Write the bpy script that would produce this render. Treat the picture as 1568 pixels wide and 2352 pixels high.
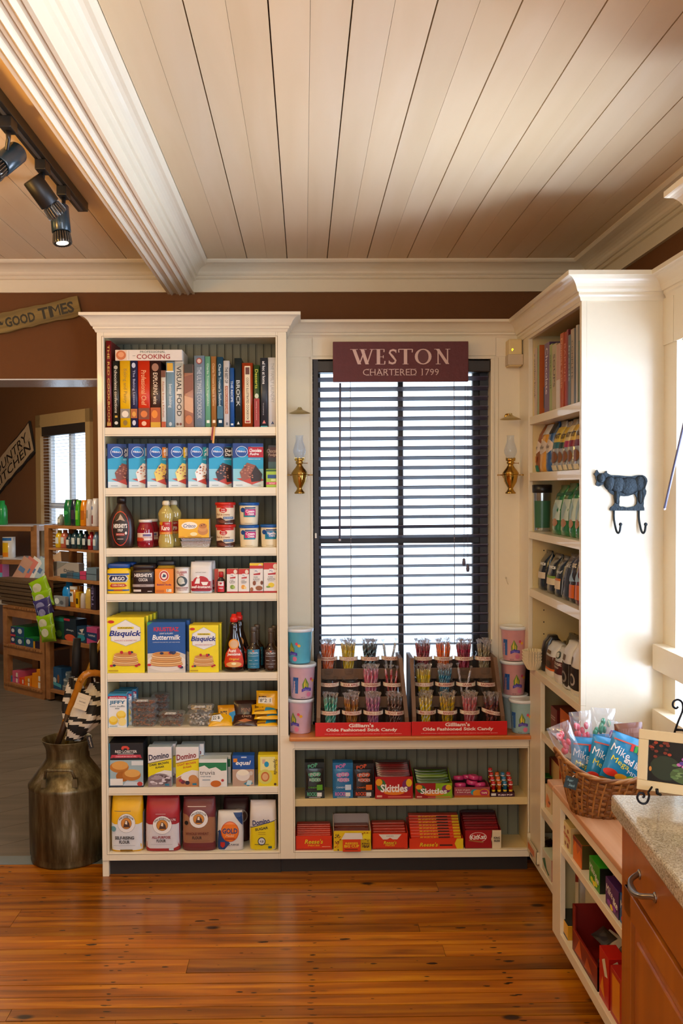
import bpy, bmesh, math, random
from mathutils import Matrix, Vector, geometry
random.seed(7)
for o in list(bpy.data.objects): bpy.data.objects.remove(o)
COL = bpy.context.scene.collection
R = math.radians
# ---------------------------------------------------------------- camera
FPX, PITCH, YAW, ROLL, SHX, EYE = 2200., R(1.5), R(.74), R(-.28), 57/2352, 1.62
cam = bpy.data.cameras.new('camera')
cam.lens = 36*FPX/2352; cam.sensor_width = 36; cam.shift_x = SHX; cam.clip_start = .05; cam.clip_end = 80
CAM = bpy.data.objects.new('camera', cam); COL.objects.link(CAM)
CR = Matrix.Rotation(-YAW, 3, 'Z') @ Matrix.Rotation(math.pi/2-PITCH, 3, 'X') @ Matrix.Rotation(ROLL, 3, 'Z')
CAM.matrix_world = Matrix.Translation((0, 0, EYE)) @ CR.to_4x4()
bpy.context.scene.camera = CAM
def ray(px, py): return CR @ Vector(((px-784+SHX*2352)/FPX, -(py-1176)/FPX, -1.))
def at(px, py, Y): d = ray(px, py); t = Y/d.y; return Vector((d.x*t, Y, EYE+d.z*t))
def atX(px, py, X): d = ray(px, py); t = X/d.x; return Vector((X, d.y*t, EYE+d.z*t))
def atZ(px, py, Z): d = ray(px, py); t = (Z-EYE)/d.z; return Vector((d.x*t, d.y*t, Z))
# ---------------------------------------------------------------- world, lights, exposure
sc = bpy.context.scene
sc.view_settings.view_transform = 'Standard'; sc.view_settings.look = 'None'
sc.view_settings.exposure = 0.32; sc.view_settings.gamma = 1.0; sc.view_settings.use_curve_mapping = False
W = bpy.data.worlds.new('sky'); sc.world = W; W.use_nodes = True
bg = W.node_tree.nodes['Background']; bg.inputs[0].default_value = (.86, .94, 1, 1); bg.inputs[1].default_value = 3.2
def area(name, loc, rot, sx, sy, power, color):
    l = bpy.data.lights.new(name, 'AREA'); l.shape = 'RECTANGLE'; l.size = sx; l.size_y = sy
    l.energy = power; l.color = color
    o = bpy.data.objects.new(name, l); COL.objects.link(o); o.location = loc; o.rotation_euler = rot; o['kind'] = 'helper'
    return o
DAY = (.76, .89, 1.12); WARM = (1, .71, .25)
area('daylight_right_window', (1.40, 2.74, 1.42), (R(90), 0, R(90)), .78, 1.65, 25, DAY)      # window between the tall cupboards
area('daylight_shop_window', (1.36, -.35, 1.45), (R(90), 0, R(90)), 1.9, 1.7, 80, DAY)       # shop window beside the camera
area('daylight_front_window', (-.9, -2.9, 1.5), (R(90), 0, R(180)), 2.2, 1.6, 15, DAY)       # front windows behind the camera
area('daylight_off_snowy_ground', (2.35, 2.74, .25), (0, R(128), 0), 1.8, 1.8, 165, (.92, .96, 1.04))  # light thrown up through the right window
area('daylight_off_ground_shop', (2.3, -.35, .35), (0, R(128), 0), 1.6, 2.0, 200, (.92, .96, 1.04))
def spot(name, loc, to, power, color, ang=70, blend=.6, rad=.05):
    l = bpy.data.lights.new(name, 'SPOT'); l.energy = power; l.color = color; l.spot_size = R(ang); l.spot_blend = blend; l.shadow_soft_size = rad
    o = bpy.data.objects.new(name, l); COL.objects.link(o); o.location = loc; o['kind'] = 'helper'
    o.rotation_euler = (Vector(to)-Vector(loc)).to_track_quat('-Z', 'Y').to_euler(); return o
def lamp(name, loc, power, color, rad=.12):
    l = bpy.data.lights.new(name, 'POINT'); l.energy = power; l.color = color; l.shadow_soft_size = rad
    o = bpy.data.objects.new(name, l); COL.objects.link(o); o.location = loc; o['kind'] = 'helper'; return o
lamp('warm_fill_shop', (-.1, .5, 2.3), 12, WARM, .2)  # unseen warm fill, added overhead to yellow the shadows
lamp('warm_fill_left', (-2.1, 2.6, 2.2), 9, WARM, .2)  # warm fill without a fitting, added for the left side
lamp('fill_far_room', (-2.6, 6.2, 2.35), 60, (1, .85, .62), .2)  # unseen fill light, added to brighten the far room
# ---------------------------------------------------------------- materials
MATS = {}
def srgb(h):
    h = h.lstrip('#'); c = [int(h[i:i+2], 16)/255 for i in (0, 2, 4)]
    return [x/12.92 if x <= .04045 else ((x+.055)/1.055)**2.4 for x in c]+[1]
def newmat(name):
    m = bpy.data.materials.new(name); m.use_nodes = True; nt = m.node_tree
    return m, nt, nt.nodes['Principled BSDF']
def node(nt, t, **kw):
    n = nt.nodes.new(t)
    for k, v in kw.items():
        if k in n.inputs.keys() if hasattr(n.inputs, 'keys') else False: n.inputs[k].default_value = v
        else: setattr(n, k, v)
    return n
def P(h, r=.45, m=0., key='print', coat=0, bump=0, bs=120, vary=.05, alpha=1, trans=0, sheen=0):
    """paint, card, plastic or metal with a slight mottling of its colour"""
    k = (h, r, m, key, coat, bump, bs, vary, alpha, trans)
    if k in MATS: return MATS[k]
    mt, nt, b = newmat(key+'_'+h.strip('#'))
    c = srgb(h)
    if vary:
        tc = nt.nodes.new('ShaderNodeTexCoord'); nz = nt.nodes.new('ShaderNodeTexNoise'); nz.inputs['Scale'].default_value = 35
        mx = nt.nodes.new('ShaderNodeMix'); mx.data_type = 'RGBA'
        nt.links.new(tc.outputs['Object'], nz.inputs['Vector']); nt.links.new(nz.outputs[0], mx.inputs[0])
        mx.inputs[6].default_value = [x*(1-vary) for x in c[:3]]+[1]; mx.inputs[7].default_value = [min(1, x*(1+vary)) for x in c[:3]]+[1]
        nt.links.new(mx.outputs[2], b.inputs['Base Color'])
    else: b.inputs['Base Color'].default_value = c
    b.inputs['Roughness'].default_value = r; b.inputs['Metallic'].default_value = m
    b.inputs['Coat Weight'].default_value = coat; b.inputs['Alpha'].default_value = alpha
    b.inputs['Transmission Weight'].default_value = trans
    if bump:
        tc = nt.nodes.new('ShaderNodeTexCoord'); nz = nt.nodes.new('ShaderNodeTexNoise'); nz.inputs['Scale'].default_value = bs; nz.inputs['Detail'].default_value = 3
        bp = nt.nodes.new('ShaderNodeBump'); bp.inputs['Strength'].default_value = bump; bp.inputs['Distance'].default_value = .004
        nt.links.new(tc.outputs['Object'], nz.inputs['Vector']); nt.links.new(nz.outputs[0], bp.inputs['Height']); nt.links.new(bp.outputs[0], b.inputs['Normal'])
    MATS[k] = mt; return mt
def clear(h='f4fbff', a=.22, key='clear_glass', r=.03, dif=.5, trl=0):
    """thin clear glass or film: mostly see-through, with a real gloss"""
    k = (h, a, key)
    if k in MATS: return MATS[k]
    mt, nt, b = newmat(key+'_'+h)
    nt.nodes.remove(b); out = nt.nodes['Material Output']
    t = nt.nodes.new('ShaderNodeBsdfTransparent'); t.inputs[0].default_value = srgb(h)
    g = nt.nodes.new('ShaderNodeBsdfGlossy'); g.inputs['Roughness'].default_value = r; g.inputs[0].default_value = (1, 1, 1, 1)
    d = nt.nodes.new('ShaderNodeBsdfTranslucent' if trl else 'ShaderNodeBsdfDiffuse'); d.inputs[0].default_value = srgb(h)
    m1 = nt.nodes.new('ShaderNodeMixShader'); m1.inputs[0].default_value = 1-dif
    lw = nt.nodes.new('ShaderNodeLayerWeight'); lw.inputs[0].default_value = .35
    ma = nt.nodes.new('ShaderNodeMath'); ma.operation = 'MULTIPLY_ADD'; ma.inputs[1].default_value = .38; ma.inputs[2].default_value = a
    m2 = nt.nodes.new('ShaderNodeMixShader')
    nt.links.new(d.outputs[0], m1.inputs[1]); nt.links.new(g.outputs[0], m1.inputs[2])
    nt.links.new(lw.outputs['Facing'], ma.inputs[0]); nt.links.new(ma.outputs[0], m2.inputs[0])
    nt.links.new(t.outputs[0], m2.inputs[1]); nt.links.new(m1.outputs[0], m2.inputs[2]); nt.links.new(m2.outputs[0], out.inputs[0])
    MATS[k] = mt; return mt
def emit(h, s, key='glow'):
    mt, nt, b = newmat(key); b.inputs['Base Color'].default_value = srgb(h)
    b.inputs['Emission Color'].default_value = srgb(h); b.inputs['Emission Strength'].default_value = s; return mt
def wood(key, a, b_, c_, axis='x', scale=9, rough=.35, knots=0, island=.25, coat=0, grain=26):
    """boards: stretched grain, a tone of its own for each board, dark knots and nail marks"""
    mt, nt, b = newmat(key); N = nt.nodes.new; L = nt.links.new
    tc = N('ShaderNodeTexCoord'); mp = N('ShaderNodeMapping'); ge = N('ShaderNodeNewGeometry')
    s = {'x': (1, grain, grain), 'y': (grain, 1, grain), 'z': (grain, grain, 1)}[axis]; mp.inputs['Scale'].default_value = s
    L(tc.outputs['Object'], mp.inputs[0])
    off = N('ShaderNodeVectorMath'); off.operation = 'ADD'; cmb = N('ShaderNodeCombineXYZ'); mul = N('ShaderNodeMath'); mul.operation = 'MULTIPLY'; mul.inputs[1].default_value = 37
    L(ge.outputs['Random Per Island'], mul.inputs[0]); L(mul.outputs[0], cmb.inputs[0]); L(mul.outputs[0], cmb.inputs[1]); L(mp.outputs[0], off.inputs[0]); L(cmb.outputs[0], off.inputs[1])
    nz = N('ShaderNodeTexNoise'); nz.inputs['Scale'].default_value = scale/6; nz.inputs['Detail'].default_value = 5; nz.inputs['Distortion'].default_value = .6
    L(off.outputs[0], nz.inputs['Vector'])
    cr = N('ShaderNodeValToRGB'); e = cr.color_ramp.elements; e[0].position = .28; e[0].color = srgb(a); e[1].position = .72; e[1].color = srgb(c_)
    m = e.new(.5); m.color = srgb(b_); L(nz.outputs[0], cr.inputs[0])
    hs = N('ShaderNodeHueSaturation'); ma = N('ShaderNodeMath'); ma.operation = 'MULTIPLY_ADD'; ma.inputs[1].default_value = island; ma.inputs[2].default_value = 1-island/2
    L(ge.outputs['Random Per Island'], ma.inputs[0]); L(ma.outputs[0], hs.inputs['Value']); L(cr.outputs[0], hs.inputs['Color'])
    last = hs.outputs[0]
    if knots:
        for (sx, sy, th, sc_) in ((1, 2.0, .075, 3.4), (1.1, 3.0, .05, 6.5), (.9, 2.4, .035, 13.)):
            mp2 = N('ShaderNodeMapping'); mp2.inputs['Scale'].default_value = (sx, sy, 1); L(tc.outputs['Object'], mp2.inputs[0])
            vo = N('ShaderNodeTexVoronoi'); vo.inputs['Scale'].default_value = sc_; L(mp2.outputs[0], vo.inputs['Vector'])
            r2 = N('ShaderNodeValToRGB'); q = r2.color_ramp.elements; q[0].position = th; q[0].color = (1, 1, 1, 1); q[1].position = th*1.7; q[1].color = (0, 0, 0, 1)
            L(vo.outputs['Distance'], r2.inputs[0])
            mx = N('ShaderNodeMix'); mx.data_type = 'RGBA'; L(r2.outputs[0], mx.inputs[0]); L(last, mx.inputs[6]); mx.inputs[7].default_value = srgb('2a1206'); last = mx.outputs[2]
        nz2 = N('ShaderNodeTexNoise'); nz2.inputs['Scale'].default_value = 2.2; nz2.inputs['Detail'].default_value = 6; mp3 = N('ShaderNodeMapping'); mp3.inputs['Scale'].default_value = (1, 6, 1)
        L(tc.outputs['Object'], mp3.inputs[0]); L(mp3.outputs[0], nz2.inputs['Vector'])
        r3 = N('ShaderNodeValToRGB'); q = r3.color_ramp.elements; q[0].position = .62; q[0].color = (0, 0, 0, 1); q[1].position = .78; q[1].color = (.7, .7, .7, 1); L(nz2.outputs[0], r3.inputs[0])
        mx = N('ShaderNodeMix'); mx.data_type = 'RGBA'; L(r3.outputs[0], mx.inputs[0]); L(last, mx.inputs[6]); mx.inputs[7].default_value = srgb('3a1806'); last = mx.outputs[2]
    L(last, b.inputs['Base Color']); b.inputs['Roughness'].default_value = rough; b.inputs['Coat Weight'].default_value = coat; b.inputs['Coat Roughness'].default_value = .15
    bp = N('ShaderNodeBump'); bp.inputs['Strength'].default_value = .12; bp.inputs['Distance'].default_value = .003; L(nz.outputs[0], bp.inputs['Height']); L(bp.outputs[0], b.inputs['Normal'])
    return mt
CREAM = P('eae0c8', .32, key='cream_paint', bump=.08, bs=60, vary=.02, coat=.15)
CREAM_SHADED = P('d6c08a', .45, key='cream_paint_shaded', bump=.08, bs=60, vary=.03)  # same cream paint, yellowed and darkened to put inside shade into the colour
BEAD = P('7c7c68', .5, key='sage_beadboard', vary=.04)
CEIL = wood('ceiling_boards', 'dcc49c', 'e1caa4', 'e5d0ae', 'y', 5, .42, 0, .06, grain=10)
BROWN = P('6e431b', .75, key='brown_wall_paint', bump=.25, bs=220, vary=.06)
FLOORM = wood('heart_pine_floor', '6a3806', 'a25a0a', 'c07e16', 'x', 10, .28, 1, .55, .2, grain=18)
GREYFL = wood('grey_floor_boards', '5c5650', '6a635c', '786f66', 'x', 8, .42, 0, .2, grain=12)
TOPW = wood('maple_counter', 'b8692a', 'c67a38', 'd08a48', 'x', 9, .28, 0, .12, .2)
TOPY = wood('maple_counter_glare', 'c08a60', 'cc9870', 'd6a680', 'y', 9, .28, 0, .12, .2)  # maple made paler so that window glare sits in its colour
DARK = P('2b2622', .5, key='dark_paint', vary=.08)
BLACK = P('14161a', .4, key='black_metal', vary=.05)
BRASS = P('c79a4a', .2, 1., key='brass', vary=.06)
CHERRY = wood('cherry_cabinet', '8a4a12', '9c5616', 'aa641c', 'z', 6, .3, 0, .1, .3, grain=10)
PINE = wood('pine_shelf', '8a5a32', '9c6a3e', 'ab794a', 'x', 6, .5, 0, .2, grain=14)
# ---------------------------------------------------------------- mesh builder
class G:
    def __init__(s): s.v = []; s.f = []; s.m = []; s.mats = []; s.sm = []; s.M = Matrix.Identity(4)
    def mi(s, mt):
        if mt not in s.mats: s.mats.append(mt)
        return s.mats.index(mt)
    def add(s, vs, fs, mt, smooth=False):
        b = len(s.v); i = s.mi(mt)
        s.v += [tuple(s.M @ Vector(p)) for p in vs]
        for f in fs: s.f.append([b+k for k in f]); s.m.append(i); s.sm.append(smooth)
        return s
    def box(s, x0, x1, y0, y1, z0, z1, mt, bev=0):
        if bev:
            bm = bmesh.new(); bmesh.ops.create_cube(bm, size=1)
            for v in bm.verts: v.co = Vector(((x0+x1)/2+v.co.x*(x1-x0), (y0+y1)/2+v.co.y*(y1-y0), (z0+z1)/2+v.co.z*(z1-z0)))
            bmesh.ops.bevel(bm, geom=bm.edges[:]+bm.verts[:], offset=bev, segments=2, affect='EDGES', profile=.5)
            bm.verts.index_update(); s.add([v.co[:] for v in bm.verts], [[v.index for v in f.verts] for f in bm.faces], mt); bm.free(); return s
        v = [(x, y, z) for x in (x0, x1) for y in (y0, y1) for z in (z0, z1)]
        return s.add(v, [(0, 1, 3, 2), (4, 6, 7, 5), (0, 4, 5, 1), (2, 3, 7, 6), (0, 2, 6, 4), (1, 5, 7, 3)], mt)
    def prism(s, pts, a0, a1, mt, axis='y'):
        """closed outline pts (2D) pushed along an axis: y -> (x,z), x -> (y,z), z -> (x,y)"""
        n = len(pts)
        def q(p, a): return {'y': (p[0], a, p[1]), 'x': (a, p[0], p[1]), 'z': (p[0], p[1], a)}[axis]
        vs = [q(p, a0) for p in pts]+[q(p, a1) for p in pts]
        fs = [(i, (i+1) % n, n+(i+1) % n, n+i) for i in range(n)]
        tr = geometry.tessellate_polygon([[Vector((p[0], p[1], 0)) for p in pts]])
        fs += [tuple(t) for t in tr]+[tuple(n+k for k in reversed(t)) for t in tr]
        return s.add(vs, fs, mt)
    def sweep(s, prof, path, mt, closed=False, up=Vector((0, 0, 1)), smooth=False):
        """profile (out, z) swept along a horizontal polyline with mitred corners; 'out' is to the right of travel"""
        n = len(path); rings = []
        for i, p in enumerate(path):
            p = Vector(p); d0 = (p-Vector(path[i-1])).normalized() if i else None; d1 = (Vector(path[i+1])-p).normalized() if i < n-1 else None
            d0 = d0 or d1; d1 = d1 or d0
            n0 = Vector((d0.y, -d0.x, 0)); n1 = Vector((d1.y, -d1.x, 0)); m = (n0+n1); m = m/max(.2, m.dot(n0)) if m.length > 1e-6 else n0
            rings.append([p+m*o+up*z for o, z in prof])
        k = len(prof); vs = [tuple(q) for r in rings for q in r]
        fs = [(i*k+j, i*k+(j+1) % k, (i+1)*k+(j+1) % k, (i+1)*k+j) for i in range(n-1) for j in range(k)]
        tr = geometry.tessellate_polygon([[Vector((a, b, 0)) for a, b in prof]])
        fs += [tuple(t) for t in tr]+[tuple((n-1)*k+q for q in t) for t in tr]
        return s.add(vs, fs, mt, smooth)
    def lathe(s, prof, mt, n=24, c=(0, 0, 0), smooth=True, a0=0, a1=360):
        full = abs(a1-a0) >= 360; cols = n if full else n+1; vs = []
        for i in range(cols):
            a = R(a0+(a1-a0)*i/n); vs += [(c[0]+r*math.cos(a), c[1]+r*math.sin(a), c[2]+z) for r, z in prof]
        k = len(prof); fs = []
        for i in range(n):
            j = (i+1) % cols if full else i+1
            for q in range(k-1): fs.append((i*k+q, j*k+q, j*k+q+1, i*k+q+1))
        return s.add(vs, fs, mt, smooth)
    def tube(s, pts, rad, mt, n=8, smooth=True, cap=True):
        pts = [Vector(p) for p in pts]; rr = rad if isinstance(rad, (list, tuple)) else [rad]*len(pts); vs = []; ref = None
        for i, p in enumerate(pts):
            t = (pts[min(i+1, len(pts)-1)]-pts[max(i-1, 0)]).normalized()
            if ref is None: ref = Vector((0, 0, 1)) if abs(t.z) < .9 else Vector((1, 0, 0))
            u = t.cross(ref).normalized(); w = t.cross(u).normalized(); ref = -w if (-w).dot(ref) > 0 else w
            u = t.cross(ref).normalized(); w = u.cross(t)
            vs += [tuple(p+(u*math.cos(2*math.pi*k/n)+w*math.sin(2*math.pi*k/n))*rr[i]) for k in range(n)]
        fs = [(i*n+k, i*n+(k+1) % n, (i+1)*n+(k+1) % n, (i+1)*n+k) for i in range(len(pts)-1) for k in range(n)]
        if cap: fs += [tuple(range(n))[::-1], tuple((len(pts)-1)*n+k for k in range(n))]
        return s.add(vs, fs, mt, smooth)
    def disc(s, c, r, mt, n=20, axis='z'):
        vs = [(c[0]+r*math.cos(2*math.pi*k/n), c[1]+r*math.sin(2*math.pi*k/n), c[2]) if axis == 'z' else (c[0]+r*math.cos(2*math.pi*k/n), c[1], c[2]+r*math.sin(2*math.pi*k/n)) for k in range(n)]
        return s.add(vs, [tuple(range(n))], mt)
    def ball(s, c, r, mt, n=10, sq=(1, 1, 1)):
        vs = []; fs = []
        for i in range(n+1):
            th = math.pi*i/n
            for k in range(n): a = 2*math.pi*k/n; vs.append((c[0]+r*sq[0]*math.sin(th)*math.cos(a), c[1]+r*sq[1]*math.sin(th)*math.sin(a), c[2]+r*sq[2]*math.cos(th)))
        for i in range(n):
            for k in range(n): fs.append((i*n+k, (i+1)*n+k, (i+1)*n+(k+1) % n, i*n+(k+1) % n))
        return s.add(vs, fs, mt, True)
    def build(s, name, parent=None, loc=None, rz=0, **tags):
        me = bpy.data.meshes.new(name); me.from_pydata(s.v, [], s.f)
        for m in s.mats: me.materials.append(m)
        me.polygons.foreach_set('material_index', s.m); me.polygons.foreach_set('use_smooth', s.sm); me.update()
        bm = bmesh.new(); bm.from_mesh(me); bmesh.ops.recalc_face_normals(bm, faces=bm.faces) if tags.pop('fixn', True) else None
        bm.to_mesh(me); bm.free()
        o = bpy.data.objects.new(name, me); COL.objects.link(o)
        if parent: o.parent = parent
        if loc is not None: o.location = loc
        o.rotation_euler.z = rz
        for k, v in tags.items(): o[k] = v
        return o
def smooth(pts, n=5):
    P_ = [Vector(p) for p in pts]; P_ = [P_[0]]+P_+[P_[-1]]; out = []
    for i in range(1, len(P_)-2):
        a, b, c, d = P_[i-1:i+3]
        for k in range(n): t = k/n; out.append(.5*((2*b)+(c-a)*t+(2*a-5*b+4*c-d)*t*t+(3*b-a-3*c+d)*t**3))
    return out+[P_[-1]]
def thing(name, label, cat, loc=(0, 0, 0), rz=0, group=None):
    o = bpy.data.objects.new(name, None); COL.objects.link(o); o.location = loc; o.rotation_euler.z = rz; o.empty_display_size = .05
    o['label'] = label; o['category'] = cat
    if group: o['group'] = group
    return o
def dup(src, loc, label=None, rz=None, name=None, group=None):
    o = src.copy(); COL.objects.link(o); o.location = loc
    if rz is not None: o.rotation_euler.z = rz
    if label: o['label'] = label
    if group: o['group'] = group
    for ch in list(src.children):
        c = ch.copy(); COL.objects.link(c); c.parent = o
        for g2 in list(ch.children): d = g2.copy(); COL.objects.link(d); d.parent = c
    return o
# ---------------------------------------------------------------- printed art on packages
_TC = {}
def glyphs(txt, shear=0, bold=0):
    k = (txt, shear, bold)
    if k in _TC: return _TC[k]
    cu = bpy.data.curves.new('t', 'FONT'); cu.body = txt; cu.resolution_u = 2; cu.shear = shear; cu.offset = bold
    ob = bpy.data.objects.new('t', cu); me = bpy.data.meshes.new_from_object(ob)
    vs = [v.co.xy[:] for v in me.vertices]; fs = [tuple(p.vertices) for p in me.polygons]
    bpy.data.objects.remove(ob); bpy.data.meshes.remove(me); bpy.data.curves.remove(cu)
    xs = [v[0] for v in vs] or [0, 1]; ys = [v[1] for v in vs] or [0, 1]; a, b, c, d = min(xs), max(xs), min(ys), max(ys)
    vs = [((x-a)/(b-a or 1)-.5, (y-c)/(d-c or 1)-.5) for x, y in vs]
    _TC[k] = (vs, fs); return _TC[k]
def art(g, cmds, f, curved=False, lift=.0004, start=1, clip=True):
    """commands in (u,v): r rect, e ellipse, p polygon, t text; f(u,v,lift) gives the point on the package"""
    for i, c in enumerate(cmds):
        h = lift*(i*.5+start); k = c[0]
        if k == 't':
            _, txt, cu, cv, w, hh, col = c[:7]; o = c[7] if len(c) > 7 else {}
            vs, fs = glyphs(txt, o.get('sh', 0), min(.03, o.get('b', .012)) if 'M' not in txt else min(0, o.get('b', 0))); a = R(o.get('rot', 0)); ar = o.get('ar', 1.)
            if abs(o.get('rot', 0)) == 90: vs = [(y*hh*math.sin(-a)*-1 if 0 else (y*w*(1 if a < 0 else -1)), x*hh*(-1 if a < 0 else 1)) for x, y in vs]
            else: vs = [((x*w)*math.cos(a)-(y*hh)*math.sin(a)*ar, (x*w)*math.sin(a)/ar+(y*hh)*math.cos(a)) for x, y in vs]
            arc = o.get('arc', 0)
            g.add([f(cu+x, cv+y-arc*(x/w)**2*4, h) for x, y in vs], fs, P(col, .4), False); continue
        if k == 'r': u0, v0, u1, v1 = c[1:5]; pts = [(u0, v0), (u1, v0), (u1, v1), (u0, v1)]
        elif k == 'e':
            cu, cv, ru, rv = c[1:5]; n = 20; pts = [(cu+ru*math.cos(2*math.pi*q/n), cv+rv*math.sin(2*math.pi*q/n)) for q in range(n)]
        else: pts = c[1]
        if clip: pts = [(min(1, max(0, u)), min(1, max(0, v))) for u, v in pts]; u0, u1, v0, v1 = min(p[0] for p in pts), max(p[0] for p in pts), min(p[1] for p in pts), max(p[1] for p in pts)
        if not curved: g.add([f(u, v, h) for u, v in pts], [tuple(range(len(pts)))] if k != 'p' else [tuple(t) for t in geometry.tessellate_polygon([[Vector((u, v, 0)) for u, v in pts]])], P(c[-1], .4), False); continue
        if k == 'r':
            nu = max(1, int((u1-u0)/.07)); nv = max(1, int((v1-v0)/.1)); g2 = [(u0+(u1-u0)*a/nu, v0+(v1-v0)*b/nv) for b in range(nv+1) for a in range(nu+1)]
            g.add([f(u, v, h) for u, v in g2], [(b*(nu+1)+a, b*(nu+1)+a+1, (b+1)*(nu+1)+a+1, (b+1)*(nu+1)+a) for b in range(nv) for a in range(nu)], P(c[-1], .4), False); continue
        tr = [[pts[q] for q in t] for t in geometry.tessellate_polygon([[Vector((u, v, 0)) for u, v in pts]])]
        L = max(max(abs(t[a][0]-t[b][0]) for a, b in ((0, 1), (1, 2), (2, 0))) for t in tr)
        for _ in range(min(4, max(0, math.ceil(math.log2(L/.07))))):
            nt = []
            for a, b, c_ in tr:
                ab, bc, ca = [((p[0]+q[0])/2, (p[1]+q[1])/2) for p, q in ((a, b), (b, c_), (c_, a))]
                nt += [(a, ab, ca), (ab, b, bc), (ca, bc, c_), (ab, bc, ca)]
            tr = nt
        g.add([f(u, v, h) for t in tr for u, v in t], [(3*q, 3*q+1, 3*q+2) for q in range(len(tr))], P(c[-1], .4), False)
def face(w, h, y0): return lambda u, v, l: ((u-.5)*w, y0-l, v*h)
def sidef(x0, d, h, sgn=1):   # the side of a box: u runs front to back on the right side
    return lambda u, v, l: (x0+sgn*l, (u if sgn > 0 else 1-u)*d, v*h)
class Body:
    """a soft or turned pack: sections (z, half width, half depth, y offset) with a superellipse outline"""
    def __init__(s, sec, p=2.): s.sec = sec; s.p = p; s.h = sec[-1][0]; s.w = 2*max(q[1] for q in sec)
    def at(s, z):
        S = s.sec
        for a, b in zip(S, S[1:]):
            if z <= b[0]:
                t = (z-a[0])/max(1e-9, b[0]-a[0]); t = min(1, max(0, t)); return [a[i]+(b[i]-a[i])*t for i in range(1, len(a))]
        return list(S[-1][1:])
    def f(s, z0=0, z1=None, span=None):
        z1 = s.h if z1 is None else z1; span = span or s.w
        def q(u, v, l):
            z = z0+v*(z1-z0); a = s.at(z); hw, hd = a[0], a[1]; yo = a[2] if len(a) > 2 else 0; x = (u-.5)*span; t = min(.999, abs(x)/max(1e-6, hw)); x = math.copysign(t*hw, x)
            return (x, yo-hd*(1-t**s.p)**(1/s.p)-l, z)
        return q
    def mesh(s, g, mt, n=32, cap=True, rip=0, seed=1):
        rnd = random.Random(seed); vs = []
        for q in s.sec:
            z, hw, hd = q[:3]; yo = q[3] if len(q) > 3 else 0
            for k in range(n):
                a = 2*math.pi*k/n; c, sn = math.cos(a), math.sin(a); e = 2/s.p; j = 1+rip*(rnd.random()-.5)
                vs.append((math.copysign(abs(c)**e, c)*hw*j, yo+math.copysign(abs(sn)**e, sn)*hd*j, z+rip*.02*(rnd.random()-.5)))
        m = len(s.sec); fs = [(i*n+k, i*n+(k+1) % n, (i+1)*n+(k+1) % n, (i+1)*n+k) for i in range(m-1) for k in range(n)]
        if cap: fs += [tuple(range(n))[::-1], tuple((m-1)*n+k for k in range(n))]
        g.add(vs, fs, mt, True); return s
# ================================================================ THE ROOM
YF, XR, YW, YS, XS, XW, ZC = 3.96, .935, 4.33, 4.15, 1.215, 1.30, 2.62   # shelf fronts, right fronts, back wall, window surround, right surround, right wall, ceiling
ST = dict(kind='structure')
g = G(); rows = [4.10, 4.0, 3.878, 3.78, 3.655, 3.51, 3.437, 3.337, 3.254, 3.159, 3.09, 3.015, 2.95, 2.88]
while rows[-1] > -3: rows.append(rows[-1]-random.choice((.07, .085, .095, .1, .12)))
rn = random.Random(3)
for a, b in zip(rows, rows[1:]):
    x = -4.2; 
    while x < 1.5:
        l = rn.uniform(1.6, 3.4); g.box(x, min(1.6, x+l)-.0015, b+random.choice((.002, .003, .0045)), a, -.03, 0, FLOORM); x += l
g.box(-4.2, 1.6, -3, 4.11, -.035, -.016, P('0d0906', .9, key='floor_gap')); g.box(-.85, 1.6, 4.10, YW, -.03, -.002, DARK)
NS = P('2a1608', .5, key='nail_stain'); rn = random.Random(12); zf = .0002
def blot(x, y, a, b): g.add([(x+a*math.cos(t)*(1+.2*math.sin(3*t+x*9)), y+b*math.sin(t)*(1+.2*math.cos(2*t+y*7)), zf) for t in [2*math.pi*k/10 for k in range(10)]], [tuple(range(10))], NS)
for a, b in zip(rows, rows[1:]):
    if b < .8: break
    for jx in (-2.5, -1.9, -1.26, -.63, .02, .66, 1.3):
        for q in (.25, .72):
            if rn.random() < .82: blot(jx+rn.uniform(-.012, .012), b+(a-b)*q, rn.uniform(.007, .014), rn.uniform(.002, .0042))
    for _ in range(9): s_ = rn.choice((.005, .006, .008, .012, .02)); blot(rn.uniform(-3, 1.2), b+(a-b)*rn.uniform(.2, .8), s_, s_*.3)
g.build('floor', **ST)
g = G(); x = -6.5                                   # grey boards of the far room, laid at an angle
Mr = Matrix.Translation((-2.5, 6.5, 0)) @ Matrix.Rotation(R(38), 4, 'Z')
g.M = Mr
bm = bmesh.new()
for i in range(34):
    y = -3.8+i*.22; r_ = bmesh.ops.create_cube(bm, size=1, matrix=Mr @ Matrix.Translation((0, y, -.036)) @ Matrix.Diagonal((13, .217, .048, 1)))
for co, no in (((-.55, 0, 0), (1, 0, 0)), ((0, YW-.13, 0), (0, -1, 0))): bmesh.ops.bisect_plane(bm, geom=bm.verts[:]+bm.edges[:]+bm.faces[:], plane_co=co, plane_no=no, clear_outer=True)
g.M = Matrix.Identity(4); bm.verts.index_update(); g.add([v.co[:] for v in bm.verts], [[v.index for v in f.verts] for f in bm.faces], GREYFL); bm.free()
g.M = Matrix.Identity(4); g.box(-4.2, -.5, 4.105, 4.20, -.03, .0, P('6d7a84', .5, key='threshold'))
g.build('floor_far_room', kind='structure')
g = G(); x0 = .018-.175*24
for i in range(70):
    a = x0+i*.0875
    if a > 1.35: break
    gap = .0017 if i % 2 else .0004
    g.box(a+gap, a+.0875-(.0017 if (i+1) % 2 else .0004), -3, 4.4, ZC, ZC+.02, CEIL)
g.box(-4.2, 1.6, -3, 4.4, ZC+.02, ZC+.06, P('3a2412', .9, key='ceiling_shadow_gap'))
g.build('ceiling', **ST)
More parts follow.
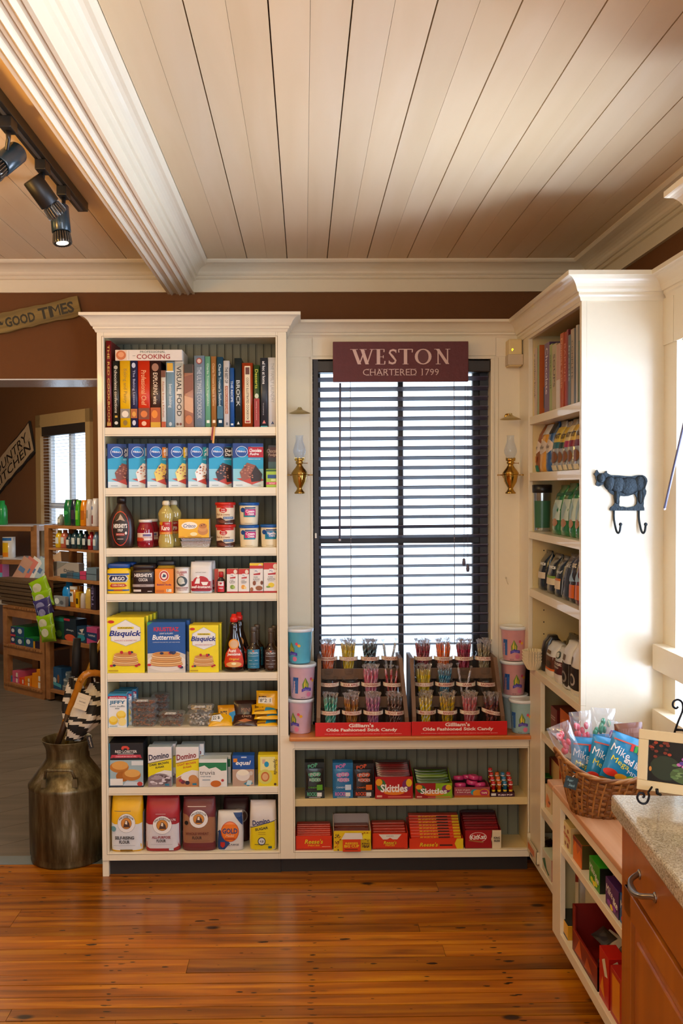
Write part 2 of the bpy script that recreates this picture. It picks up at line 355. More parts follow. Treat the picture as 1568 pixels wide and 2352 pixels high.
# back wall: brown above the joinery, with the opening to the far room on the left
zo = at(100, 870, YW).z; XO = -.80
g = G(); g.box(XO, 1.6, YW, YW+.29, -.05, ZC, BROWN) if 0 else None
wx0, wx1, wz0, wz1 = at(721, 1200, YS).x, at(1127, 1200, YS).x, .55, at(900, 822, YS).z
g.box(XO, wx0, YW, YW+.29, 0, ZC, BROWN); g.box(wx1, 1.6, YW, YW+.29, 0, ZC, BROWN)
g.box(wx0, wx1, YW, YW+.29, wz1, ZC, BROWN); g.box(wx0, wx1, YW, YW+.29, 0, wz0, BROWN)
g.box(-4.2, XO, YW, YW+.29, zo, ZC, BROWN); g.build('wall_back', **ST)
g = G(); g.box(-4.2, XO, YW-.004, YW+.30, zo-.006, zo, P('c9ccd6', .18, key='gloss_white_soffit', bump=.5, bs=90)); g.build('trim_1', **ST)
# right wall with its window between the tall cupboards; shop window beside the camera
g = G(); ya, yb, za, zb = 2.38, 3.10, .62, 2.12
g.box(XW, XW+.12, 3.10, YW, 0, ZC, BROWN); g.box(XW, XW+.12, .65, 2.38, 0, ZC, BROWN); g.box(XW, XW+.12, -3, -1.35, 0, ZC, BROWN)
for a, b in ((2.38, 3.10), (-1.35, .65)): g.box(XW, XW+.12, a, b, 0, za, BROWN); g.box(XW, XW+.12, a, b, 2.25, ZC, BROWN)
g.build('wall_right', **ST)
g = G(); g.box(-4.3, -4.2, -3, YW+.29, 0, ZC, BROWN); g.build('wall_left', **ST)
g = G(); g.box(-4.2, -2.1, -3.1, -3, 0, ZC, BROWN); g.box(.3, 1.6, -3.1, -3, 0, ZC, BROWN); g.box(-2.1, .3, -3.1, -3, 0, .65, BROWN); g.box(-2.1, .3, -3.1, -3, 2.35, ZC, BROWN); g.build('wall_front', **ST)
# far room, its long wall running off at an angle
DW = Vector((-.817, 1, 0)).normalized(); P0 = at(213, 1118, 7.9); P0.z = 0
NW = Vector((-DW.y, DW.x, 0)); NW = -NW if NW.y > 0 and 0 else NW
MW = Matrix.Translation(P0) @ Matrix((( -DW.x, -NW.x if NW.y < 0 else NW.x, 0, 0), (-DW.y, NW.y if NW.y > 0 else -NW.y, 0, 0), (0, 0, 1, 0), (0, 0, 0, 1)))
def onwall(px, py, off=0):        # a pixel on the far wall -> wall coordinates (s along, z)
    d = ray(px, py); n = Vector((MW[0][1], MW[1][1], 0)); t = (P0-n*off).dot(n)/d.dot(n); p = d*t; q = MW.inverted() @ Vector((p.x, p.y, EYE+p.z)); return q.x, q.z
a_ = onwall(88, 953); b_ = onwall(213, 940); s0, s1, zt = a_[0], b_[0], (a_[1]+b_[1])/2
g = G(); g.M = MW; cw = .10
g.box(-7, s0+cw, 0, .1, -.05, 2.9, BROWN); g.box(s1-cw*.8, 1.9, 0, .1, -.05, 2.9, BROWN); g.box(s0+cw, s1-cw*.8, 0, .1, zt-.11, 2.9, BROWN); g.box(s0+cw, s1-cw*.8, 0, .1, -.05, .7, BROWN)
g.build('wall_far', **ST)
g = G(); g.M = MW; TAN = P('a98a5c', .4, key='tan_trim')
g.box(s0, s0+cw, -.03, .1, .6, zt, TAN); g.box(s1-cw*.8, s1, -.03, .1, .6, zt, TAN); g.box(s0, s1, -.03, .1, zt-.11, zt, TAN); g.box(s0-.02, s1+.02, -.06, .1, .66, .7, TAN)
w2 = g.build('window_2', **ST)
g = G(); g.M = MW; WHT = P('e8ecf2', .4, key='white_sash')
mw = (s0+s1)/2; g.box(s0+cw, s0+cw+.04, .05, .09, .7, zt-.11, WHT); g.box(mw-.02, mw+.02, .05, .09, .7, zt-.11, WHT); g.box(s0+cw, s1-cw*.8, .05, .09, 1.44, 1.49, WHT); g.build('sash', w2)
g = G(); g.M = MW; g.box(s0+cw, s1-cw*.8, .068, .072, .7, zt-.11, clear('f2f8ff', .05)); g.build('pane', w2)
t = thing('venetian_blind', 'thin white slatted blind hanging in the far room window', 'blind')
g = G(); g.M = MW; g.box(s0+cw+.01, s1-cw*.8-.01, -.02, .035, zt-.19, zt-.11, P('2a221e', .5, key='blind_rail')); g.build('headrail', t)
g = G(); g.M = MW
for i in range(46): g.box(s0+cw+.01, s1-cw*.8-.01, -.008, .02, zt-.21-i*.028, zt-.2085-i*.028, P('dfe4ea', .5, key='white_slat'))
g.build('slats', t)
# far ceiling and closing walls of the far room
g = G(); g.box(-9, -.5, YW+.29, 12, 2.75, 2.85, P('b89a6a', .7, key='far_ceiling')); g.build('ceiling_far_room', kind='structure')
g = G(); g.box(-.6, -.5, YW+.29, 8.2, 0, 2.8, BROWN); g.build('wall_far_right', **ST)
g = G(); g.box(-5.3, -4.2, YW+.2, YW+.29, 0, 2.8, BROWN); g.box(-5.4, -5.3, YW+.2, 13, 0, 2.8, BROWN); g.build('wall_far_left', **ST)
g = G(); g.box(-30, 30, YW+.3, 40, -.9, -.8, P('dfe6ea', .9, key='snowy_ground')); g.box(1.6, 30, -20, YW+.3, -.9, -.8, P('dfe6ea', .9, key='snowy_ground')); g.build('ground_outside', **ST)
# crown and frieze round the ceiling
def cove(p, hgt, n=7): return [(p*(1-math.cos(math.pi/2*i/n))**.9, -hgt+hgt*math.sin(math.pi/2*i/n)) for i in range(n+1)]
CRN = [(0, -.126), (.006, -.126), (.006, -.121), (.012, -.121), (.012, -.118), (0, -.066), ] if 0 else None
CPR = [(-.01, -.126), (.014, -.126), (.014, -.119), (.007, -.119), (.007, -.069), (.017, -.067), (.021, -.061), (.021, -.055), (.030, -.055), (.036, -.048)]+[(.036+.062*(i/6)**1.6, -.048+.034*math.sin(math.pi/2*i/6)) for i in range(1, 7)]+[(.102, -.014), (.110, -.006), (.110, 0), (-.01, 0)]
g = G(); g.sweep(CPR, [(-.50, YW, ZC), (XW, YW, ZC), (XW, -3, ZC)], CREAM); g.build('trim_2', **ST)
g = G(); g.sweep(CPR, [(-4.2, YW, ZC), (-.6, YW, ZC)], CREAM); g.build('trim_3', **ST)
# boxed ceiling beam with fluted underside, crown on its right
XB0, XB1, ZB = -.607, -.487, 2.487
g = G(); prof = [(XB0, ZC), (XB0, ZB)]
for k in range(3):
    x = XB0+.012+k*.036; prof += [(x, ZB), (x+.006, ZB-.006), (x+.012, ZB), (x+.014, ZB+.004), (x+.024, ZB+.004), (x+.026, ZB)]
prof += [(XB1, ZB), (XB1, ZB+.006), (XB1-.004, ZB+.008), (XB1-.004, ZB+.056), (XB1+.006, ZB+.060), (XB1+.010, ZB+.068), (XB1+.010, ZB+.075), (XB1+.018, ZB+.077)]
prof += [(XB1+.018+.040*(i/6)**1.6, ZB+.077+.036*math.sin(math.pi/2*i/6)) for i in range(1, 7)]+[(XB1+.062, ZB+.118), (XB1+.068, ZB+.126), (XB1+.068, ZC)]
g.prism(prof, -3, YW, CREAM, 'y'); g.build('beam', **ST)
# ---------------------------------------------------------------- window surround joinery (back)
g = G(); za_ = .60
zcr = at(1000, 738, 4.09).z                          # top of the small crown
ZCB = at(900, 775, YS).z
g.box(-.075, wx0, YS, YW, .5, ZCB, CREAM); g.box(wx1, .945, YS, YW, .5, ZCB, CREAM); g.box(wx0, wx1, YS, YW, wz1, ZCB, CREAM)
g.box(-.078, wx0-.005, YS-.004, YS, wz1+.005, ZCB, CREAM); g.box(wx0-.003, wx1+.02, YS-.006, YS, wz1+.009, ZCB, CREAM); g.box(wx1+.022, .945, YS-.004, YS, wz1+.005, ZCB, CREAM)
for x in (wx0-.012, wx1+.004): g.box(x, x+.008, YS-.006, YS, .6, wz1+.006, CREAM)
g.box(wx0-.012, wx1+.012, YS-.008, YS, wz1-.006, wz1+.004, CREAM)
g.box(.843, .844, YS-.0008, YS, .6, wz1, P('9a8456', .6, key='panel_seam'))
g.build('trim_4', **ST)
def crownp(pr, hgt):
    return [(-.02, -hgt), (.004, -hgt), (.008, -hgt*.86), (.013, -hgt*.80), (.013, -hgt*.70), (.018, -hgt*.68), (.022, -hgt*.60)]+[(.022+(pr-.026)*(i/7)**1.3, -hgt*.60+hgt*.42*math.sin(math.pi/2*i/7)) for i in range(1, 8)]+[(pr, -hgt*.16), (pr, 0), (-.02, 0)]
ZT = 2.331
g = G(); g.sweep(crownp(.065, ZT-ZCB+.004), [(-.075, YS, ZT), (XR, YS, ZT)], CREAM)
g.sweep(crownp(.065, .09), [(XS, 3.2, ZT), (XS, 2.30, ZT)], CREAM); g.build('trim_5', **ST)
# back window: dark sashes, panes
g = G(); sd = P('2c2a33', .45, key='dark_sash'); y0, y1 = 4.255, 4.29
zm = at(900, 1238, 4.26).z; zb0 = .56
g.box(wx0-.01, wx0+.02, 4.15, 4.31, zb0, wz1, sd); g.box(wx1-.035, wx1+.01, 4.22, 4.31, zb0, wz1, sd); g.box(wx0, wx1, 4.22, 4.31, wz1-.03, wz1+.01, sd)
w1 = g.build('window_1', **ST)
g = G(); xm = at(919.5, 1100, 4.26).x
g.box(xm-.010, xm+.012, y0, y1, zb0, wz1, sd); g.box(wx0, wx1, y0-.015, y1, zm-.018, zm+.017, sd); g.box(wx0+.02, wx0+.032, y0, y1, zb0, wz1, sd); g.box(wx1-.06, wx1-.035, y0, y1, zb0, wz1, sd); g.build('sash', w1)
g = G(); g.box(wx0, wx1, 4.272, 4.276, zb0, wz1, clear('f2f8ff', .03)); g.build('pane', w1)
# blind in front of it
bl = thing('venetian_blind', 'dark brown wooden blind with open slats behind the candy jars', 'blind', (0, 0, 0))
SL = P('5e5c74', .42, key='hazed_wood_slat', vary=.08)  # dark brown wood lightened bluish: the window haze is in the colour
bx0, bx1 = at(724, 1200, 4.2).x, at(1119, 1200, 4.2).x
g = G(); za1, za2 = at(900, 829, 4.18).z, at(900, 856, 4.18).z
g.box(bx0, bx1+.005, 4.155, 4.225, za2, za1, P('2c2320', .4, key='blind_rail'), .004); g.build('headrail', bl)
g = G(); zs = at(900, 871, 4.2).z; zp = (at(900, 871, 4.2).z-at(900, 1479, 4.2).z)/27.
for i in range(28):
    c = zs-i*zp; g.M = Matrix.Translation(((bx0+bx1)/2, 4.195, c)) @ Matrix.Rotation(R(-.35), 4, 'Y') @ Matrix.Rotation(R(-18), 4, 'X'); w = (bx1-bx0)/2; g.box(-w, w, -.0215, .0215, -.0014, .0014, SL)
g.M = Matrix.Identity(4); g.build('slats', bl)
for px, nm in ((805, 'ladder_cord'), (1043, 'ladder_cord')):
    x = at(px, 1100, 4.17).x; g = G(); g.tube([(x, 4.17, za2), (x, 4.17, zs-27*zp)], .0016, P('6f6875', .6, key='cord'), 6)
    for i in range(27): g.ball((x, 4.17, zs-i*zp-.006), .003, P('b9b4c0', .6, key='cord'), 5)
    g.build(nm, bl)
p = at(781, 880, 4.15); q = at(781, 1240, 4.15); g = G(); g.tube([p, (q.x-.002, 4.15, q.z)], .0042, SL, 8); g.ball((q.x-.002, 4.15, q.z), .006, P('d8d0d8', .4), 6); g.build('tilt_wand', bl)
for (px, pe) in ((1068, 1282), (1074, 1296)):
    p = at(px, 880, 4.16); q = at(px-(0 if px > 1070 else 3), pe, 4.16); g = G(); g.tube([p, q], .0011, SL, 5); g.lathe([(.001, 0), (.006, -.004), (.008, -.02), (.006, -.032), (0, -.034)], SL, 10, q); g.build('lift_cord', bl)
# town sign hung on the window head
a, b = at(764, 786, 4.10), at(1074, 877, 4.10); w, h = b.x-a.x, a.z-b.z
g = G(); g.box(0, w, 0, .018, 0, h, P('5e2229', .55, key='maroon_board', bump=.35, bs=70, vary=.18), .002)
f = lambda u, v, l: (u*w, -l, v*h)
LC = 'd9b9b4'
def SER(x, y, w=.012, h=.012): return ('r', x-w, y-h/2, x+w, y+h/2, LC)
def bar(x0, y0, x1, y1, t): return ('p', [(x0-t, y0), (x0+t, y0), (x1+t, y1), (x1-t, y1)], LC)
T0, T1 = .435, .805; tk, tn = .0125, .0045            # thick and thin strokes of the roman capitals
wd = [bar(.155, T1, .195, T0, tk), bar(.195, T0, .232, T1-.03, tn), bar(.215, T1, .252, T0, tk), bar(.252, T0, .288, T1, tn), SER(.155, T1, .028), SER(.222, T1, .026), SER(.290, T1, .018)]
wd += [bar(.335, T0, .335, T1, tk), SER(.345, T1, .032), SER(.347, T0, .034), SER(.352, .62, .02), bar(.376, T1-.07, .377, T1, .004), bar(.383, T0+.08, .381, T0, .004), bar(.371, .585, .371, .655, .003), SER(.33, T0, .018), SER(.33, T1, .018)]
wd += [('t', 'S', .440, .62, .058, .385, LC, dict(b=.0)), bar(.464, T1-.09, .465, T1-.01, .003), bar(.414, T0+.09, .413, T0+.01, .003)]
wd += [bar(.535, T0, .535, T1, tk), SER(.535, T1, .05, .02), bar(.486, T1-.08, .484, T1, .004), bar(.584, T1-.08, .586, T1, .004), SER(.535, T0, .022)]
wd += [('e', .665, .62, .062, .195, LC), ('e', .665, .62, .040, .172, '5e2229')]
wd += [bar(.775, T0, .775, T1, tn), bar(.772, T1, .845, T0, tk), bar(.845, T0, .845, T1, tn), SER(.766, T1, .02), SER(.847, T1, .018), SER(.776, T0, .018)]
art(g, wd+[('t', 'CHARTERED 1799', .5, .235, .56, .16, LC, dict(b=-.006))]+[SER(x, y, .007, .008) for x in (.262, .283, .338, .36, .4, .455, .5, .57, .605, .655) for y in (.158, .312)], f, lift=.0002)
g.build('wooden_sign', loc=(a.x, 4.085, b.z), label='maroon painted board reading WESTON above the window blind', category='sign')
# ---------------------------------------------------------------- bookcase and base cabinet
def bead(g, x0, x1, y, z0, z1, step=.034):
    x = x0
    while x < x1-.001:
        e = min(x+step, x1); g.box(x+.0016, e-.0016, y, y+.008, z0, z1, BEAD)
        if e-x > .02: g.box(x+.0048, x+.0062, y-.0005, y+.002, z0, z1, P('4b4b41', .7, key='bead_groove'))
        x = e
    g.box(x0, x1, y+.006, y+.012, z0, z1, P('4b4b41', .7, key='bead_groove'))
def Zs(py, px=430, Y=YF): return at(px, py, Y).z
bc = thing('bookcase', 'tall cream built-in bookcase full of cookbooks and baking goods', 'bookcase')
BX0, BX1, IX0, IX1 = -.848, -.071, at(243, 1300, YF).x, at(635.5, 1300, YF).x
ZBOT = .068; ZR8 = Zs(1958); ZI = Zs(775); ZCW = Zs(762)
YB = 4.225
g = G(); g.box(BX0, BX0+.018, YF+.018, YB, 0, ZCW, CREAM); g.box(BX1-.018, BX1, YF+.018, YB, .58, ZCW, CREAM)
g.box(BX0+.018, BX1-.018, YF+.018, YB, ZI+.01, ZI+.03, CREAM); g.box(BX0+.018, IX1+.02, YF+.018, YB, ZBOT, ZR8, CREAM)
g.box(IX0-.02, IX0, YF+.018, YB, ZR8, ZI+.01, CREAM_SHADED); g.box(IX1, IX1+.02, YF+.018, YB, ZR8, ZI+.01, CREAM_SHADED)
g.build('carcass', bc)
g = G(); g.box(BX0, IX0, YF, YF+.018, ZBOT, ZCW, CREAM, .0015); g.box(IX1, at(643, 1800, YF).x, YF, YF+.018, ZBOT, ZCW, CREAM, .0015); g.box(at(643, 1800, YF).x, BX1, YF, YF+.018, Zs(1689, 900), ZCW, CREAM, .0008)
g.box(IX0, IX1, YF, YF+.018, ZI, ZCW, CREAM, .0015); g.box(IX0, IX1, YF, YF+.018, ZBOT, ZR8, CREAM, .0015)
for (a, b, c, d) in ((IX0-.008, IX0-.0065, ZR8-.006, ZI+.006), (IX1+.0065, IX1+.008, ZR8-.006, ZI+.006), (IX0-.008, IX1+.008, ZI+.005, ZI+.0065), (IX0-.008, IX1+.008, ZR8-.0065, ZR8-.005)): g.box(a, b, YF-.0004, YF+.001, c, d, P('8a7a60', .6, key='bead_line'))
g.build('face_frame', bc)
g = G(); bead(g, IX0, IX1, YB-.012, ZR8, ZI+.012); g.build('back_panel', bc)
g = G(); g.sweep(crownp(.06, ZT-ZCW+.002), [(BX0, YW, ZT), (BX0, YF, ZT), (BX1, YF, ZT), (BX1, YS, ZT)][::1], CREAM); g.box(BX0-.05, BX1+.05, YF-.05, YW, ZT-.004, ZT, CREAM); g.build('crown', bc)
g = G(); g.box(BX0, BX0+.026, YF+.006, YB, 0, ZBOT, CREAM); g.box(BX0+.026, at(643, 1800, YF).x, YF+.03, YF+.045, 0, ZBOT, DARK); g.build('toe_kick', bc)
SY = [(981, 1001), (1120, 1139.5), (1258.5, 1277.7), (1363.5, 1382), (1546, 1565), (1672, 1690.4), (1809, 1826.7)]
SZ = []
for a, b in SY:
    g = G(); g.box(IX0, IX1, YF+.004, YB-.012, Zs(b), Zs(a), CREAM, .0015); g.box(IX0, IX1, YF+.0035, YF+.006, Zs(b)+.006, Zs(b)+.0072, P('8a7a60', .6, key='bead_line')); g.build('shelf', bc); SZ.append(Zs(a))
SZ.append(ZR8)
# base cabinet under the window
bs = thing('base_cabinet', 'low cream open cabinet with candy boxes below the window', 'cabinet')
CX0, CX1 = BX1+.0, .941; ZU = Zs(1700, 900); JX0, JX1, JZ0, JZ1, ZSH = at(677, 1800, YF).x, at(1212.5, 1800, YF).x, Zs(1953, 900), Zs(1721, 900), Zs(1836, 900)
DX0 = at(643, 1800, YF).x
YBB = 4.14
g = G(); g.box(DX0, JX0, YF, YF+.018, ZBOT, ZU, CREAM, .0015); g.box(DX0, -.067, YF, YF+.018, ZU-.002, Zs(1689, 900), CREAM); g.box(JX1, XR-.001, YF, YF+.018, ZBOT, ZU, CREAM, .0015); g.box(JX0, JX1, YF, YF+.018, JZ1, ZU, CREAM, .0015); g.box(JX0, JX1, YF, YF+.018, ZBOT, JZ0, CREAM, .0015)
for (a, b, c, d) in ((JX0-.007, JX0-.0055, JZ0-.006, JZ1+.006), (JX1+.0055, JX1+.007, JZ0-.006, JZ1+.006), (JX0-.007, JX1+.007, JZ1+.005, JZ1+.0062), (JX0-.007, JX1+.007, JZ0-.0062, JZ0-.005)): g.box(a, b, YF-.0004, YF+.001, c, d, P('8a7a60', .6, key='bead_line'))
g.build('face_frame', bs)
g = G(); g.box(JX0-.018, JX0, YF+.018, YBB, ZBOT, ZU, CREAM_SHADED); g.box(JX1, JX1+.018, YF+.018, YBB, ZBOT, ZU, CREAM_SHADED); g.box(JX0, JX1, YF+.018, YBB, ZBOT, JZ0, CREAM_SHADED); g.box(JX0, JX1, YF+.018, YBB, JZ1+.008, ZU, CREAM_SHADED); g.build('carcass', bs)
g = G(); g.box(JX0, JX1, YF+.012, YBB-.004, ZSH-.031, ZSH, CREAM_SHADED, .0015); g.build('shelf', bs)
g = G(); bead(g, JX0, JX1, YBB-.012, JZ0, JZ1+.01, .044); g.build('back_panel', bs)
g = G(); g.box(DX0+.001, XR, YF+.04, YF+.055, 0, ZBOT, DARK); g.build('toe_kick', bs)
ZK = Zs(1689, 900)+.001
g = G(); g.box(-.066, .936, YF-.028, YS+.005, ZK-.017, ZK, TOPW, .004); g.box(-.06, .936, YF-.018, YF+.05, ZU-.001, ZK-.017, CREAM, .001)
g.build('countertop', label='honey-coloured wooden counter top below the window carrying the candy displays', category='counter')
# ---------------------------------------------------------------- tall cupboard on the right and the low cabinet beside it
def RZ(px, py, X=XR): return atX(px, py, X)
YLF0 = atX(1268, 2100, .858).y
tc_ = thing('tall_cupboard', 'tall cream open cupboard of books and coffee bags with blank side panel', 'cupboard')
YP = 3.225; ZL = RZ(1242, 1566).z                     # bottom of the upper opening rail
yo0, yo1 = YP+.022, RZ(1213, 1300).y                 # opening along the wall, near and far
ZTO = RZ(1215, 778).z; ZM1 = RZ(1217, 1529.7).z
def xbox(g, X0, X1, y0, y1, z0, z1, m=CREAM, b=.0015): g.box(X0, X1, y0, y1, z0, z1, m, b)
g = G(); xbox(g, XR, XR+.018, YP, yo0, ZM1, ZT-.06); xbox(g, XR, XR+.018, yo1, YS, ZM1, ZT-.06); xbox(g, XR, XR+.018, yo0, yo1, ZTO, ZT-.06)
g.build('face_frame', tc_)
g = G(); g.box(XR+.018, XS+.02, YP, YP+.018, .6, ZT-.03, CREAM); g.build('side_panel', tc_)
XBK = 1.17
g = G(); g.box(XR+.018, XS+.05, yo1+.0, yo1+.018, .07, ZT-.06, CREAM_SHADED); g.box(XR+.018, XS+.05, YP+.018, YS, ZTO+.012, ZTO+.03, CREAM_SHADED); g.box(XBK, XBK+.01, YP+.02, YS, .06, ZT-.06, BEAD)
for k in range(24): g.disc((0, 0, 0), .0001, DARK) if 0 else None
for z in [0.70+.05*k for k in range(31)]:            # shelf-pin holes in the far side
    g.M = Matrix.Identity(4); g.add([(1.0+.003*math.cos(a), yo1-.0006, z+.003*math.sin(a)) for a in [2*math.pi*q/8 for q in range(8)]], [tuple(range(8))], DARK)
g.build('carcass', tc_)
g = G(); g.sweep(crownp(.06, .09), [(XR, YS, ZT), (XR, YP, ZT), (XS, YP, ZT)][::1], CREAM); g.box(XR-.05, XS, YP-.05, YS, ZT-.004, ZT, CREAM); g.build('crown', tc_)
RS = [(957.6, 975.5), (1085.7, 1104.8), (1220.6, 1237), (1351.6, 1369.8)]; RSZ = []
for a, b in RS:
    za_, zb_ = RZ(1215, a).z, RZ(1215, b).z; RSZ.append(za_)
    g = G(); xbox(g, XR+.004, XBK, yo0, yo1, zb_, za_); g.build('shelf', tc_)
ZM1 = RZ(1217, 1529.7).z; ZM0 = RZ(1241.9, 1565.6).z   # the fixed middle shelf with its rail
g = G(); xbox(g, XR+.018, XBK, yo0, yo1, ZM1-.03, ZM1); xbox(g, XR, XR+.018, YP-.0, YF-.001, ZM0, ZM1); g.build('shelf', tc_); RSZ.append(ZM1)
# lower part under it
yl1 = RZ(1241, 1700).y
g = G(); xbox(g, XR, XR+.018, yl1, YF-.001, ZBOT, ZM0); xbox(g, XR, XR+.018, yo0, yl1, ZBOT, .098); xbox(g, XR, XR+.018, YP, yo0, ZBOT, ZM0); g.build('face_frame', tc_)
for (px, pt) in ((1239, 1678), (1238, 1851)):
    z = RZ(px, pt).z; RSZ.append(z); g = G(); xbox(g, XR+.002, XBK, YP+.02, yl1+.01, z-.03, z); g.build('shelf', tc_)
g = G(); xbox(g, XR+.018, XBK, YP+.02, yl1+.01, ZBOT, .098); g.build('shelf', tc_); RSZ.append(.098)
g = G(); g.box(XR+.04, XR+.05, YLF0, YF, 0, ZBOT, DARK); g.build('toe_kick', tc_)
# low cabinet running towards the camera
lb = thing('low_cabinet', 'low cream shelf unit with boxed candy under the wicker basket counter', 'cabinet')
XL = .858; YLF = atX(1268, 2100, XL).y; yst = atX(1286, 2050, XL).y; ZLC = .585
g = G(); xbox(g, XL, XL+.018, yst, YLF, ZBOT, ZLC-.02); zq = atX(1273, 2122, XL).z; xbox(g, XL, XL+.018, 2.14, yst, ZBOT, zq); xbox(g, XL, XL+.018, 2.14, yst, ZLC-.052, ZLC-.018); g.box(XL+.018, XR-.002, YLF-.018, YLF, ZBOT, ZLC-.02, CREAM_SHADED); g.build('face_frame', lb)
za_, zb_ = atX(1287.6, 1943.5, XL).z, atX(1289, 1963.8, XL).z; LSZ = [za_, zq]
g = G(); xbox(g, XL+.003, XS-.012, 2.14, YP-.003, zb_, za_); g.build('shelf', lb)
g = G(); xbox(g, XL+.018, XS, 2.14, YP-.003, ZBOT, zq); g.build('shelf', lb)
g = G(); g.box(XS-.01, XS, 2.14, YP-.003, ZBOT, ZLC-.02, BEAD); g.build('back_panel', lb)
g = G(); g.box(XL+.06, XL+.07, 2.14, YLF, 0, ZBOT, DARK); g.build('toe_kick', lb)
ZWC = .60
g = G(); g.box(XL-.018, XS+.0, 2.14, 3.222, ZWC-.02, ZWC, TOPY, .004); yy = atZ(1249, 1789, ZWC).y; g.box(XL-.018, XR-.001, 3.222, yy, ZWC-.02, ZWC, TOPY, .004)
g.build('countertop', label='honey wooden counter top carrying the wicker basket', category='counter')
# near tall cupboard: only its crown reaches into the picture
g = G(); g.sweep(crownp(.06, .09), [(XW-.002, 2.271, ZT), (XR, 2.271, ZT), (XR, .7, ZT)], CREAM); g.box(XR-.05, XW-.002, .7, 2.32, ZT-.004, ZT, CREAM)
nc = thing('tall_cupboard', 'cream cupboard with moulded crown at the upper right edge', 'cupboard')
g.build('crown', nc)
g = G(); g.box(XR, XW-.002, .7, 2.271, 1.35, ZT-.08, CREAM, .002); g.build('carcass', nc)
# right window trim, rails, headrail and wand
g = G(); g.box(XS, XW, 3.115, YP, .6, ZT-.09, CREAM); g.box(XS, XW, 2.27, 2.37, .6, ZT-.09, CREAM); g.box(XS, XW, 2.37, 3.115, 2.10, ZT-.09, CREAM)
g.box(XS-.005, XS, 3.135, YP, 2.09, ZT-.085, CREAM); g.box(XS-.004, XS, 2.3, 3.133, 2.09, ZT-.085, CREAM)
z1, z0 = at(1505, 1479, 3.2).z, at(1505, 1536, 3.2).z; g.box(1.172, XS+.01, 2.27, 3.205, z0, z1, CREAM, .001)
z2 = at(1503, 1628, 3.2).z; g.box(1.172, XS+.01, 2.27, 3.205, .6, z2, CREAM, .001)
w3 = g.build('window_3', **ST)
g = G()
for z in (.62, 1.36, 2.08): g.box(1.262, 1.285, 2.37, 3.115, z, z+.03, WHT)
for y in (2.37, 2.735, 3.085): g.box(1.262, 1.285, y, y+.03, .62, 2.1, WHT)
g.build('sash', w3)
g = G(); g.box(1.272, 1.275, 2.37, 3.115, .62, 2.1, clear('f2f8ff', .03)); g.build('pane', w3)
b2 = thing('raised_blind', 'dark rolled headrail with tilt wand at the right window', 'blind')
g = G(); g.M = Matrix.Translation((1.235, 0, at(1560, 765, 3.08).z)); g.tube([(0, 2.38, 0), (0, 3.09, 0)], .022, P('3a2f2a', .45, key='blind_rail'), 14); g.build('headrail', b2)
p, q = at(1567, 990, 2.93), at(1525.5, 1168, 3.0); g = G(); g.tube([at(1580, 930, 2.9), q], .0042, SL, 8); g.ball(q, .005, P('cfc4c9', .4), 6); g.build('tilt_wand', b2)
# ================================================================ PACKAGES ON THE MAIN BOOKCASE
def T(t, u, v, w, h, c, **o): return ('t', t, u, v, w, h, c, o)
def span(p0, p1, pt, z, Y):
    """pixel edges and top of a pack whose base stands at height z and whose front is at depth Y"""
    pm = 1400; a, b = at(p0, pt, Y), at(p1, pt, Y); return (a.x+b.x)/2, b.x-a.x, at((p0+p1)/2, pt, Y).z-z
def pack(name, label, cat, p0, p1, pt, z, Y, d, col, cmds=(), side=None, sidecmds=(), top=None, rz=0, group=None, r=.38, bev=.0012, back=0, backdx=0, w=None, leftcmds=()):
    cx, w_, h = span(p0, p1, pt, z, Y); w = w or w_
    g = G(); g.box(-w/2, w/2, 0, d, 0, h, P(col, r), bev)
    sm = P(side or col, r)
    if side: g.box(-w/2-.0003, -w/2+.001, .001, d-.001, .001, h-.001, sm); g.box(w/2-.001, w/2+.0003, .001, d-.001, .001, h-.001, sm)
    if top: g.box(-w/2+.001, w/2-.001, .001, d-.001, h-.001, h+.0004, P(top, r))
    g.box(-w/2, w/2, 0, d, h-.0005, h-.0001, P(side or col, r)) if 0 else None
    art(g, cmds, face(w, h, 0)); art(g, sidecmds, sidef(w/2, d, h)); art(g, leftcmds, sidef(-w/2, d, h, -1))
    tg = dict(label=label, category=cat)
    if group: tg['group'] = group
    o = g.build(name, loc=(cx, Y, z), rz=R(rz), **tg)
    for k in range(back):
        dup(o, (cx+backdx*(k+1), Y+(d+.0015)*(k+1), z), SHORT(label)+', '+ORD[k]+' in its row', group=group)
    return o
ORD = ['second', 'third', 'fourth', 'fifth']
def SHORT(l):
    w = l.replace('front ', '').split(); return ' '.join(w[:11])
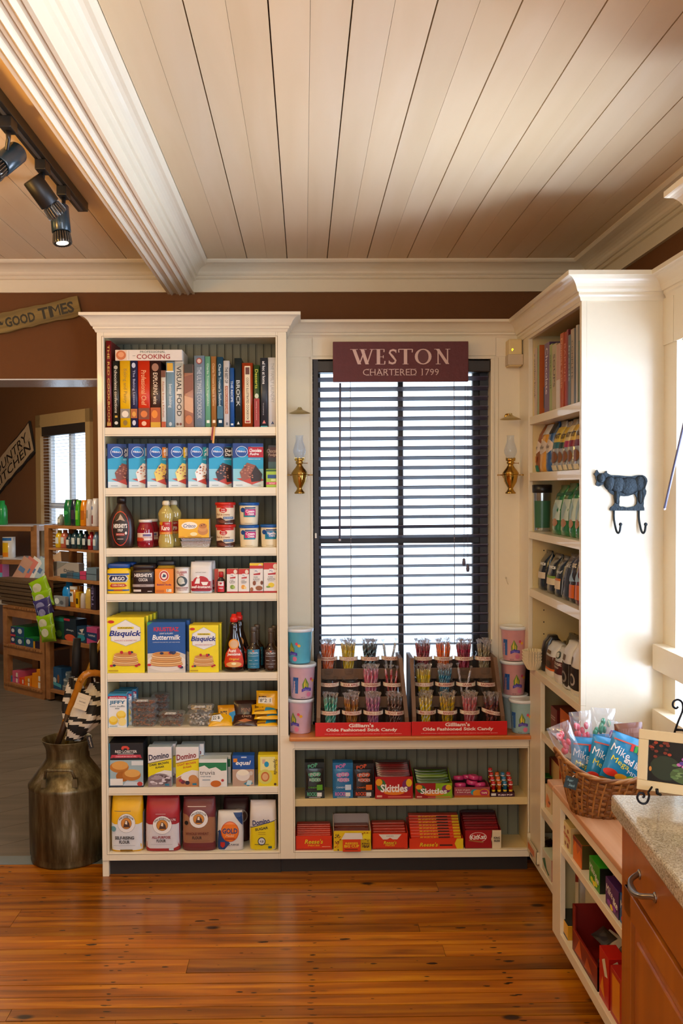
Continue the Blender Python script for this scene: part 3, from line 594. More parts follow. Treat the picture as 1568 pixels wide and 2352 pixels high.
# ---- cookbooks, spines outward
BK = [  # x0, x1, ytop, spine, lettering, text, text colour, (v0, v1 of text), extra art, label
 (243, 254.8, 783, '7d1c1c', 'THE RED COOKBOOK', 'c9a24a', .05, .95, [('r', .1, .02, .9, .06, 'b8862e')], 'tall dark red spine with gilt lettering, at the far left'),
 (258, 274, 829, '20241f', 'chocolates confections', 'd8d4c4', .22, .86, [('e', .5, .9, .3, .03, 'a8a898'), ('e', .5, .07, .28, .025, 'd0d0c8'), ('r', .3, .15, .7, .18, 'caa030')], 'black spine lettered with chocolates and confections'),
 (274.8, 298.5, 828.7, 'eebb06', 'Baking and Pastry', 'a88410', .36, .88, [('r', 0, .14, 1, .28, '8b8478'), ('e', .5, .2, .35, .05, 'e8e0d0'), ('e', .5, .07, .22, .04, '8a6a10')], 'yellow spine with a dough photo near its foot'),
 (299, 315, 828.7, '232750', 'The Baking Lesson', 'a8aed0', .34, .86, [('e', .5, .93, .3, .04, 'c0c8e0'), ('r', 0, .14, 1, .28, 'b05a1a'), ('e', .5, .2, .3, .04, 'e0a040'), ('e', .5, .07, .28, .04, 'd0d4e8')], 'narrow navy spine with an orange photo'),
 (316, 343.6, 827.7, 'd6340f', 'Professional Chef', 'f0a878', .33, .85, [('r', 0, .12, 1, .29, '7a2e18'), ('e', .5, .2, .3, .05, 'e07830'), ('e', .5, .06, .22, .035, 'f0c0a0')], 'wide red-orange spine of a chef textbook'),
 (344.2, 368.8, 828.7, '3c2018', 'EXPLORING wine', 'f2dcc0', .35, .82, [('r', 0, .08, 1, .30, 'b85010'), ('e', .4, .2, .3, .06, 'e88a20'), ('r', 0, 0, 1, .08, 'd8a818'), ('e', .5, .9, .35, .06, '9a6a54')], 'brown wine book with an orange photo at its foot'),
 (369.4, 380.4, 851, 'e2ddd2', 'Notes from a Kitchen', 'b06a4a', .18, .8, [('r', 0, .88, 1, 1, '6a3018'), ('r', 0, 0, 1, .1, 'b84a14')], 'thin short white spine with brown top band'),
 (381, 399.6, 831, '7d9eb2', 'better baking', 'd8e4ea', .3, .66, [('r', .1, .86, .9, .98, 'd8a828'), ('r', 0, .84, 1, .86, 'dfe6ea'), ('e', .5, .05, .2, .03, 'b8c8d2')], 'pale blue spine with a yellow patch on top'),
 (400.2, 421.6, 830, 'e6e4dc', 'VISUAL FOOD', '2a2a2c', .17, .93, [('e', .3, .05, .14, .02, '5a3a2a'), ('e', .65, .05, .14, .02, '7a3a2a'), ('r', .1, .93, .9, .97, 'a8b0a8')], 'white spine with large dark capitals'),
 (422.2, 443.6, 836.6, 'b98570', '', '3a2018', .2, .8, [('r', 0, .86, 1, 1, '2a2220'), ('p', [(0, .52), (1, .6), (1, .84), (0, .8)], '8a5040'), ('p', [(0, .28), (1, .22), (1, .46), (0, .5)], 'd8a888'), ('e', .5, .12, .4, .07, 'c87848')], 'spine covered by a flesh-toned food photo'),
 (445.2, 469.2, 817, '7f93a8', 'THE ULTIMATE COOKBOOK', 'cdd8e2', .12, .84, [('e', .5, .925, .32, .045, '8c3a38'), ('e', .5, .925, .2, .03, 'd8b8a8'), ('r', .25, .03, .7, .08, '5a6e84')], 'grey-blue spine with a round maroon emblem'),
 (470, 483.2, 818.7, '6fb393', "Charlie Trotter's Vegetables", 'd2e8dc', .3, .9, [('r', .25, .06, .8, .1, 'e8f0ea')], 'mint green spine of the chef series'),
 (484, 496.4, 818.7, 'a9743e', "Charlie Trotter's Meat & Game", 'e8c89a', .3, .9, [('r', .25, .06, .8, .1, 'f0e0c8')], 'tan spine of the chef series with ribbons below'),
 (497.4, 511.8, 820, '1d4a66', "Charlie Trotter's Seafood", 'c8dce8', .3, .9, [('r', 0, .12, 1, .3, '2e6a8a'), ('r', .25, .06, .8, .1, 'e0ecf2')], 'teal-blue spine of the chef series'),
 (512.6, 526.6, 828.6, 'dad8da', 'THE BEST OF', '34343c', .66, .9, [('r', .25, .2, .75, .62, 'a85a3a'), ('t', 'AMERICAN KITCHEN', .5, .41, .3, .4, 'e8d8cc', dict(rot=-90)), ('r', .4, .03, .7, .07, '5a6070')], 'white spine with a terracotta title panel'),
 (527.2, 537.2, 845, '1e56a0', 'THE RECIPE', 'd0e0f2', .42, .78, [('r', .2, .03, .8, .06, 'd0e0f2')], 'low narrow bright blue spine'),
 (538, 554.4, 822.7, '1d2a2c', 'BROCK', 'c4ccce', .3, .68, [('p', [(.3, .04), (.7, .04), (.5, .085)], 'dadada')], 'dark slate spine with five pale capitals'),
 (555.4, 580.6, 833.6, 'a33c10', '', 'd8c8a8', .2, .8, [('r', .22, .06, .78, .95, 'e4d6b8'), ('r', .3, .82, .7, .93, '5a2018'), ('t', "COOK'S ILLUSTRATED COOKBOOK", .5, .44, .24, .66, '3a2a20', dict(rot=-90)), ('r', .3, .07, .7, .1, 'a8303a')], 'rust spine with a long cream title panel'),
 (582, 595.8, 838.6, '2c4a20', 'Desserts', 'c8cc3a', .62, .93, [('r', 0, 0, 1, .46, '9c2226'), ('t', 'baking and more', .45, .26, .2, .3, 'e0b0a8', dict(rot=-90)), ('e', .5, .5, .35, .04, 'c8d0b8')], 'green and red spine lettered Desserts'),
 (597, 614, 822, '2e333d', 'ad hoc at home', 'eef0f2', .62, .95, [('p', [(.25, .05), (.75, .05), (.5, .1)], 'd87a7a'), ('r', 0, 0, 1, .015, '1e9aa8'), ('t', 'THOMAS', .4, .26, .14, .18, 'c8ccd4', dict(rot=-90))], 'charcoal spine with white lower-case title'),
 (615, 635, 821.4, 'dcdfe6', 'THE FAMILY LAUNDRY', 'aab0ba', .35, .92, [('p', [(.3, .04), (.7, .04), (.5, .085)], '2a3a6a')], 'plain white spine at the far right end'),
]
zs0 = SZ[0]+.0002
for (p0, p1, pt, col, txt, tc2, v0, v1, ex, lab) in BK:
    Y = YF+.014+random.uniform(0, .012); cx, w, h = span(p0, p1, pt, zs0, Y); d = random.uniform(.17, .2)
    g = G(); m = P(col, .35); g.box(-w/2, w/2, .003, d, 0, h, m, .001); g.box(-w/2+.0025, w/2-.0025, .005, d-.004, h-.0005, h+.0008, P('e8e2d2', .8, key='page_block'))
    B = Body([(0, w/2-.0002, .004), (h-.0002, w/2-.0002, .004)], 2.2); B.mesh(g, m, 16)
    # rounded spine sits in front of the boards
    cm = list(ex); 
    if txt: cm.append(('t', txt, .5, (v0+v1)/2, .55 if len(txt) < 14 else .45, v1-v0, tc2, dict(rot=-90)))
    art(g, cm, (lambda w, h: lambda u, v, l: ((u-.5)*w*.92, -.0042-l, v*h))(w, h))
    o = g.build('book', loc=(cx, Y, zs0), label='cookbook with '+lab if len(('cookbook with '+lab).split()) > 3 else lab, category='book', group='cookbooks on the top shelf')
    o['label'] = ('cookbook, '+lab)[:200]
cx, w, h = span(264.6, 418, 803.5, 0, YF+.01); zb_ = at(340, 828.3, YF+.01).z
g = G(); h -= zb_; g.box(-w/2, w/2, 0, .2, 0, h, P('e4dcd2', .35), .0015); g.box(w/2-.003, w/2+.0003, .005, .19, .002, h-.002, P('efe9dc', .8, key='page_block'))
art(g, [('r', 0, .02, .17, .98, 'e0c8b0'), ('e', .085, .5, .075, .44, 'c86a3a'), ('e', .085, .55, .045, .25, 'e0986a'), T('PROFESSIONAL', .56, .8, .38, .2, '6a7a70'), T('COOKING', .57, .36, .5, .44, '9c2430'), ('r', .2, .1, .205, .9, 'b0a8a0'), ('r', .26, .42, .3, .46, '8a8a80')], face(w, h, 0))
g.build('book', loc=(cx, YF+.01, zb_+.0005), label='thick white cookbook lying flat across the upright books', category='book', group='cookbooks on the top shelf')
g = G()
for (px, c, e) in ((486, '8a1420', 1012), (489.5, 'd8a050', 1019)):
    p, q = at(px+3, 980, YF-.001), at(px, e, YF-.002); g.add([(p.x-.0035, YF+.012, p.z+.0012), (p.x+.0035, YF+.012, p.z+.0012), (p.x+.0035, YF-.0015, p.z), (p.x-.0035, YF-.0015, p.z), (q.x+.0035, YF-.002, q.z), (q.x-.004, YF-.002, q.z+.003)], [(0, 1, 2, 3), (3, 2, 4, 5)], P(c, .4, key='ribbon'))
g.build('ribbon_marker', label='red and gold page ribbons hanging over the shelf edge', category='ribbon', fixn=False)
# ---- shelf 2: cake mixes turned a little to the right
zz = SZ[1]+.0003
def mixart(lab, labcol, cake, top='123a86'):
    c = [('r', 0, 0, 1, 1, '20a4cf'), ('r', 0, .0, 1, .42, '8fd0e2'), ('r', 0, 0, 1, .14, 'dfe8ea'), ('r', 0, .93, 1, 1, top), ('p', [(0, .66), (.5, .72), (.62, 1), (0, 1)], top),
         ('e', .29, .81, .2, .125, 'e8f4fa'), ('e', .29, .81, .185, .115, '1450a4'), ('e', .29, .86, .12, .05, '2a8ad0'), T('Pillsbury', .29, .81, .29, .055, 'ffffff', b=.02),
         ('r', .5, .68, 1, .92, labcol)]
    c += [T(lab.split()[0], .74, .84, .4, .08, 'ffffff', b=.03, sh=.2), T(lab.split()[1], .7, .75, .3, .07, 'ffffff', b=.03, sh=.2), T('PREMIUM CAKE MIX', .7, .64, .4, .025, 'e8f4f8')]
    c += [('p', [(.1, .2), (.62, .06), (1, .16), (.9, .24)], 'c8432e'), ('p', [(.22, .34), (.46, .56), (.74, .5), (.6, .22), (.3, .14)], cake), ('p', [(.74, .5), (.96, .3), (.92, .14), (.6, .12), (.56, .26)], '2e1a14')]
    rn = random.Random(5)
    for k in range(22): u, v = rn.uniform(.28, .64), rn.uniform(.22, .5); c.append(('e', u, v, .03, .014, rn.choice(['c8886a', '5a2a20', 'd89a80'])))
    c += [('r', .08, .04, .3, .055, '90a0a8'), ('r', .6, .04, .9, .055, '90a0a8')]
    return c
mixes = [(249.6, 'Moist Chocolate', '1a2a5a', '8a4a3a', 'with a chocolate cake picture, first from the left'), (297.6, 'Classic White', '2a8ac8', 'f2efe6', 'with a white cake picture, second from the left'),
 (340, 'Butter Yellow', 'e08a1a', 'f0d060', 'with an orange flavour banner, third from the left'), (388.8, 'Lemon Moist', 'e6c41a', 'f4e48a', 'with a yellow flavour banner, fourth from the left'),
 (434, 'Angel Food', '28a0b0', 'fbfbf6', 'with a turquoise flavour banner, fifth from the left'), (481.8, 'Devils Dark', '22181c', '3a2420', 'with a black flavour banner, sixth from the left'), (537, 'Chocolate Fudge', 'b8142c', '9a5a48', 'with a red chocolate banner, seventh from the left')]
Y = YF+.012
for i, (px, lab, bc_, cake, d) in enumerate(mixes):
    h = at(300, 1019, Y).z-zz; w = .128; a = 24 if i < 6 else 14; dp = .034
    g = G(); g.box(0, w, 0, dp, 0, h, P('1a4a9c', .35), .001)
    art(g, mixart(lab, bc_, cake), lambda u, v, l: (u*w, -l, v*h)); art(g, [('r', 0, 0, 1, 1, '123a86'), T('NUTRITION FACTS', .5, .45, .3, .5, 'a8c0e0', rot=-90), ('r', .2, .72, .8, .9, 'c8d8ee')], sidef(0, dp, h, -1))
    x = at(px-9, 1060, Y).x+.012
    g.build('cake_mix_box', loc=(x, Y, zz), rz=R(a), label='blue cake mix box '+d, category='box', group='cake mixes on the second shelf')
pack('cake_mix_box', 'dark chocolate fudge mix box behind the small green box', 'box', 604, 668, 1022, zz, Y+.065, .03, '2a2a38', [('r', .0, .7, 1, .95, '4a1a22'), T('Chocolate', .3, .86, .75, .09, 'c0a8a0', sh=.2, b=.02), T('Fudge', .25, .76, .5, .08, 'c0a8a0', sh=.2, b=.02), ('e', .3, .35, .35, .18, '2a1612'), ('r', 0, .42, 1, .6, '406a78')], w=.075, group='cake mixes on the second shelf')
pack('mix_box', 'small lime green dessert mix box at the shelf end', 'box', 604.5, 645, 1077, zz, YF+.008, .035, 'a4c83a', [('r', 0, .86, 1, .97, '2a5a1e'), ('r', .12, .48, .9, .68, '1c4a8a'), ('r', 0, .14, 1, .28, 'd84a6a'), T('INSTANT', .5, .21, .5, .07, 'ffe8e8'), ('r', .4, .33, .8, .44, 'd8e0a0')], side='8ab030', w=.05)
# ---- turned and moulded containers
def body(name, label, cat, p0, p1, pt, z, Y, sec, col, cmds=(), p=2., span_=.9, fz=(0, 1), kids=(), group=None, r=.3, rz=0, mt=None, n=32, coat=0, hd=None):
    """sec in units of (height 0..1, half width 0..1, half depth 0..1)"""
    cx, w, h = span(p0, p1, pt, z, Y); hw = w/2; hd = hd or hw
    B = Body([(a*h, b*hw, c*hd) for a, b, c in sec], p); g = G(); B.mesh(g, mt or P(col, r, coat=coat), n)
    art(g, cmds, B.f(fz[0]*h, fz[1]*h, w*span_), True, .0006)
    tg = dict(label=label, category=cat)
    if group: tg['group'] = group
    o = g.build(name, loc=(cx, Y+hd, z), rz=R(rz), **tg)
    for (nm, s2, c2, r2, cm2) in kids:
        g2 = G(); B2 = Body([(a*h, b*hw, c*hd) for a, b, c in s2], p if nm not in ('cap', 'lid', 'neck') else (2. if p < 3 else p)); B2.mesh(g2, c2 if not isinstance(c2, str) else P(c2, r2), n)
        if cm2: art(g2, cm2, B2.f(s2[0][0]*h, s2[-1][0]*h, w*span_), True, .0006)
        g2.build(nm, o)
    return o
zz = SZ[2]+.0003; Y3 = YF+.012
body('syrup_bottle', 'dark brown chocolate syrup bottle with oval black label', 'bottle', 245, 305.5, 1140.6, zz, Y3,
 [(0, .82, .8), (.03, .88, .85), (.15, .95, .95), (.38, 1, 1), (.55, .93, .95), (.68, .72, .8), (.78, .46, .6), (.84, .34, .5), (.87, .34, .5)], '2e1a14',
 [('e', .5, .38, .40, .34, 'c23a22'), ('e', .5, .38, .375, .32, '17110f'), ('e', .5, .38, .345, .29, '2a1a16'), ('p', [(.28, .52), (.5, .55), (.72, .52), (.6, .60), (.5, .66), (.42, .57)], 'b8a090'), T("HERSHEY'S", .5, .43, .62, .085, 'f4f0ea', b=.03), T('SYRUP', .5, .345, .24, .05, 'f4f0ea', b=.02), ('r', .3, .24, .7, .29, 'a83222'), T('GENUINE CHOCOLATE FLAVOR', .5, .265, .36, .02, 'f0e0d8'), ('r', .36, .17, .64, .18, 'e0d0c8'), ('e', .76, .29, .045, .03, 'e8e4de')], 2., .82, (0, 1),
 [('cap', [(.87, .28, .42), (.875, .36, .52), (.985, .34, .5), (1., .24, .36)], '1c1412', .35, ())], hd=.032)
jam = lambda z0: None
JAMK = [('lid', [(.90, .72, .72), (.905, .80, .80), (.985, .80, .80), (1, .76, .76)], 'e4e0da', .3, ())]
JAMS = [(0, .86, .86), (.03, .95, .95), (.12, 1, 1), (.62, 1, 1), (.72, .93, .93), (.82, .76, .76), (.90, .72, .72)]
o = body('jam_jar', 'red maraschino cherry jar with white lid on the third shelf', 'jar', 311, 350, 1194, zz, Y3, JAMS, '8c1426', [('r', 0, .22, 1, .62, 'e6d2c8'), ('r', 0, .14, 1, .22, '8c1426'), ('e', .3, .28, .2, .1, 'c8482a'), ('r', .45, .44, .75, .56, '6a5a8a'), ('r', .2, .36, .8, .39, 'b07a6a')], 2, 1.5, (.12, .78), JAMK, mt=P('8c1426', .08, coat=.6))
dup(o, (o.location.x+.012, o.location.y+.078, zz), 'second white-lidded red cherry jar hidden behind the front jar')
KS = [(0, .86, .8), (.03, .92, .88), (.12, 1, .95), (.22, .92, .9), (.27, .82, .85), (.56, .82, .85), (.6, .9, .9), (.72, 1, .95), (.78, .86, .85), (.86, .5, .6), (.90, .38, .46)]
cl = P('b8a860', .08, key='corn_syrup', coat=.8)
o = body('corn_syrup_bottle', 'clear corn syrup bottle with red label and white cap', 'bottle', 360, 397.5, 1150, zz, Y3, KS, 'b8a860', [('r', 0, 0, 1, 1, 'b81c14'), ('r', 0, 0, 1, .2, 'd87a10'), T('Karo', .5, .5, .62, .38, 'fff6ea', b=.04), T('Light', .66, .86, .34, .14, 'e8d8c8'), ('r', .2, .08, .8, .12, 'f0d080'), ('p', [(0, .8), (.25, .72), (.3, 1), (0, 1)], 'd89a18')], 2, .8, (.285, .55), [('cap', [(.90, .38, .46), (.905, .46, .55), (.965, .46, .55), (1, .36, .44)], 'e2dcc4', .35, ())], mt=cl, hd=.028)
dup(o, (o.location.x+.022, o.location.y+.07, zz), 'second corn syrup bottle half hidden behind the first one')
pw = at(480, 1240, Y3).x-at(411, 1240, Y3).x
FOIL = P('c9c9cd', .22, 1., key='foil', bump=.6, bs=300)
def pan():
    g = G(); w, d, h = pw*.5, .05, .026; r0 = [(-w*.9, -d*.85, 0), (w*.9, -d*.85, 0), (w*.9, d*.85, 0), (-w*.9, d*.85, 0)]; r1 = [(-w, -d, h), (w, -d, h), (w, d, h), (-w, d, h)]; r2 = [(x*1.05, y*1.06, h+.001) for x, y, _ in r1]; r3 = [(x*.86, y*.82, .001) for x, y, _ in r1]
    g.add(r0+r1+r2+r3, [(3, 2, 1, 0)]+[(i, (i+1) % 4, 4+(i+1) % 4, 4+i) for i in range(4)]+[(4+i, 4+(i+1) % 4, 8+(i+1) % 4, 8+i) for i in range(4)]+[(4+i, 4+(i+1) % 4, 12+(i+1) % 4, 12+i) for i in range(4)]+[(12, 13, 14, 15)], FOIL); return g
cx = (at(411, 1250, Y3).x+at(486, 1250, Y3).x)/2; zp_ = (at(450, 1234.6, Y3).z-zz-.028)/2
o = pan().build('foil_loaf_pan', loc=(cx, Y3+.055, zz), label='silver foil loaf pan at the bottom of the nested pair', category='pan', group='foil loaf pans'); dup(o, (cx+.002, Y3+.055, zz+.013), 'silver foil loaf pan nested on top, under the yellow box')
zt = zz+.041
pack('shortening_box', 'yellow baking stick box with cookies resting on foil pans', 'box', 409.5, 479.6, 1192.7, zt, Y3+.002, .07, 'eeb61c', [('e', .36, .66, .26, .2, 'f6f0e4'), T('Crisco', .36, .65, .4, .2, '5a6a9a', sh=.25, b=.02), ('e', .8, .36, .17, .22, 'c8864a'), ('e', .79, .5, .15, .17, 'd89a5a'), ('e', .8, .64, .13, .14, 'c07a3a'), ('e', .76, .66, .02, .03, '4a2a1a'), ('e', .84, .7, .02, .03, '4a2a1a'), ('e', .5, .2, .12, .1, 'f6e8b0'), ('r', .3, .04, .75, .07, 'b87a1a'), ('r', 0, 0, .2, .08, 'd89818')], side='d8d4c8')
TUB = [(0, .88, .88), (.02, .93, .93), (.4, .97, .97), (.88, 1, 1)]
def tub(label, p0, p1, pt, z, red, cm, Y=Y3, name='frosting_tub', grp='frosting tubs on the third shelf'):
    c = 'c8281e' if red else '1458a8'
    return body(name, label, 'tub', p0, p1, pt, z, Y, [(a, b*.95, cc*.95) for a, b, cc in TUB], 'eadfc4' if not red else 'd9bfa6', cm, 2, .95, (.0, .88), [('lid', [(.87, 1., 1.), (.88, 1.03, 1.03), (.97, 1.03, 1.03), (1, .98, .98)], c, .3, ())], group=grp)
RC = [('r', 0, 0, 1, 1, 'ead8bc'), ('r', 0, .86, 1, 1, 'c8281e'), ('e', .42, .74, .2, .13, 'c01c1c'), T('Betty', .42, .78, .2, .07, 'fff', b=.02) if 0 else T('Betty', .42, .78, .2, .07, 'ffffff', b=.02), T('Crocker', .42, .69, .24, .07, 'ffffff', b=.02), T('Rich & Creamy', .42, .5, .7, .13, 'a07040', sh=.2, b=.01), ('r', .42, .28, .92, .4, '3a6a9a'), T('MILK CHOCOLATE', .67, .34, .42, .05, 'ffffff'), ('p', [(0, .3), (.3, .36), (.55, .2), (1, .26), (1, 0), (0, 0)], '4a2418'), ('p', [(.1, .2), (.4, .24), (.7, .06), (.3, .08)], '7a4434'), T('FROSTING', .7, .05, .4, .05, 'ffffff')]
def BCm(cc, t1, t2, pc): return [('r', 0, 0, 1, 1, 'ebe0c2'), ('r', .24, .4, .84, .82, '1c8aa0'), ('r', .3, .48, .86, .8, pc), T(t1, .58, .7, .46, .14, 'fff4fa', b=.03), T(t2, .62, .57, .34, .13, 'fff4fa', b=.03), ('e', .2, .76, .12, .12, '1450a4'), ('r', .3, .84, .86, .9, '1a3a80'), ('r', .3, .08, .7, .1, 'b8a880')]
z1 = at(516, 1205, Y3).z
tub('red-lidded chocolate frosting tub, lower of the stacked pair', 492.5, 539.5, 1205.5, zz, 1, RC)
tub('red-lidded chocolate frosting tub, upper of the stacked pair', 492, 539, 1154, z1, 1, RC)
z1 = at(516, 1206, Y3).z
tub('blue-lidded cream cheese frosting tub, lower of the stacked pair', 547.5, 594, 1206.5, zz, 0, BCm(0, 'Cream', 'Cheese', 'c82a7a'))
tub('blue-lidded cream cheese frosting tub, upper of the stacked pair', 547, 593.5, 1154.5, z1, 0, BCm(0, 'Cream', 'Cheese', 'c82a7a'))
tub('blue-lidded vanilla frosting tub alone at the right end', 596.5, 642, 1205, zz, 0, BCm(0, 'Vanilla', 'Creamy', '1a78b4'))
# ---- shelf 4
zz = SZ[3]+.0003; Y4 = YF+.012
AR = [('r', 0, 0, 1, 1, 'ecc60c'), ('r', 0, .8, 1, .87, '1f4aa0'), ('r', .1, .5, .9, .78, '1d2b70'), ('p', [(.04, .64), (.14, .8), (.86, .8), (.96, .64), (.86, .48), (.14, .48)], 'c8ccd8'), ('p', [(.08, .64), (.17, .77), (.83, .77), (.92, .64), (.83, .51), (.17, .51)], '1d2250'), T('ARGO', .5, .64, .6, .17, 'f4f2ea', b=.03), ('p', [(.12, .3), (.2, .42), (.8, .42), (.9, .32), (.8, .28), (.2, .26)], 'b8281a'), T('CORN STARCH', .5, .35, .56, .08, 'f8e8b0', b=.02), ('r', 0, .1, 1, .16, '1f4aa0'), ('r', .3, .1, .7, .16, 'a83a2a')]
def sqjar(label, name, p0, p1, pt, z, Y, col, cm, lidc, lw=.92, lh=.13, hd=.034, grp=None):
    return body(name, label, 'jar', p0, p1, pt, z, Y, [(0, .94, .92), (.02, .99, .98), (.5, .97, .97), (.74, 1, 1), (.80, .97, .96), (.82, .86, .86), (1-lh, .86, .86)], col, cm, 4.5, .92, (.02, .78), [('lid', [(1-lh-.01, lw, lw), (1-lh, lw+.03, lw+.03), (.985, lw+.03, lw+.03), (1, lw-.02, lw-.02)], lidc, .35, ())], group=grp, hd=hd)
o = sqjar('yellow corn starch jar with blue lid at the left end', 'corn_starch_jar', 243.5, 298, 1295.5, zz, Y4, 'ecc60c', AR, '1a4c9c'); dup(o, (o.location.x+.01, o.location.y+.07, zz), 'second blue-lidded corn starch jar behind the yellow one')
HC = [T("HERSHEY'S", .5, .82, .8, .17, 'f0ebe6', b=.03), T('COCOA', .5, .61, .42, .15, 'f0ebe6', b=.02), ('r', 0, .28, 1, .4, 'a89a98'), T('NATURAL', .5, .34, .3, .06, '6a5a58'), ('r', .05, .06, .4, .16, 'd8d0c8'), ('r', .7, .06, .9, .09, 'd8d0c8')]
o = sqjar('dark brown cocoa jar with matching lid', 'cocoa_jar', 301, 355.5, 1298, zz, Y4, '2c1c1c', HC, '241a1e'); dup(o, (o.location.x+.004, o.location.y+.07, zz), 'second dark cocoa jar behind the front cocoa jar')
pack('baking_soda_box', 'orange baking soda box with round red seal', 'box', 355.5, 397.6, 1307, zz, Y4, .04, 'e8860f', [('e', .5, .72, .27, .23, 'f2e6da'), ('e', .5, .72, .24, .2, 'b8281e'), ('e', .5, .72, .16, .14, 'f4ede4'), ('p', [(.4, .66), (.46, .8), (.6, .76), (.58, .66)], '3a4a6a'), T('Pure', .5, .44, .16, .05, '7a2a4a'), T('Baking Soda', .5, .35, .78, .09, '7a1f5a', b=.03), ('r', .62, .06, .9, .18, 'e8e0d0'), T('7', .7, .12, .08, .1, '2a2a2a', b=.02), ('r', .06, .04, .5, .15, 'c86a10')], side='d07410')
o = sqjar('yellow jar with dark lid behind the baking soda box', 'yeast_jar', 358, 402, 1289, zz, Y4+.05, 'b8922a', [], '2a2c30', hd=.026)
CG = [('r', 0, 0, 1, 1, 'e6e2dc'), T('CLABBER', .5, .86, .7, .1, 'a0222c', b=.03), T('GIRL', .5, .76, .36, .09, 'a0222c', b=.03), ('e', .5, .48, .36, .22, '3a4444'), ('e', .45, .5, .22, .15, 'c8ccc4'), ('r', .5, .38, .7, .46, 'd8d8d0'), T('BAKING POWDER', .5, .2, .8, .07, '8a2030', b=.02), T('DOUBLE ACTING', .5, .12, .7, .05, '8a2030')]
body('baking_powder_can', 'small white can of baking powder with grey emblem', 'can', 399, 435, 1304, zz, Y4, [(0, .97, .97), (.015, 1, 1), (.96, 1, 1), (.965, 1.0, 1.0), (.97, .95, .95)], 'e6e2dc', CG, 2, .95, (.02, .95), [('lid', [(.965, .93, .93), (.966, 1.02, 1.02), (1, 1.0, 1.0)], 'c8ccd0', .25, ())])
BAGS = [(0, .96, .9), (.03, 1, 1), (.5, 1, .98), (.84, .98, .9), (.93, .96, .6), (.97, .95, .2), (1, .95, .12)]
SA = [('r', 0, 0, 1, .08, '2a8ab4'), ('r', .0, .08, 1, .45, 'b81c28'), ('e', .5, .42, .38, .22, 'b81c28'), ('r', 0, .12, 1, .17, '8a1420'), ('e', .37, .62, .07, .05, 'f0eeea'), ('p', [(.2, .36), (.3, .56), (.45, .56), (.44, .36)], 'f0eeea'), ('p', [(.5, .42), (.85, .42), (.78, .3), (.58, .3)], 'f0eeea'), T('saf-instant', .5, .24, .88, .1, 'f4f2f0', b=.04), T('INSTANT YEAST', .5, .78, .5, .03, '8a8a90'), T('POUCH 16 OZ', .4, .035, .4, .035, 'e8f2f8')]
o = body('yeast_pouch', 'white and red brick of instant yeast with chef drawing', 'pouch', 436, 486, 1291, zz, Y4, BAGS, 'dcdcde', SA, 5, .97, (0, .86), hd=.026); dup(o, (o.location.x+.009, o.location.y+.055, zz), 'second silver yeast brick standing behind the red one')
pack('extract_box', 'white and red extract box behind the small dark bottle', 'box', 492.3, 517.4, 1307, zz, Y4+.034, .03, 'dccbb4', [('r', 0, 0, .35, 1, 'b83a22'), ('p', [(.6, .6), (.95, .75), (.95, .4)], 'd8b080')])
body('extract_bottle', 'small dark extract bottle with red cap', 'bottle', 496, 517, 1314, zz, Y4, [(0, .95, .95), (.02, 1, 1), (.5, 1, 1), (.62, .8, .8), (.7, .42, .42), (.76, .4, .4)], '1a1414', [('r', .1, 0, .9, .95, 'c8202a'), ('r', .18, .55, .82, .95, 'e6e2e0'), T('VANILLA', .5, .35, .5, .12, 'ffffff', b=.02), ('e', .5, .78, .15, .1, 'b02a3a')], 2, .95, (.05, .58), [('cap', [(.74, .42, .42), (.75, .56, .56), (.99, .5, .5), (1, .44, .44)], 'b81c20', .35, ())], coat=.5)
def EX(fr, fc, t, tall=0, corner='d8c8b8'): 
    c = [('r', 0, .78, 1, 1, 'c4281c'), ('r', 0, 0, 1, .06, 'b02018'), ('e', .78, .88, .16, .09, 'e8dccc'), ('r', .36, .66, .66, .8, 'f0eeea'), T('Mc', .5, .73, .22, .08, '2a3a8a', b=.03), ('p', [(.28, .64), (.8, .68), (.78, .61), (.3, .6)], 'b81c20'), T('PURE', .45, .53, .3, .04, '5a5a5a'), T(t, .5, .46, .5, .06, '4a4a4a'), T('EXTRACT', .5, .4, .4, .03, '7a7a7a')]
    return c+[('e', u, v, a, b, fc_) for (u, v, a, b, fc_) in fr]
pack('extract_box', 'white and red lime extract box with green fruit', 'box', 520.4, 545.8, 1306.6, zz, Y4, .03, 'ebe7e2', EX([(.5, .25, .2, .09, '7a9a3a'), (.62, .24, .12, .07, 'a8c05a')], 0, 'LIME'), group='extract boxes')
pack('extract_box', 'white and red orange extract box with orange fruit', 'box', 547, 571.8, 1306.8, zz, Y4, .03, 'ebe7e2', EX([(.45, .25, .18, .09, 'e8a03a'), (.62, .22, .12, .06, 'f4d88a')], 0, 'ORANGE'), group='extract boxes')
pack('extract_box', 'tall white almond extract box with yellow top band', 'box', 573, 603.8, 1293.6, zz, Y4, .034, 'ebe7e2', [('r', 0, .92, 1, 1, 'ecc81c')]+EX([(.35, .33, .12, .08, '8a4a2a'), (.7, .16, .26, .08, '9a5a34'), (.9, .34, .1, .07, '7a4024'), (.15, .12, .12, .07, 'a8683e')], 0, 'ALMOND')[1:]+[('r', 0, .82, 1, .92, 'c4281c')], group='extract boxes')
pack('extract_box', 'tall white and red lemon extract box at the right end', 'box', 605, 640, 1292.6, zz, Y4, .034, 'ebe7e2', EX([(.5, .26, .2, .08, 'e8cc2a'), (.3, .2, .14, .03, '7a9a3a')], 0, 'LEMON'), group='extract boxes')
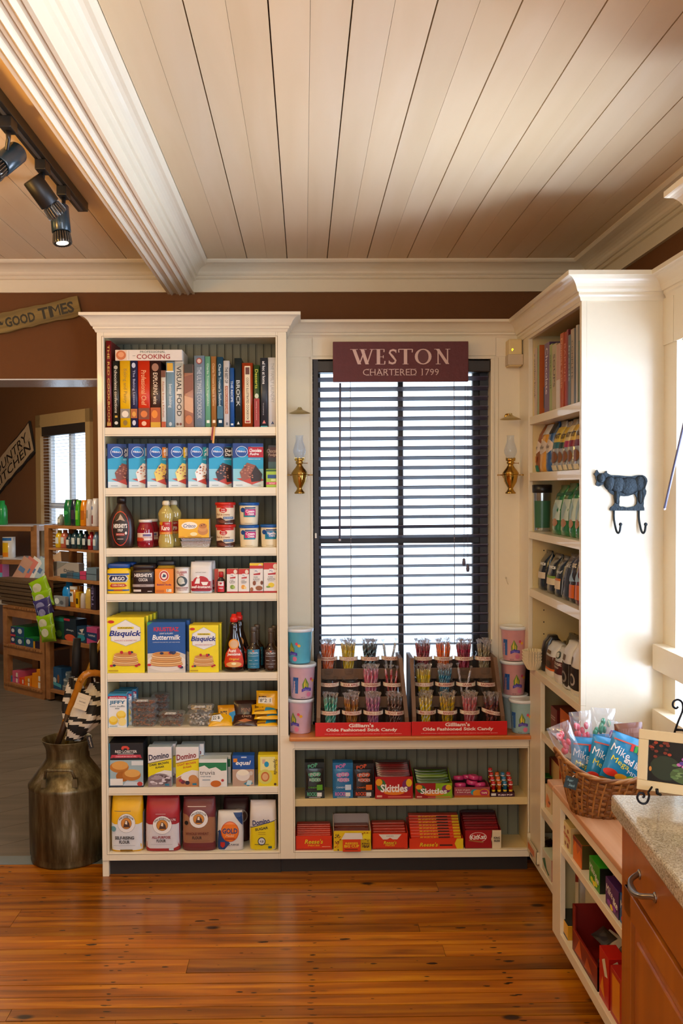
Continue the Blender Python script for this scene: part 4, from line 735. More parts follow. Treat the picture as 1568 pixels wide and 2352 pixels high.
# ---- shelf 5: pancake mixes and syrups
zz = SZ[4]+.0003; Y5 = YF+.012
def pancakes(cu, cv, s, plate=0, seed=1):
    rn = random.Random(seed); c = []
    if plate: c.append(('e', cu, cv-.10*s, .5*s, .09*s, 'e6e2da'))
    for k in range(6):
        j = rn.uniform(-.015, .015); v = cv-.09*s+k*.034*s
        c += [('e', cu+j, v-.008*s, (.38-.012*k)*s, .045*s, 'a8642a'), ('e', cu+j, v, (.38-.012*k)*s, .043*s, ['e0b070', 'e8c48c', 'd8a060'][k % 3])]
    c += [('e', cu, cv+.085*s, .28*s, .03*s, 'c88840' if not plate else 'b86a28')]
    for k in range(9):
        u, v = (cu+rn.uniform(-.2, .2)*s, cv+.10*s+rn.uniform(-.01, .03)*s) if k < 5 else (cu+rn.choice((-1, 1))*rn.uniform(.3, .42)*s, cv-.13*s+rn.uniform(-.02, .03)*s)
        c.append(('e', u, v, .045*s, .022*s, rn.choice(['2a3054', '38406a', 'b81c30', 'c8283c'])))
    return c
def bisq(): return [('p', [(.5, .96), (.9, .82), (.9, .58), (.5, .48), (.1, .58), (.1, .82)], 'aab0b4'), ('p', [(.5, .952), (.885, .815), (.885, .586), (.5, .49), (.115, .586), (.115, .815)], 'e8e8e6'), ('e', .11, .92, .09, .028, 'c8281e'), ('r', 0, .915, .06, .925, 'b87a1a'), ('r', .28, .79, .72, .83, 'e8d21e'), T('ORIGINAL', .5, .81, .38, .025, '3a3a20', b=.03), T('Bisquick', .49, .70, .86, .13, '1c2f86', sh=.22, b=.035), T('PANCAKE & BAKING MIX', .5, .585, .6, .028, 'c87a80')]+pancakes(.5, .26, .95, 0, 4)+[('r', .04, .03, .3, .06, 'c8a818')]
def mixbox(label, p0, p1, pt, n, dx, col, side, cm, dp=.045):
    return pack('pancake_mix_box', label, 'box', p0, p1, pt, zz, Y5, dp, col, cm, side=side, back=n, backdx=dx, group='pancake mixes')
mixbox('large yellow pancake mix box at the left end', 245, 331, 1418, 3, .0085, 'f0dc14', 'b8b81e', bisq())
KR = [('p', [(0, .93), (.14, 1), (0, 1)], '3a9a5a'), T('KRUSTEAZ', .5, .86, .66, .085, 'c8283c', b=.045), T('LIGHT & FLUFFY', .5, .775, .36, .03, 'e0e8f4'), T('Buttermilk', .5, .70, .74, .10, 'f6f6f6', sh=.2, b=.02), T('COMPLETE PANCAKE MIX  JUST ADD WATER', .5, .6, .72, .02, 'e8eef8'), ('p', [(0, 0), (1, 0), (1, .36), (.8, .42), (0, .38)], 'cfcac2'), ('e', .5, .2, .55, .17, 'e2ddd4')]+pancakes(.5, .28, 1.15, 0, 9)
mixbox('blue buttermilk pancake mix box with stacked pancakes picture', 338, 425, 1429, 1, .012, '1b549e', '123d78', KR, .05)
mixbox('smaller yellow pancake mix box right of the blue box', 434, 501.5, 1436, 1, .008, 'f0dc14', 'b8b81e', bisq(), .045)
SYR = P('1c0e0a', .08, key='dark_syrup', coat=.8)
o = body('syrup_bottle', 'tall dark pancake syrup bottle with red cap and label', 'bottle', 510, 562, 1412, zz, Y5, [(0, .92, .85), (.03, .98, .95), (.1, 1, 1), (.3, .95, .95), (.45, .8, .85), (.58, .6, .7), (.68, .44, .6), (.76, .42, .58), (.82, .40, .55), (.86, .26, .4), (.87, .22, .35)], '1c0e0a',
 [('p', [(.06, .08), (.94, .08), (.98, .2), (.9, .42), (.66, .62), (.34, .62), (.1, .42), (.02, .2)], 'd23a16'), ('e', .5, .66, .26, .13, 'e8961c'), ('e', .5, .66, .2, .10, 'd8b088'), T('Aunt', .42, .5, .4, .09, 'fff4ea', b=.04), T('Jemima', .5, .4, .66, .09, 'fff4ea', b=.04), T('Original', .52, .28, .5, .07, 'f6c832', sh=.25, b=.02), ('e', .5, .15, .38, .07, 'e2a860'), ('e', .5, .17, .12, .03, 'f8ecb8')], 2, .9, (.03, .72),
 [('cap', [(.86, .26, .4), (.865, .34, .5), (.94, .34, .5), (.945, .26, .4), (1, .2, .3)], 'd8281e', .35, ())], mt=SYR, hd=.026)
dup(o, (o.location.x+.016, o.location.y+.058, zz), 'second red-capped pancake syrup bottle standing behind the first')
WB = [(0, .93, .93), (.03, 1, 1), (.44, 1, 1), (.52, .92, .92), (.58, .55, .55), (.64, .36, .36), (.92, .34, .34)]
def crown_(label, p0, p1, pt, col, Y=Y5): 
    return body('maple_syrup_bottle', label, 'bottle', p0, p1, pt, zz, Y, WB, '14100e', [('r', .06, 0, .94, 1, col), T('CROWN', .5, .82, .7, .12, 'd8e4ea', b=.01), ('e', .5, .93, .08, .04, 'c8623a'), ('r', .12, .66, .88, .68, 'c8d4da'), ('r', .15, .42, .4, .44, 'c8d4da'), ('r', .6, .42, .85, .44, 'c8d4da'), T('ORGANIC MAPLE SYRUP', .5, .24, .7, .04, 'c8d4da'), T('375 ML', .5, .1, .4, .03, 'c8d4da')], 2, .9, (.08, .5), [('cap', [(.90, .34, .34), (.905, .40, .40), (.99, .40, .40), (1, .34, .34)], '5a5450', .3, ()), ('neck', [(.64, .38, .38), (.66, .4, .4), (.86, .37, .37), (.9, .36, .36)], '4a4038', .3, ())], mt=SYR, group='square maple syrup bottles')
o = crown_('small dark maple syrup bottle with teal label', 564, 598, 1441.7, '2a7a9a'); dup(o, (o.location.x+.012, o.location.y+.065, zz), 'maple syrup bottle behind the teal-labelled one', group='square maple syrup bottles')
o = crown_('small dark maple syrup bottle with brown label', 604, 638, 1444, '4a342c'); dup(o, (o.location.x+.012, o.location.y+.065, zz), 'maple syrup bottle behind the brown-labelled one', group='square maple syrup bottles')
# ---- shelf 6: corn muffin mix, nut tubs, toffee bags
zz = SZ[5]+.0003; Y6 = YF+.012
JF = [('r', 0, .9, 1, 1, '2a8ab8'), ('p', [(0, .86), (1, .86), (1, .93), (.5, .95), (0, .93)], 'b81c3a'), T("America's Favorite", .5, .895, .86, .05, 'ffffff', b=.02), T('JIFFY', .5, .74, .86, .13, '1a6a94', b=.04), T('corn muffin', .5, .64, .8, .05, '4a6a74'), T('mix', .5, .575, .24, .05, '4a6a74'), ('e', .7, .38, .26, .13, 'e8c030'), ('e', .7, .42, .22, .09, 'f2d860'), ('e', .28, .22, .24, .13, 'e8c030'), ('e', .28, .26, .2, .09, 'f2d860'), ('e', .76, .18, .22, .12, 'f0dc8a'), ('r', .06, .04, .5, .06, '7aa0b0')]
pack('muffin_mix_box', 'white and blue corn muffin mix box at the left end', 'box', 248, 290.5, 1594, zz, Y6, .045, 'e8eaea', JF, side='2a8ab8', top='2a8ab8', back=2, backdx=.012, group='corn muffin mixes')
CLM = clear('f4f6f8', .05, 'clam_shell', .08)
def clam(w, fill, seed, d=.042):
    """clear two-part tub with a lid sticker and its nuts as one filling"""
    rn = random.Random(seed); h = .026; g = G()
    Body([(0, w*.40, d*.8), (.003, w*.42, d*.84), (h*.8, w*.46, d*.94), (h*.82, w*.5, d), (h*.92, w*.5, d), (h*.95, w*.46, d*.92), (h*1.08, w*.44, d*.88)], 5).mesh(g, CLM, 28)
    t = thing('nut_tub', 'x', 'tub'); g.build('clear_box', t)
    g = G(); cols = [P(c, .45) for c in fill]
    for k in range(54):
        x, y, z = rn.uniform(-.37, .37)*w, rn.uniform(-.74, .7)*d, rn.uniform(.004, h*.78); a = rn.uniform(0, 3.1); g.M = Matrix.Translation((x, y, z)) @ Matrix.Rotation(a, 4, 'Z') @ Matrix.Rotation(rn.uniform(-.6, .6), 4, 'X'); g.ball((0, 0, 0), .0075, rn.choice(cols), 5, (1, .55, .5))
    o = g.build('nut_filling', t); o['kind'] = 'stuff'; return t
def clamstack(p0, p1, ptop, Y, specs, where, sticker=True):
    cx, w, h = span(p0, p1, ptop, zz, Y); ph = .0272
    for k, (fill, nm, sd) in enumerate(specs):
        t = clam(w, fill, sd); t.location = (cx+random.uniform(-.002, .002), Y+.045, zz+k*ph); t.rotation_euler.z = random.uniform(-.05, .05)
        t['label'] = 'clear tub of %s, %s of the %s' % (nm, (['lowest', 'second', 'third', 'topmost'] if len(specs) > 3 else ['lowest', 'middle', 'topmost'] if len(specs) == 3 else ['lower', 'upper'])[k], where); t['group'] = 'clear tubs of nuts'
        if sticker and k == len(specs)-1:
            g = G(); g.add([(-w*.24, -.044, .0262), (w*.2, -.044, .0262), (w*.18, -.02, .0292), (-w*.2, -.02, .0292)], [(0, 1, 2, 3)], P('e8e8ea', .5, key='paper')); 
            for q in range(3): g.add([(-w*.15+q*.016, -.0400, .0271), (-w*.15+q*.016+.01, -.0400, .0271), (-w*.15+q*.016+.01, -.032, .0281), (-w*.15+q*.016, -.032, .0281)], [(0, 1, 2, 3)], P('9aa0a8', .5))
            g.build('sticker', t, fixn=False)
PEC = ['8a4a26', '9a5830', '6e3c20']; WAL = ['7a4628', '8e5636', '5e3420']; CAS = ['d8bc8a', 'e2caa0', 'c8a870']; ALM = ['e2dcd2', 'd2c8bc', 'a89888']
clamstack(295, 359, 1602, Y6, [(PEC, 'brown pecans', 1), (PEC, 'brown pecans', 2), (PEC, 'brown pecans', 3), (PEC, 'brown pecans', 4)], 'tall stack of four')
clamstack(345, 384, 1602, Y6+.10, [(WAL, 'dark nuts', 5), (WAL, 'dark nuts', 6), (WAL, 'dark nuts', 7), (WAL, 'dark nuts', 8)], 'stack behind the tall one', False)
clamstack(361, 421, 1628, Y6, [(WAL, 'chopped walnuts', 9), (WAL, 'chopped walnuts', 10)], 'short stack of two')
clamstack(427, 488, 1611, Y6, [(ALM, 'sliced pale almonds', 12), (ALM, 'sliced pale almonds', 13), (CAS, 'tan cashew pieces', 14)], 'stack of three')
def pillow(name, label, cat, c, w, h, d, col, cm=(), rx=0, ry=0, rz=0, group=None, r=.25, crim=None, seed=1, p=2.2, mt=None, bumpy=.05, parent=None):
    """flat sealed bag: a cushion with crimped ends, its art on the front; lies or stands as turned"""
    rn = random.Random(seed); n, m = 14, 10; vs = []; g = G()
    def pt(u, v, s, l=0):
        e = max(0, 1-abs(2*u-1)**2.4)*max(0, 1-abs(2*v-1)**3.2); wv = (.12*math.sin(9*u+seed)*math.sin(11*v+seed*2)+.08*math.sin(23*u+seed)*math.cos(17*v))*bumpy*10
        return ((u-.5)*w*(1-.04*math.sin(math.pi*v)), s*(-(e**.55)*d/2*(1+wv)-.0004)-(l if s > 0 else -l)*1., v*h)
    for s in (1, -1):
        vs = [pt(i/n, j/m, s) for j in range(m+1) for i in range(n+1)]
        g.add(vs, [(j*(n+1)+i, j*(n+1)+i+1, (j+1)*(n+1)+i+1, (j+1)*(n+1)+i) for j in range(m) for i in range(n)], mt or P(col, r, coat=.3), True)
    art(g, cm, lambda u, v, l: pt(u, v, 1, l+.0004), True, .0006)
    if crim:
        for v0 in (0, .955): g.add([(-w/2, -.0012, v0*h), (w/2, -.0012, v0*h), (w/2, -.0012, (v0+.045)*h), (-w/2, -.0012, (v0+.045)*h)], [(0, 1, 2, 3)], P(crim, .3))
    o = g.build(name, parent, fixn=False) if parent else g.build(name, label=label, category=cat, fixn=False, **({'group': group} if group else {}))
    o.location = c; o.rotation_euler = (R(rx), R(ry), R(rz)); return o
TOF = [('r', .05, .3, .55, .8, 'd8a012'), T('BITS', .3, .55, .36, .3, '3a2414', b=.04), ('p', [(.5, .1), (.95, .25), (.95, .7), (.6, .6)], '1f86b4'), ('r', .1, .1, .5, .2, '8a5a10')]
STK = [('p', [(.1, .3), (.5, .2), (.62, .45), (.5, .75), (.12, .7)], 'e8e8e4'), T('22', .25, .5, .16, .25, '3a3a3a'), T('$', .42, .5, .1, .25, '3a3a3a')]
def lay(px, py, Y, **k): q = at(px, py, Y); return (q.x, q.y, q.z)
zl = zz+.004
pillow('toffee_bag', 'yellow toffee bits bag with price sticker lying in front', 'bag', lay(506, 1668, Y6+.01), .10, .07, .022, 'e2aa10', [T('TOFFEE', .3, .75, .4, .2, '3a2414', b=.03)]+STK, rx=-52, rz=4, seed=3)
pillow('toffee_bag', 'orange and yellow bits bag leaning behind the front bag', 'bag', lay(523, 1668, Y6+.04), .08, .09, .02, 'c8860e', TOF, rx=-25, rz=8, seed=4)
pillow('chocolate_bag', 'dark brown shiny chocolate bits bag, lower front', 'bag', lay(562, 1668, Y6+.012), .105, .06, .024, '3c1e16', [('p', [(.2, .3), (.5, .5), (.8, .35), (.5, .2)], 'b86a3a'), T('CHIPS', .55, .7, .4, .2, 'c8a088')], rx=-50, rz=-4, seed=5)
pillow('chocolate_bag', 'dark brown chocolate bits bag leaning upright behind', 'bag', lay(565, 1666, Y6+.05), .10, .105, .024, '2c1814', [T('MINI', .5, .6, .4, .16, '9a6a54'), ('r', .2, .3, .8, .36, '7a4a34')], rx=-20, rz=6, seed=6)
for k, (px, py, dz, rz_, lab) in enumerate(((609, 1669, 0, 3, 'lowest of the pile'), (612, 1652, .02, -2, 'second in the pile'), (607, 1640, .043, 4, 'third in the pile'))):
    pillow('toffee_bag', 'yellow chip bag with blue corner, '+lab+' at the right end', 'bag', lay(px, py, Y6+.012), .105, .07, .024, 'e8b40c', TOF, rx=-68, rz=rz_, seed=8+k, group='yellow bags piled at the shelf end')
pillow('toffee_bag', 'yellow chip bag with white price tag on top of pile', 'bag', lay(613, 1628, Y6+.04), .095, .075, .022, 'e8b40c', TOF[:2]+[('r', .1, .3, .75, .62, 'e8e8e2'), T('8 2 1', .42, .46, .5, .2, '4a4a4a')], rx=-14, rz=-6, seed=12)
# ---- shelf 7
zz = SZ[6]+.0003; Y7 = YF+.012
RL = [('r', 0, .02, .03, 1, '3a8aa8'), ('r', 0, 0, 1, .035, '20283a'), ('e', .47, .91, .1, .028, 'd24a3a'), ('e', .4, .88, .04, .03, 'd24a3a'), ('e', .56, .88, .04, .03, 'd24a3a'), T('RED LOBSTER', .5, .81, .64, .06, 'e8e4e0', b=.02), ('r', .25, .75, .72, .765, 'c8c8c8'), ('p', [(.04, .66), (.16, .68), (.16, .73), (.84, .73), (.84, .68), (.96, .66), (.92, .74), (.08, .74)], 'b8384a'), ('r', .16, .67, .84, .73, 'c84456'), T('CHEDDAR BAY BISCUIT MIX', .5, .7, .6, .03, 'f8dce0'),
 ('r', .03, .04, 1, .62, '9ab4bc'), ('e', .3, .46, .28, .13, 'b8742a'), ('e', .32, .5, .24, .1, 'd8a050'), ('e', .4, .25, .2, .12, 'a8641e'), ('e', .66, .28, .27, .13, 'b8742a'), ('e', .68, .32, .23, .09, 'dca858'), ('p', [(.4, .04), (.5, .14), (1, .12), (1, .04)], 'c8d4e0'), ('r', .03, .05, .4, .2, 'e6e6e2'), ('r', .66, .5, 1, .6, 'd8dee0'), ('e', .9, .08, .08, .05, 'b83a34')]
pack('biscuit_mix_box', 'tall black biscuit mix box with golden biscuits picture', 'box', 250, 328.5, 1707, zz, Y7, .055, '18181c', RL, side='20202a', top='1c1c20', back=1, backdx=.0, group=None)
def DOM(t1, c1, art2): return [('p', [(0, .6), (1, .72), (1, .40), (.7, .42), (.35, .35), (0, .22)], 'e8d80c'), T('Domino', .46, .77, .86, .15, c1, b=.035, rot=5), ('p', [(0, .595), (1, .715), (1, .7), (0, .58)], c1), T(t1, .47, .58, .82, .06, '2a2a22' if c1 != '8c3038' else 'c8602a', b=.03, rot=5), T('SUGAR', .5, .50, .38, .05, '2a2a22' if c1 != '8c3038' else 'c8602a', b=.03, rot=5)]+art2+[('r', .72, .04, .9, .09, '2a7a9a')]
rn = random.Random(2)
DA = [('e', .5, .1, .62, .24, '8a7a80')]+[('e', .5+rn.uniform(-.4, .4), .16+rn.uniform(-.12, .12), .1, .03, rn.choice(['d8d0d8', '5a484c', 'a89aa2'])) for _ in range(26)]
LA = [('e', .5, .08, .6, .22, 'b88050'), ('e', .5, .24, .28, .09, 'e8e4e0'), ('e', .3, .12, .1, .05, '6a2a3a'), ('e', .5, .1, .1, .05, '2a2438'), ('e', .75, .2, .2, .1, 'c88a50'), ('e', .2, .16, .08, .04, 'a83a44')]
pack('brown_sugar_box', 'white and yellow dark brown sugar box', 'box', 339.5, 393.5, 1716, zz, Y7, .045, 'e4e2e2', DOM('DARK BROWN', '2c2a4a', DA), side='cfd8dc', top='b8ccd4', back=1, backdx=.011, group='brown sugar boxes')
pack('brown_sugar_box', 'white and yellow light brown sugar box', 'box', 403.5, 456, 1716, zz, Y7, .045, 'e4e2e2', DOM('LIGHT BROWN', '8c3038', LA), side='cfd8dc', top='b8ccd4', back=1, backdx=.016, group='brown sugar boxes')
TV = [('p', [(0, .72), (.2, .78), (.36, .66), (.6, .72), (.8, .58), (.98, .6), (.98, .88), (0, .88)], '1f7a4a'), ('r', 0, .88, 1, 1, 'dfe4e2'), T('truvia', .3, .52, .54, .15, '3a3c3a', b=-.004), T('SWEETENER', .24, .38, .38, .05, '6a7a8a'), ('r', .12, .24, .4, .28, '9aa8b4'), ('e', .6, .12, .24, .15, 'e8e4e0'), ('e', .6, .12, .19, .12, 'c86a1c'), ('e', .84, .24, .05, .05, 'b83a3a')]
pack('sweetener_box', 'white and green sweetener box with an orange tea cup', 'box', 456.5, 521, 1744, zz, YF+.004, .05, 'e8e8e4', TV, side='3a7a78', top='c8d4d4', back=1, backdx=.012)
EQ = [('r', 0, .55, 1, 1, '1450a0'), ('r', .04, .78, .22, .9, 'e08a1e'), T('equal', .5, .74, .7, .18, 'ffffff', sh=.25, b=.02), ('r', .4, .92, .65, .96, 'c8d8f0'), ('r', 0, 0, 1, .55, 'b89c88'), ('e', .48, .36, .32, .19, 'e2dcd6'), ('e', .48, .44, .27, .09, 'f2ecd8'), ('e', .85, .42, .08, .07, 'd0c8c2'), ('p', [(.5, .08), (.72, .0), (.95, .1), (.74, .18)], '3a8aa8'), ('p', [(.62, .05), (.84, .04), (.9, .18), (.7, .2)], 'c8e0e8')]
pack('sweetener_box', 'blue sweetener box with a white coffee cup', 'box', 533.5, 583.5, 1735, zz, Y7, .05, '1450a0', EQ, side='12407f')
SP = [('r', 0, 0, 1, 1, 'e6d21c'), ('r', .1, .5, .8, .94, 'ece49a'), ('r', .2, .72, .34, .86, 'd8b098'), ('e', .4, .7, .11, .09, '1c9ac8'), T('Splenda', .8, .62, .2, .5, '3a2c24', rot=-90, sh=.2), ('e', .33, .3, .34, .24, 'd8d468'), ('e', .33, .3, .2, .16, 'c8743a'), ('e', .33, .3, .14, .11, 'e0b080'), ('e', .8, .06, .06, .04, '4a2a1a')]
pack('sweetener_box', 'bright yellow sweetener box at the right end', 'box', 592.5, 641, 1734, zz, Y7, .05, 'e6d21c', SP, side='c8b418')
# ---- shelf 8: flour and sugar bags
zz = SZ[7]+.0003; Y8 = YF+.012
FL = [(0, .93, .88), (.02, .99, .97), (.1, 1, 1), (.45, 1.0, 1.0), (.7, .98, .95), (.82, .96, .8), (.9, .95, .5), (.95, .94, .34), (1, .92, .26)]
def KA(cy, dy=0): return [('e', .5, cy, .29, .172, '3a3a44'), ('e', .5, cy, .285, .168, 'eceaea'), T('KING ARTHUR FLOUR', .5, cy+.125, .46, .04, '2a2a34', b=.03, arc=.06), ('e', .5, cy, .175, .105, '2a1c18'), ('e', .5, cy, .165, .098, 'd08a3a'), ('p', [(.4, cy-.07), (.44, cy+.01), (.47, cy+.06), (.54, cy+.05), (.6, cy), (.62, cy-.07)], '4a2e20'), ('p', [(.46, cy-.01), (.48, cy+.05), (.53, cy+.04), (.53, cy-.02)], 'ece0d0')]
def flour(label, p0, p1, pt, zb, col, cm, Y=Y8, hd=.04, sides=None, rip=.02, seed=1, name='flour_bag', sec=FL, cat='bag', group='flour bags on the bottom shelf'):
    cx, w, h = span(p0, p1, pt, zb, Y); hw = w/2; B = Body([(a*h, b*hw, c*hd) for a, b, c in sec], 4.2); g = G(); B.mesh(g, P(col, .42, bump=.25, bs=40), 40, rip=rip, seed=seed)
    g.box(-hw*.92, hw*.92, -hd*.2, hd*.1, h*.985, h*1.006, P(col, .42))
    art(g, cm, B.f(0, h, w*.96), True, .0008)
    if sides: g.M = Matrix.Rotation(R(90), 4, 'Z'); art(g, sides, lambda u, v, l: ((u-.5)*hd*1.5, -hw*1.0-l, v*h), True, .0006); g.M = Matrix.Identity(4)
    return g.build(name, loc=(cx, Y+hd, zb), label=label, category=cat, group=group)
SD = [('r', .05, .08, .95, .7, 'c2d0da'), ('r', .15, .1, .85, .3, '8fb0c8'), ('r', .15, .4, .85, .62, 'a8c0d0')]
flour('yellow-topped white bag of self-rising flour', 252.5, 326.5, 1830, zz, 'e9b40e', [('p', [(0, .04), (.5, .02), (1, .04), (1, .52), (.88, .5), (.12, .5), (0, .53)], 'dcdfe4'), ('r', .1, .73, .64, .738, '4a4a50')]+KA(.52)+[('e', .08, .42, .09, .05, '6aa0b0'), T('SELF-RISING', .44, .26, .62, .058, '24262e', b=.03), T('FLOUR', .44, .185, .34, .058, '24262e', b=.03), ('r', .08, .12, .78, .125, '8a94a8'), ('r', .3, .02, .7, .05, '8a6410')], sides=SD, seed=1)
flour('red-topped white bag of all-purpose flour', 332, 412, 1834, zz, 'a8242c', [('p', [(0, .1), (.12, .06), (.84, .06), (1, .1), (1, .53), (.9, .51), (.1, .51), (0, .53)], 'd6d4dc'), ('r', .3, .7, .6, .706, 'e0c8c8'), ('r', .7, .55, .92, .64, '8c1f2a'), T('11.7%', .81, .595, .18, .04, 'e8dce0', b=.02)]+KA(.50)+[T('ALL-PURPOSE', .47, .275, .56, .05, '8c2a3c', b=.03), T('FLOUR', .47, .21, .28, .055, '2a2c38', b=.03), ('r', .15, .14, .8, .145, '9a98a4'), ('r', .7, .03, .84, .07, 'c8dce4')], sides=SD, seed=2)
flour('brown and maroon bag of whole wheat flour', 417, 494.5, 1836, zz, '6e2c30', [('p', [(0, .16), (1, .16), (1, .64), (.82, .66), (.66, .58), (.3, .58), (.14, .7), (0, .72)], '9a6a4c'), ('r', .15, .84, .72, .85, 'd8c8c0')]+KA(.62)+[('e', .12, .55, .06, .04, '1e1a18'), T('WHOLE WHEAT', .45, .345, .72, .05, '6a2c28', b=.02), T('FLOUR', .45, .265, .3, .055, '2c1c18', b=.03), ('r', .1, .2, .84, .205, '7a4c38')], sides=SD, seed=3)
flour('dark maroon flour bag standing at the back', 510, 572, 1835, zz, '3c1418', [('e', .62, .6, .34, .17, '9a9088'), ('e', .62, .6, .3, .15, '4a3430'), ('e', .62, .6, .18, .09, '9a6a3a'), T('KING ARTHUR', .62, .7, .4, .04, 'b8b0a8')], Y=Y8+.10, seed=4)
GM = [('p', [(0, .02), (.4, .02), (1, .62), (1, .95), (.78, .95), (.7, .84), (.5, .6), (.0, .3)], '20427a') if 0 else ('p', [(.62, .98), (1, .98), (1, .66), (.84, .78)], '20427a'), ('p', [(0, .04), (.28, .04), (.5, .2), (.1, .56), (0, .5)], '20427a'), ('e', .5, .51, .36, .27, 'c8501a'), ('e', .5, .51, .33, .25, 'ea7a1a'), T('GOLD', .5, .53, .6, .14, '1c3a7a', b=.045), T('Medal', .5, .41, .34, .07, 'f0d0b0', sh=.25), ('r', .3, .3, .7, .35, 'b84a1a'), ('p', [(.12, .24), (.3, .24), (.3, .14), (.21, .09), (.12, .14)], 'b8281e'), T('ALL PURPOSE', .62, .17, .46, .05, '2a3450', b=.02)]
flour('small white bag of flour with orange round emblem', 497.5, 557.5, 1868, zz, 'd8d4d0', GM, hd=.036, seed=5, name='flour_bag', sec=[(a, b, c if a < .9 else c*1.6) for a, b, c in FL])
flour('white and yellow bag of white sugar at the right end', 572, 634.5, 1844, zz, 'd6cfcc', [('p', [(0, 0), (1, 0), (1, .63), (0, .48)], 'e2cc10'), ('p', [(0, .47), (1, .62), (1, .635), (0, .485)], '28386a'), T('Domino', .43, .60, .66, .11, '22306a', b=.035, rot=5), T('SUGAR', .45, .46, .5, .055, '2a2a20', b=.04, rot=5), ('r', .32, .38, .6, .39, 'b89010'), ('r', .32, .34, .6, .35, 'b89010'), ('e', .45, .2, .15, .085, '20242c'), ('e', .45, .2, .12, .068, 'd8dce0'), T('4 LB', .45, .2, .14, .05, '1c2028', b=.03), ('r', .18, .13, .72, .14, '20242c'), ('r', .7, .05, .84, .1, '2a5a6a')], hd=.036, seed=6, name='sugar_bag')
# ================================================================ candy boxes in the base cabinet
ZB1, ZB2 = ZSH+.0003, JZ0+.0003; YC = YF+.02
def tray(name, label, p0, p1, ptf, ptb, z, Y, d, col, cm, inner, flapcol='3a2a22', side=None, lip=.5, cat='box', skew=0, flapart=()):
    """open display carton: low front with the printing, sloping sides, a raised back flap"""
    cx, w, hf = span(p0, p1, ptf, z, Y); hb = at((p0+p1)/2, ptb, Y+d).z-z; g = G(); m = P(col, .4); ms = P(side or col, .4); t = .0015
    g.box(-w/2, w/2, 0, t, 0, hf, m); g.box(-w/2, w/2, 0, d, 0, t, m)
    for s in (-1, 1): x = s*w/2; g.prism([(0, 0), (d, 0), (d, min(hb, hf*1.5)), (d*.45, hf*1.12), (0, hf)], x-(t if s > 0 else 0), x+(0 if s > 0 else t), ms, 'x')
    g.prism([(-w/2, 0), (w/2, 0), (w/2, hb*.93), (w/2-.008, hb), (-w/2+.008, hb), (-w/2, hb*.93)], d-t, d, P(flapcol, .6, key='card_inside'), 'y')
    art(g, cm, face(w, hf, 0)); art(g, flapart, lambda u, v, l: ((u-.5)*w, d-t-l, v*hb))
    o = thing(name, label, cat, (cx, Y, z)); o.rotation_euler.z = R(skew); g.build('carton', o)
    inner(o, w, d, hf, hb) if inner else None
    return o, cx, w, hf, hb
def sk(cx, w, hf, d, z, Y, n, cols, lab, txt, kind='candy_packet', grp='x', tilt=-62, ph=None):
    for k in range(n):
        f_ = k/max(1, n-1); pillow(kind, lab, 'candy', (cx, Y+.008+f_*(d-.04), z+hf*.55+f_*.022), w*.86, ph or .05, .012, cols[k % len(cols)], [T(txt, .5, .5, .6, .3, 'f0e8ea', b=.04)] if txt else [], rx=-18, seed=20+k, group=grp)
SKC = [('r', 0, .0, 1, 1, 'b01418'), ('e', .16, .62, .12, .26, '2a6a34'), ('e', .1, .75, .09, .16, 'e8a01a'), ('e', .84, .62, .12, .26, '7a2a6a'), ('e', .9, .72, .08, .18, 'e8c01a'), ('e', .5, .3, .28, .13, 'e8821a'), T('Skittles', .5, .48, .72, .36, 'f6f2f0', b=.05), ('r', .04, .07, .18, .16, 'e8b0a0'), ('r', .34, .06, .95, .12, 'd86a5a')]
def popr(label, p0, p1, pt, c0, c1, c2, Y=YC): 
    ci = [('r', 0, 0, 1, 1, c0), T('POP', .4, .9, .5, .12, c1, b=.04, rot=8)]
    o = pack('popping_candy_box', label, 'box', p0, p1, pt, ZB1, Y+.014, .05, c0, ci+[('r', .06, .0, .94, .18, c0)], side=c0)
    cx, w, h = span(p0, p1, pt, ZB1, Y+.014)
    g = G(); g.box(-w/2, w/2, -.013, 0, 0, h*.22, P(c0, .4), .0008); art(g, [T('ROCKS', .36, .55, .5, .5, c1, b=.03), ('r', .62, .25, .86, .75, 'e2e2e2'), ('r', .2, .1, .8, .18, 'c8c8c8')], face(w, h*.22, -.013)); g.build('tray_lip', o)
    q = pillow('popping_candy_packet', label.replace('box', 'packet').replace('cardboard ', ''), 'packet', (cx, Y+.0065, ZB1+.01), w*.92, h*.77, .008, c0, [('e', .3, .78, .16, .08, c1), ('e', .5, .8, .16, .08, c1), ('e', .7, .8, .14, .08, c1), ('e', .4, .6, .2, .08, c1), ('e', .65, .6, .2, .08, c1), T('POP', .5, .79, .56, .13, c0, b=.05), T('POP', .5, .79, .5, .11, 'f2f2f2', b=-.01), T('ROCKS', .52, .60, .72, .13, c0, b=.05), T('ROCKS', .52, .60, .66, .11, 'f2f2f2', b=-.01), ('r', .62, .22, .95, .42, c2), T('CANDY', .38, .32, .5, .06, c2, b=.02)], seed=2, bumpy=.02)
    q['label'] = label.replace('box', 'packet')+' in its tray'
popr('black and green popping candy box at the left end', 700, 744.5, 1751, '17201e', '5ab08a', '5aa02a')
popr('blue and pink popping candy box', 764, 810, 1752, '1c6ea4', 'd87ab8', 'c8dcf0')
popr('black and orange popping candy box', 811, 858, 1753.5, '1a1416', 'd8562e', 'd86a1e')
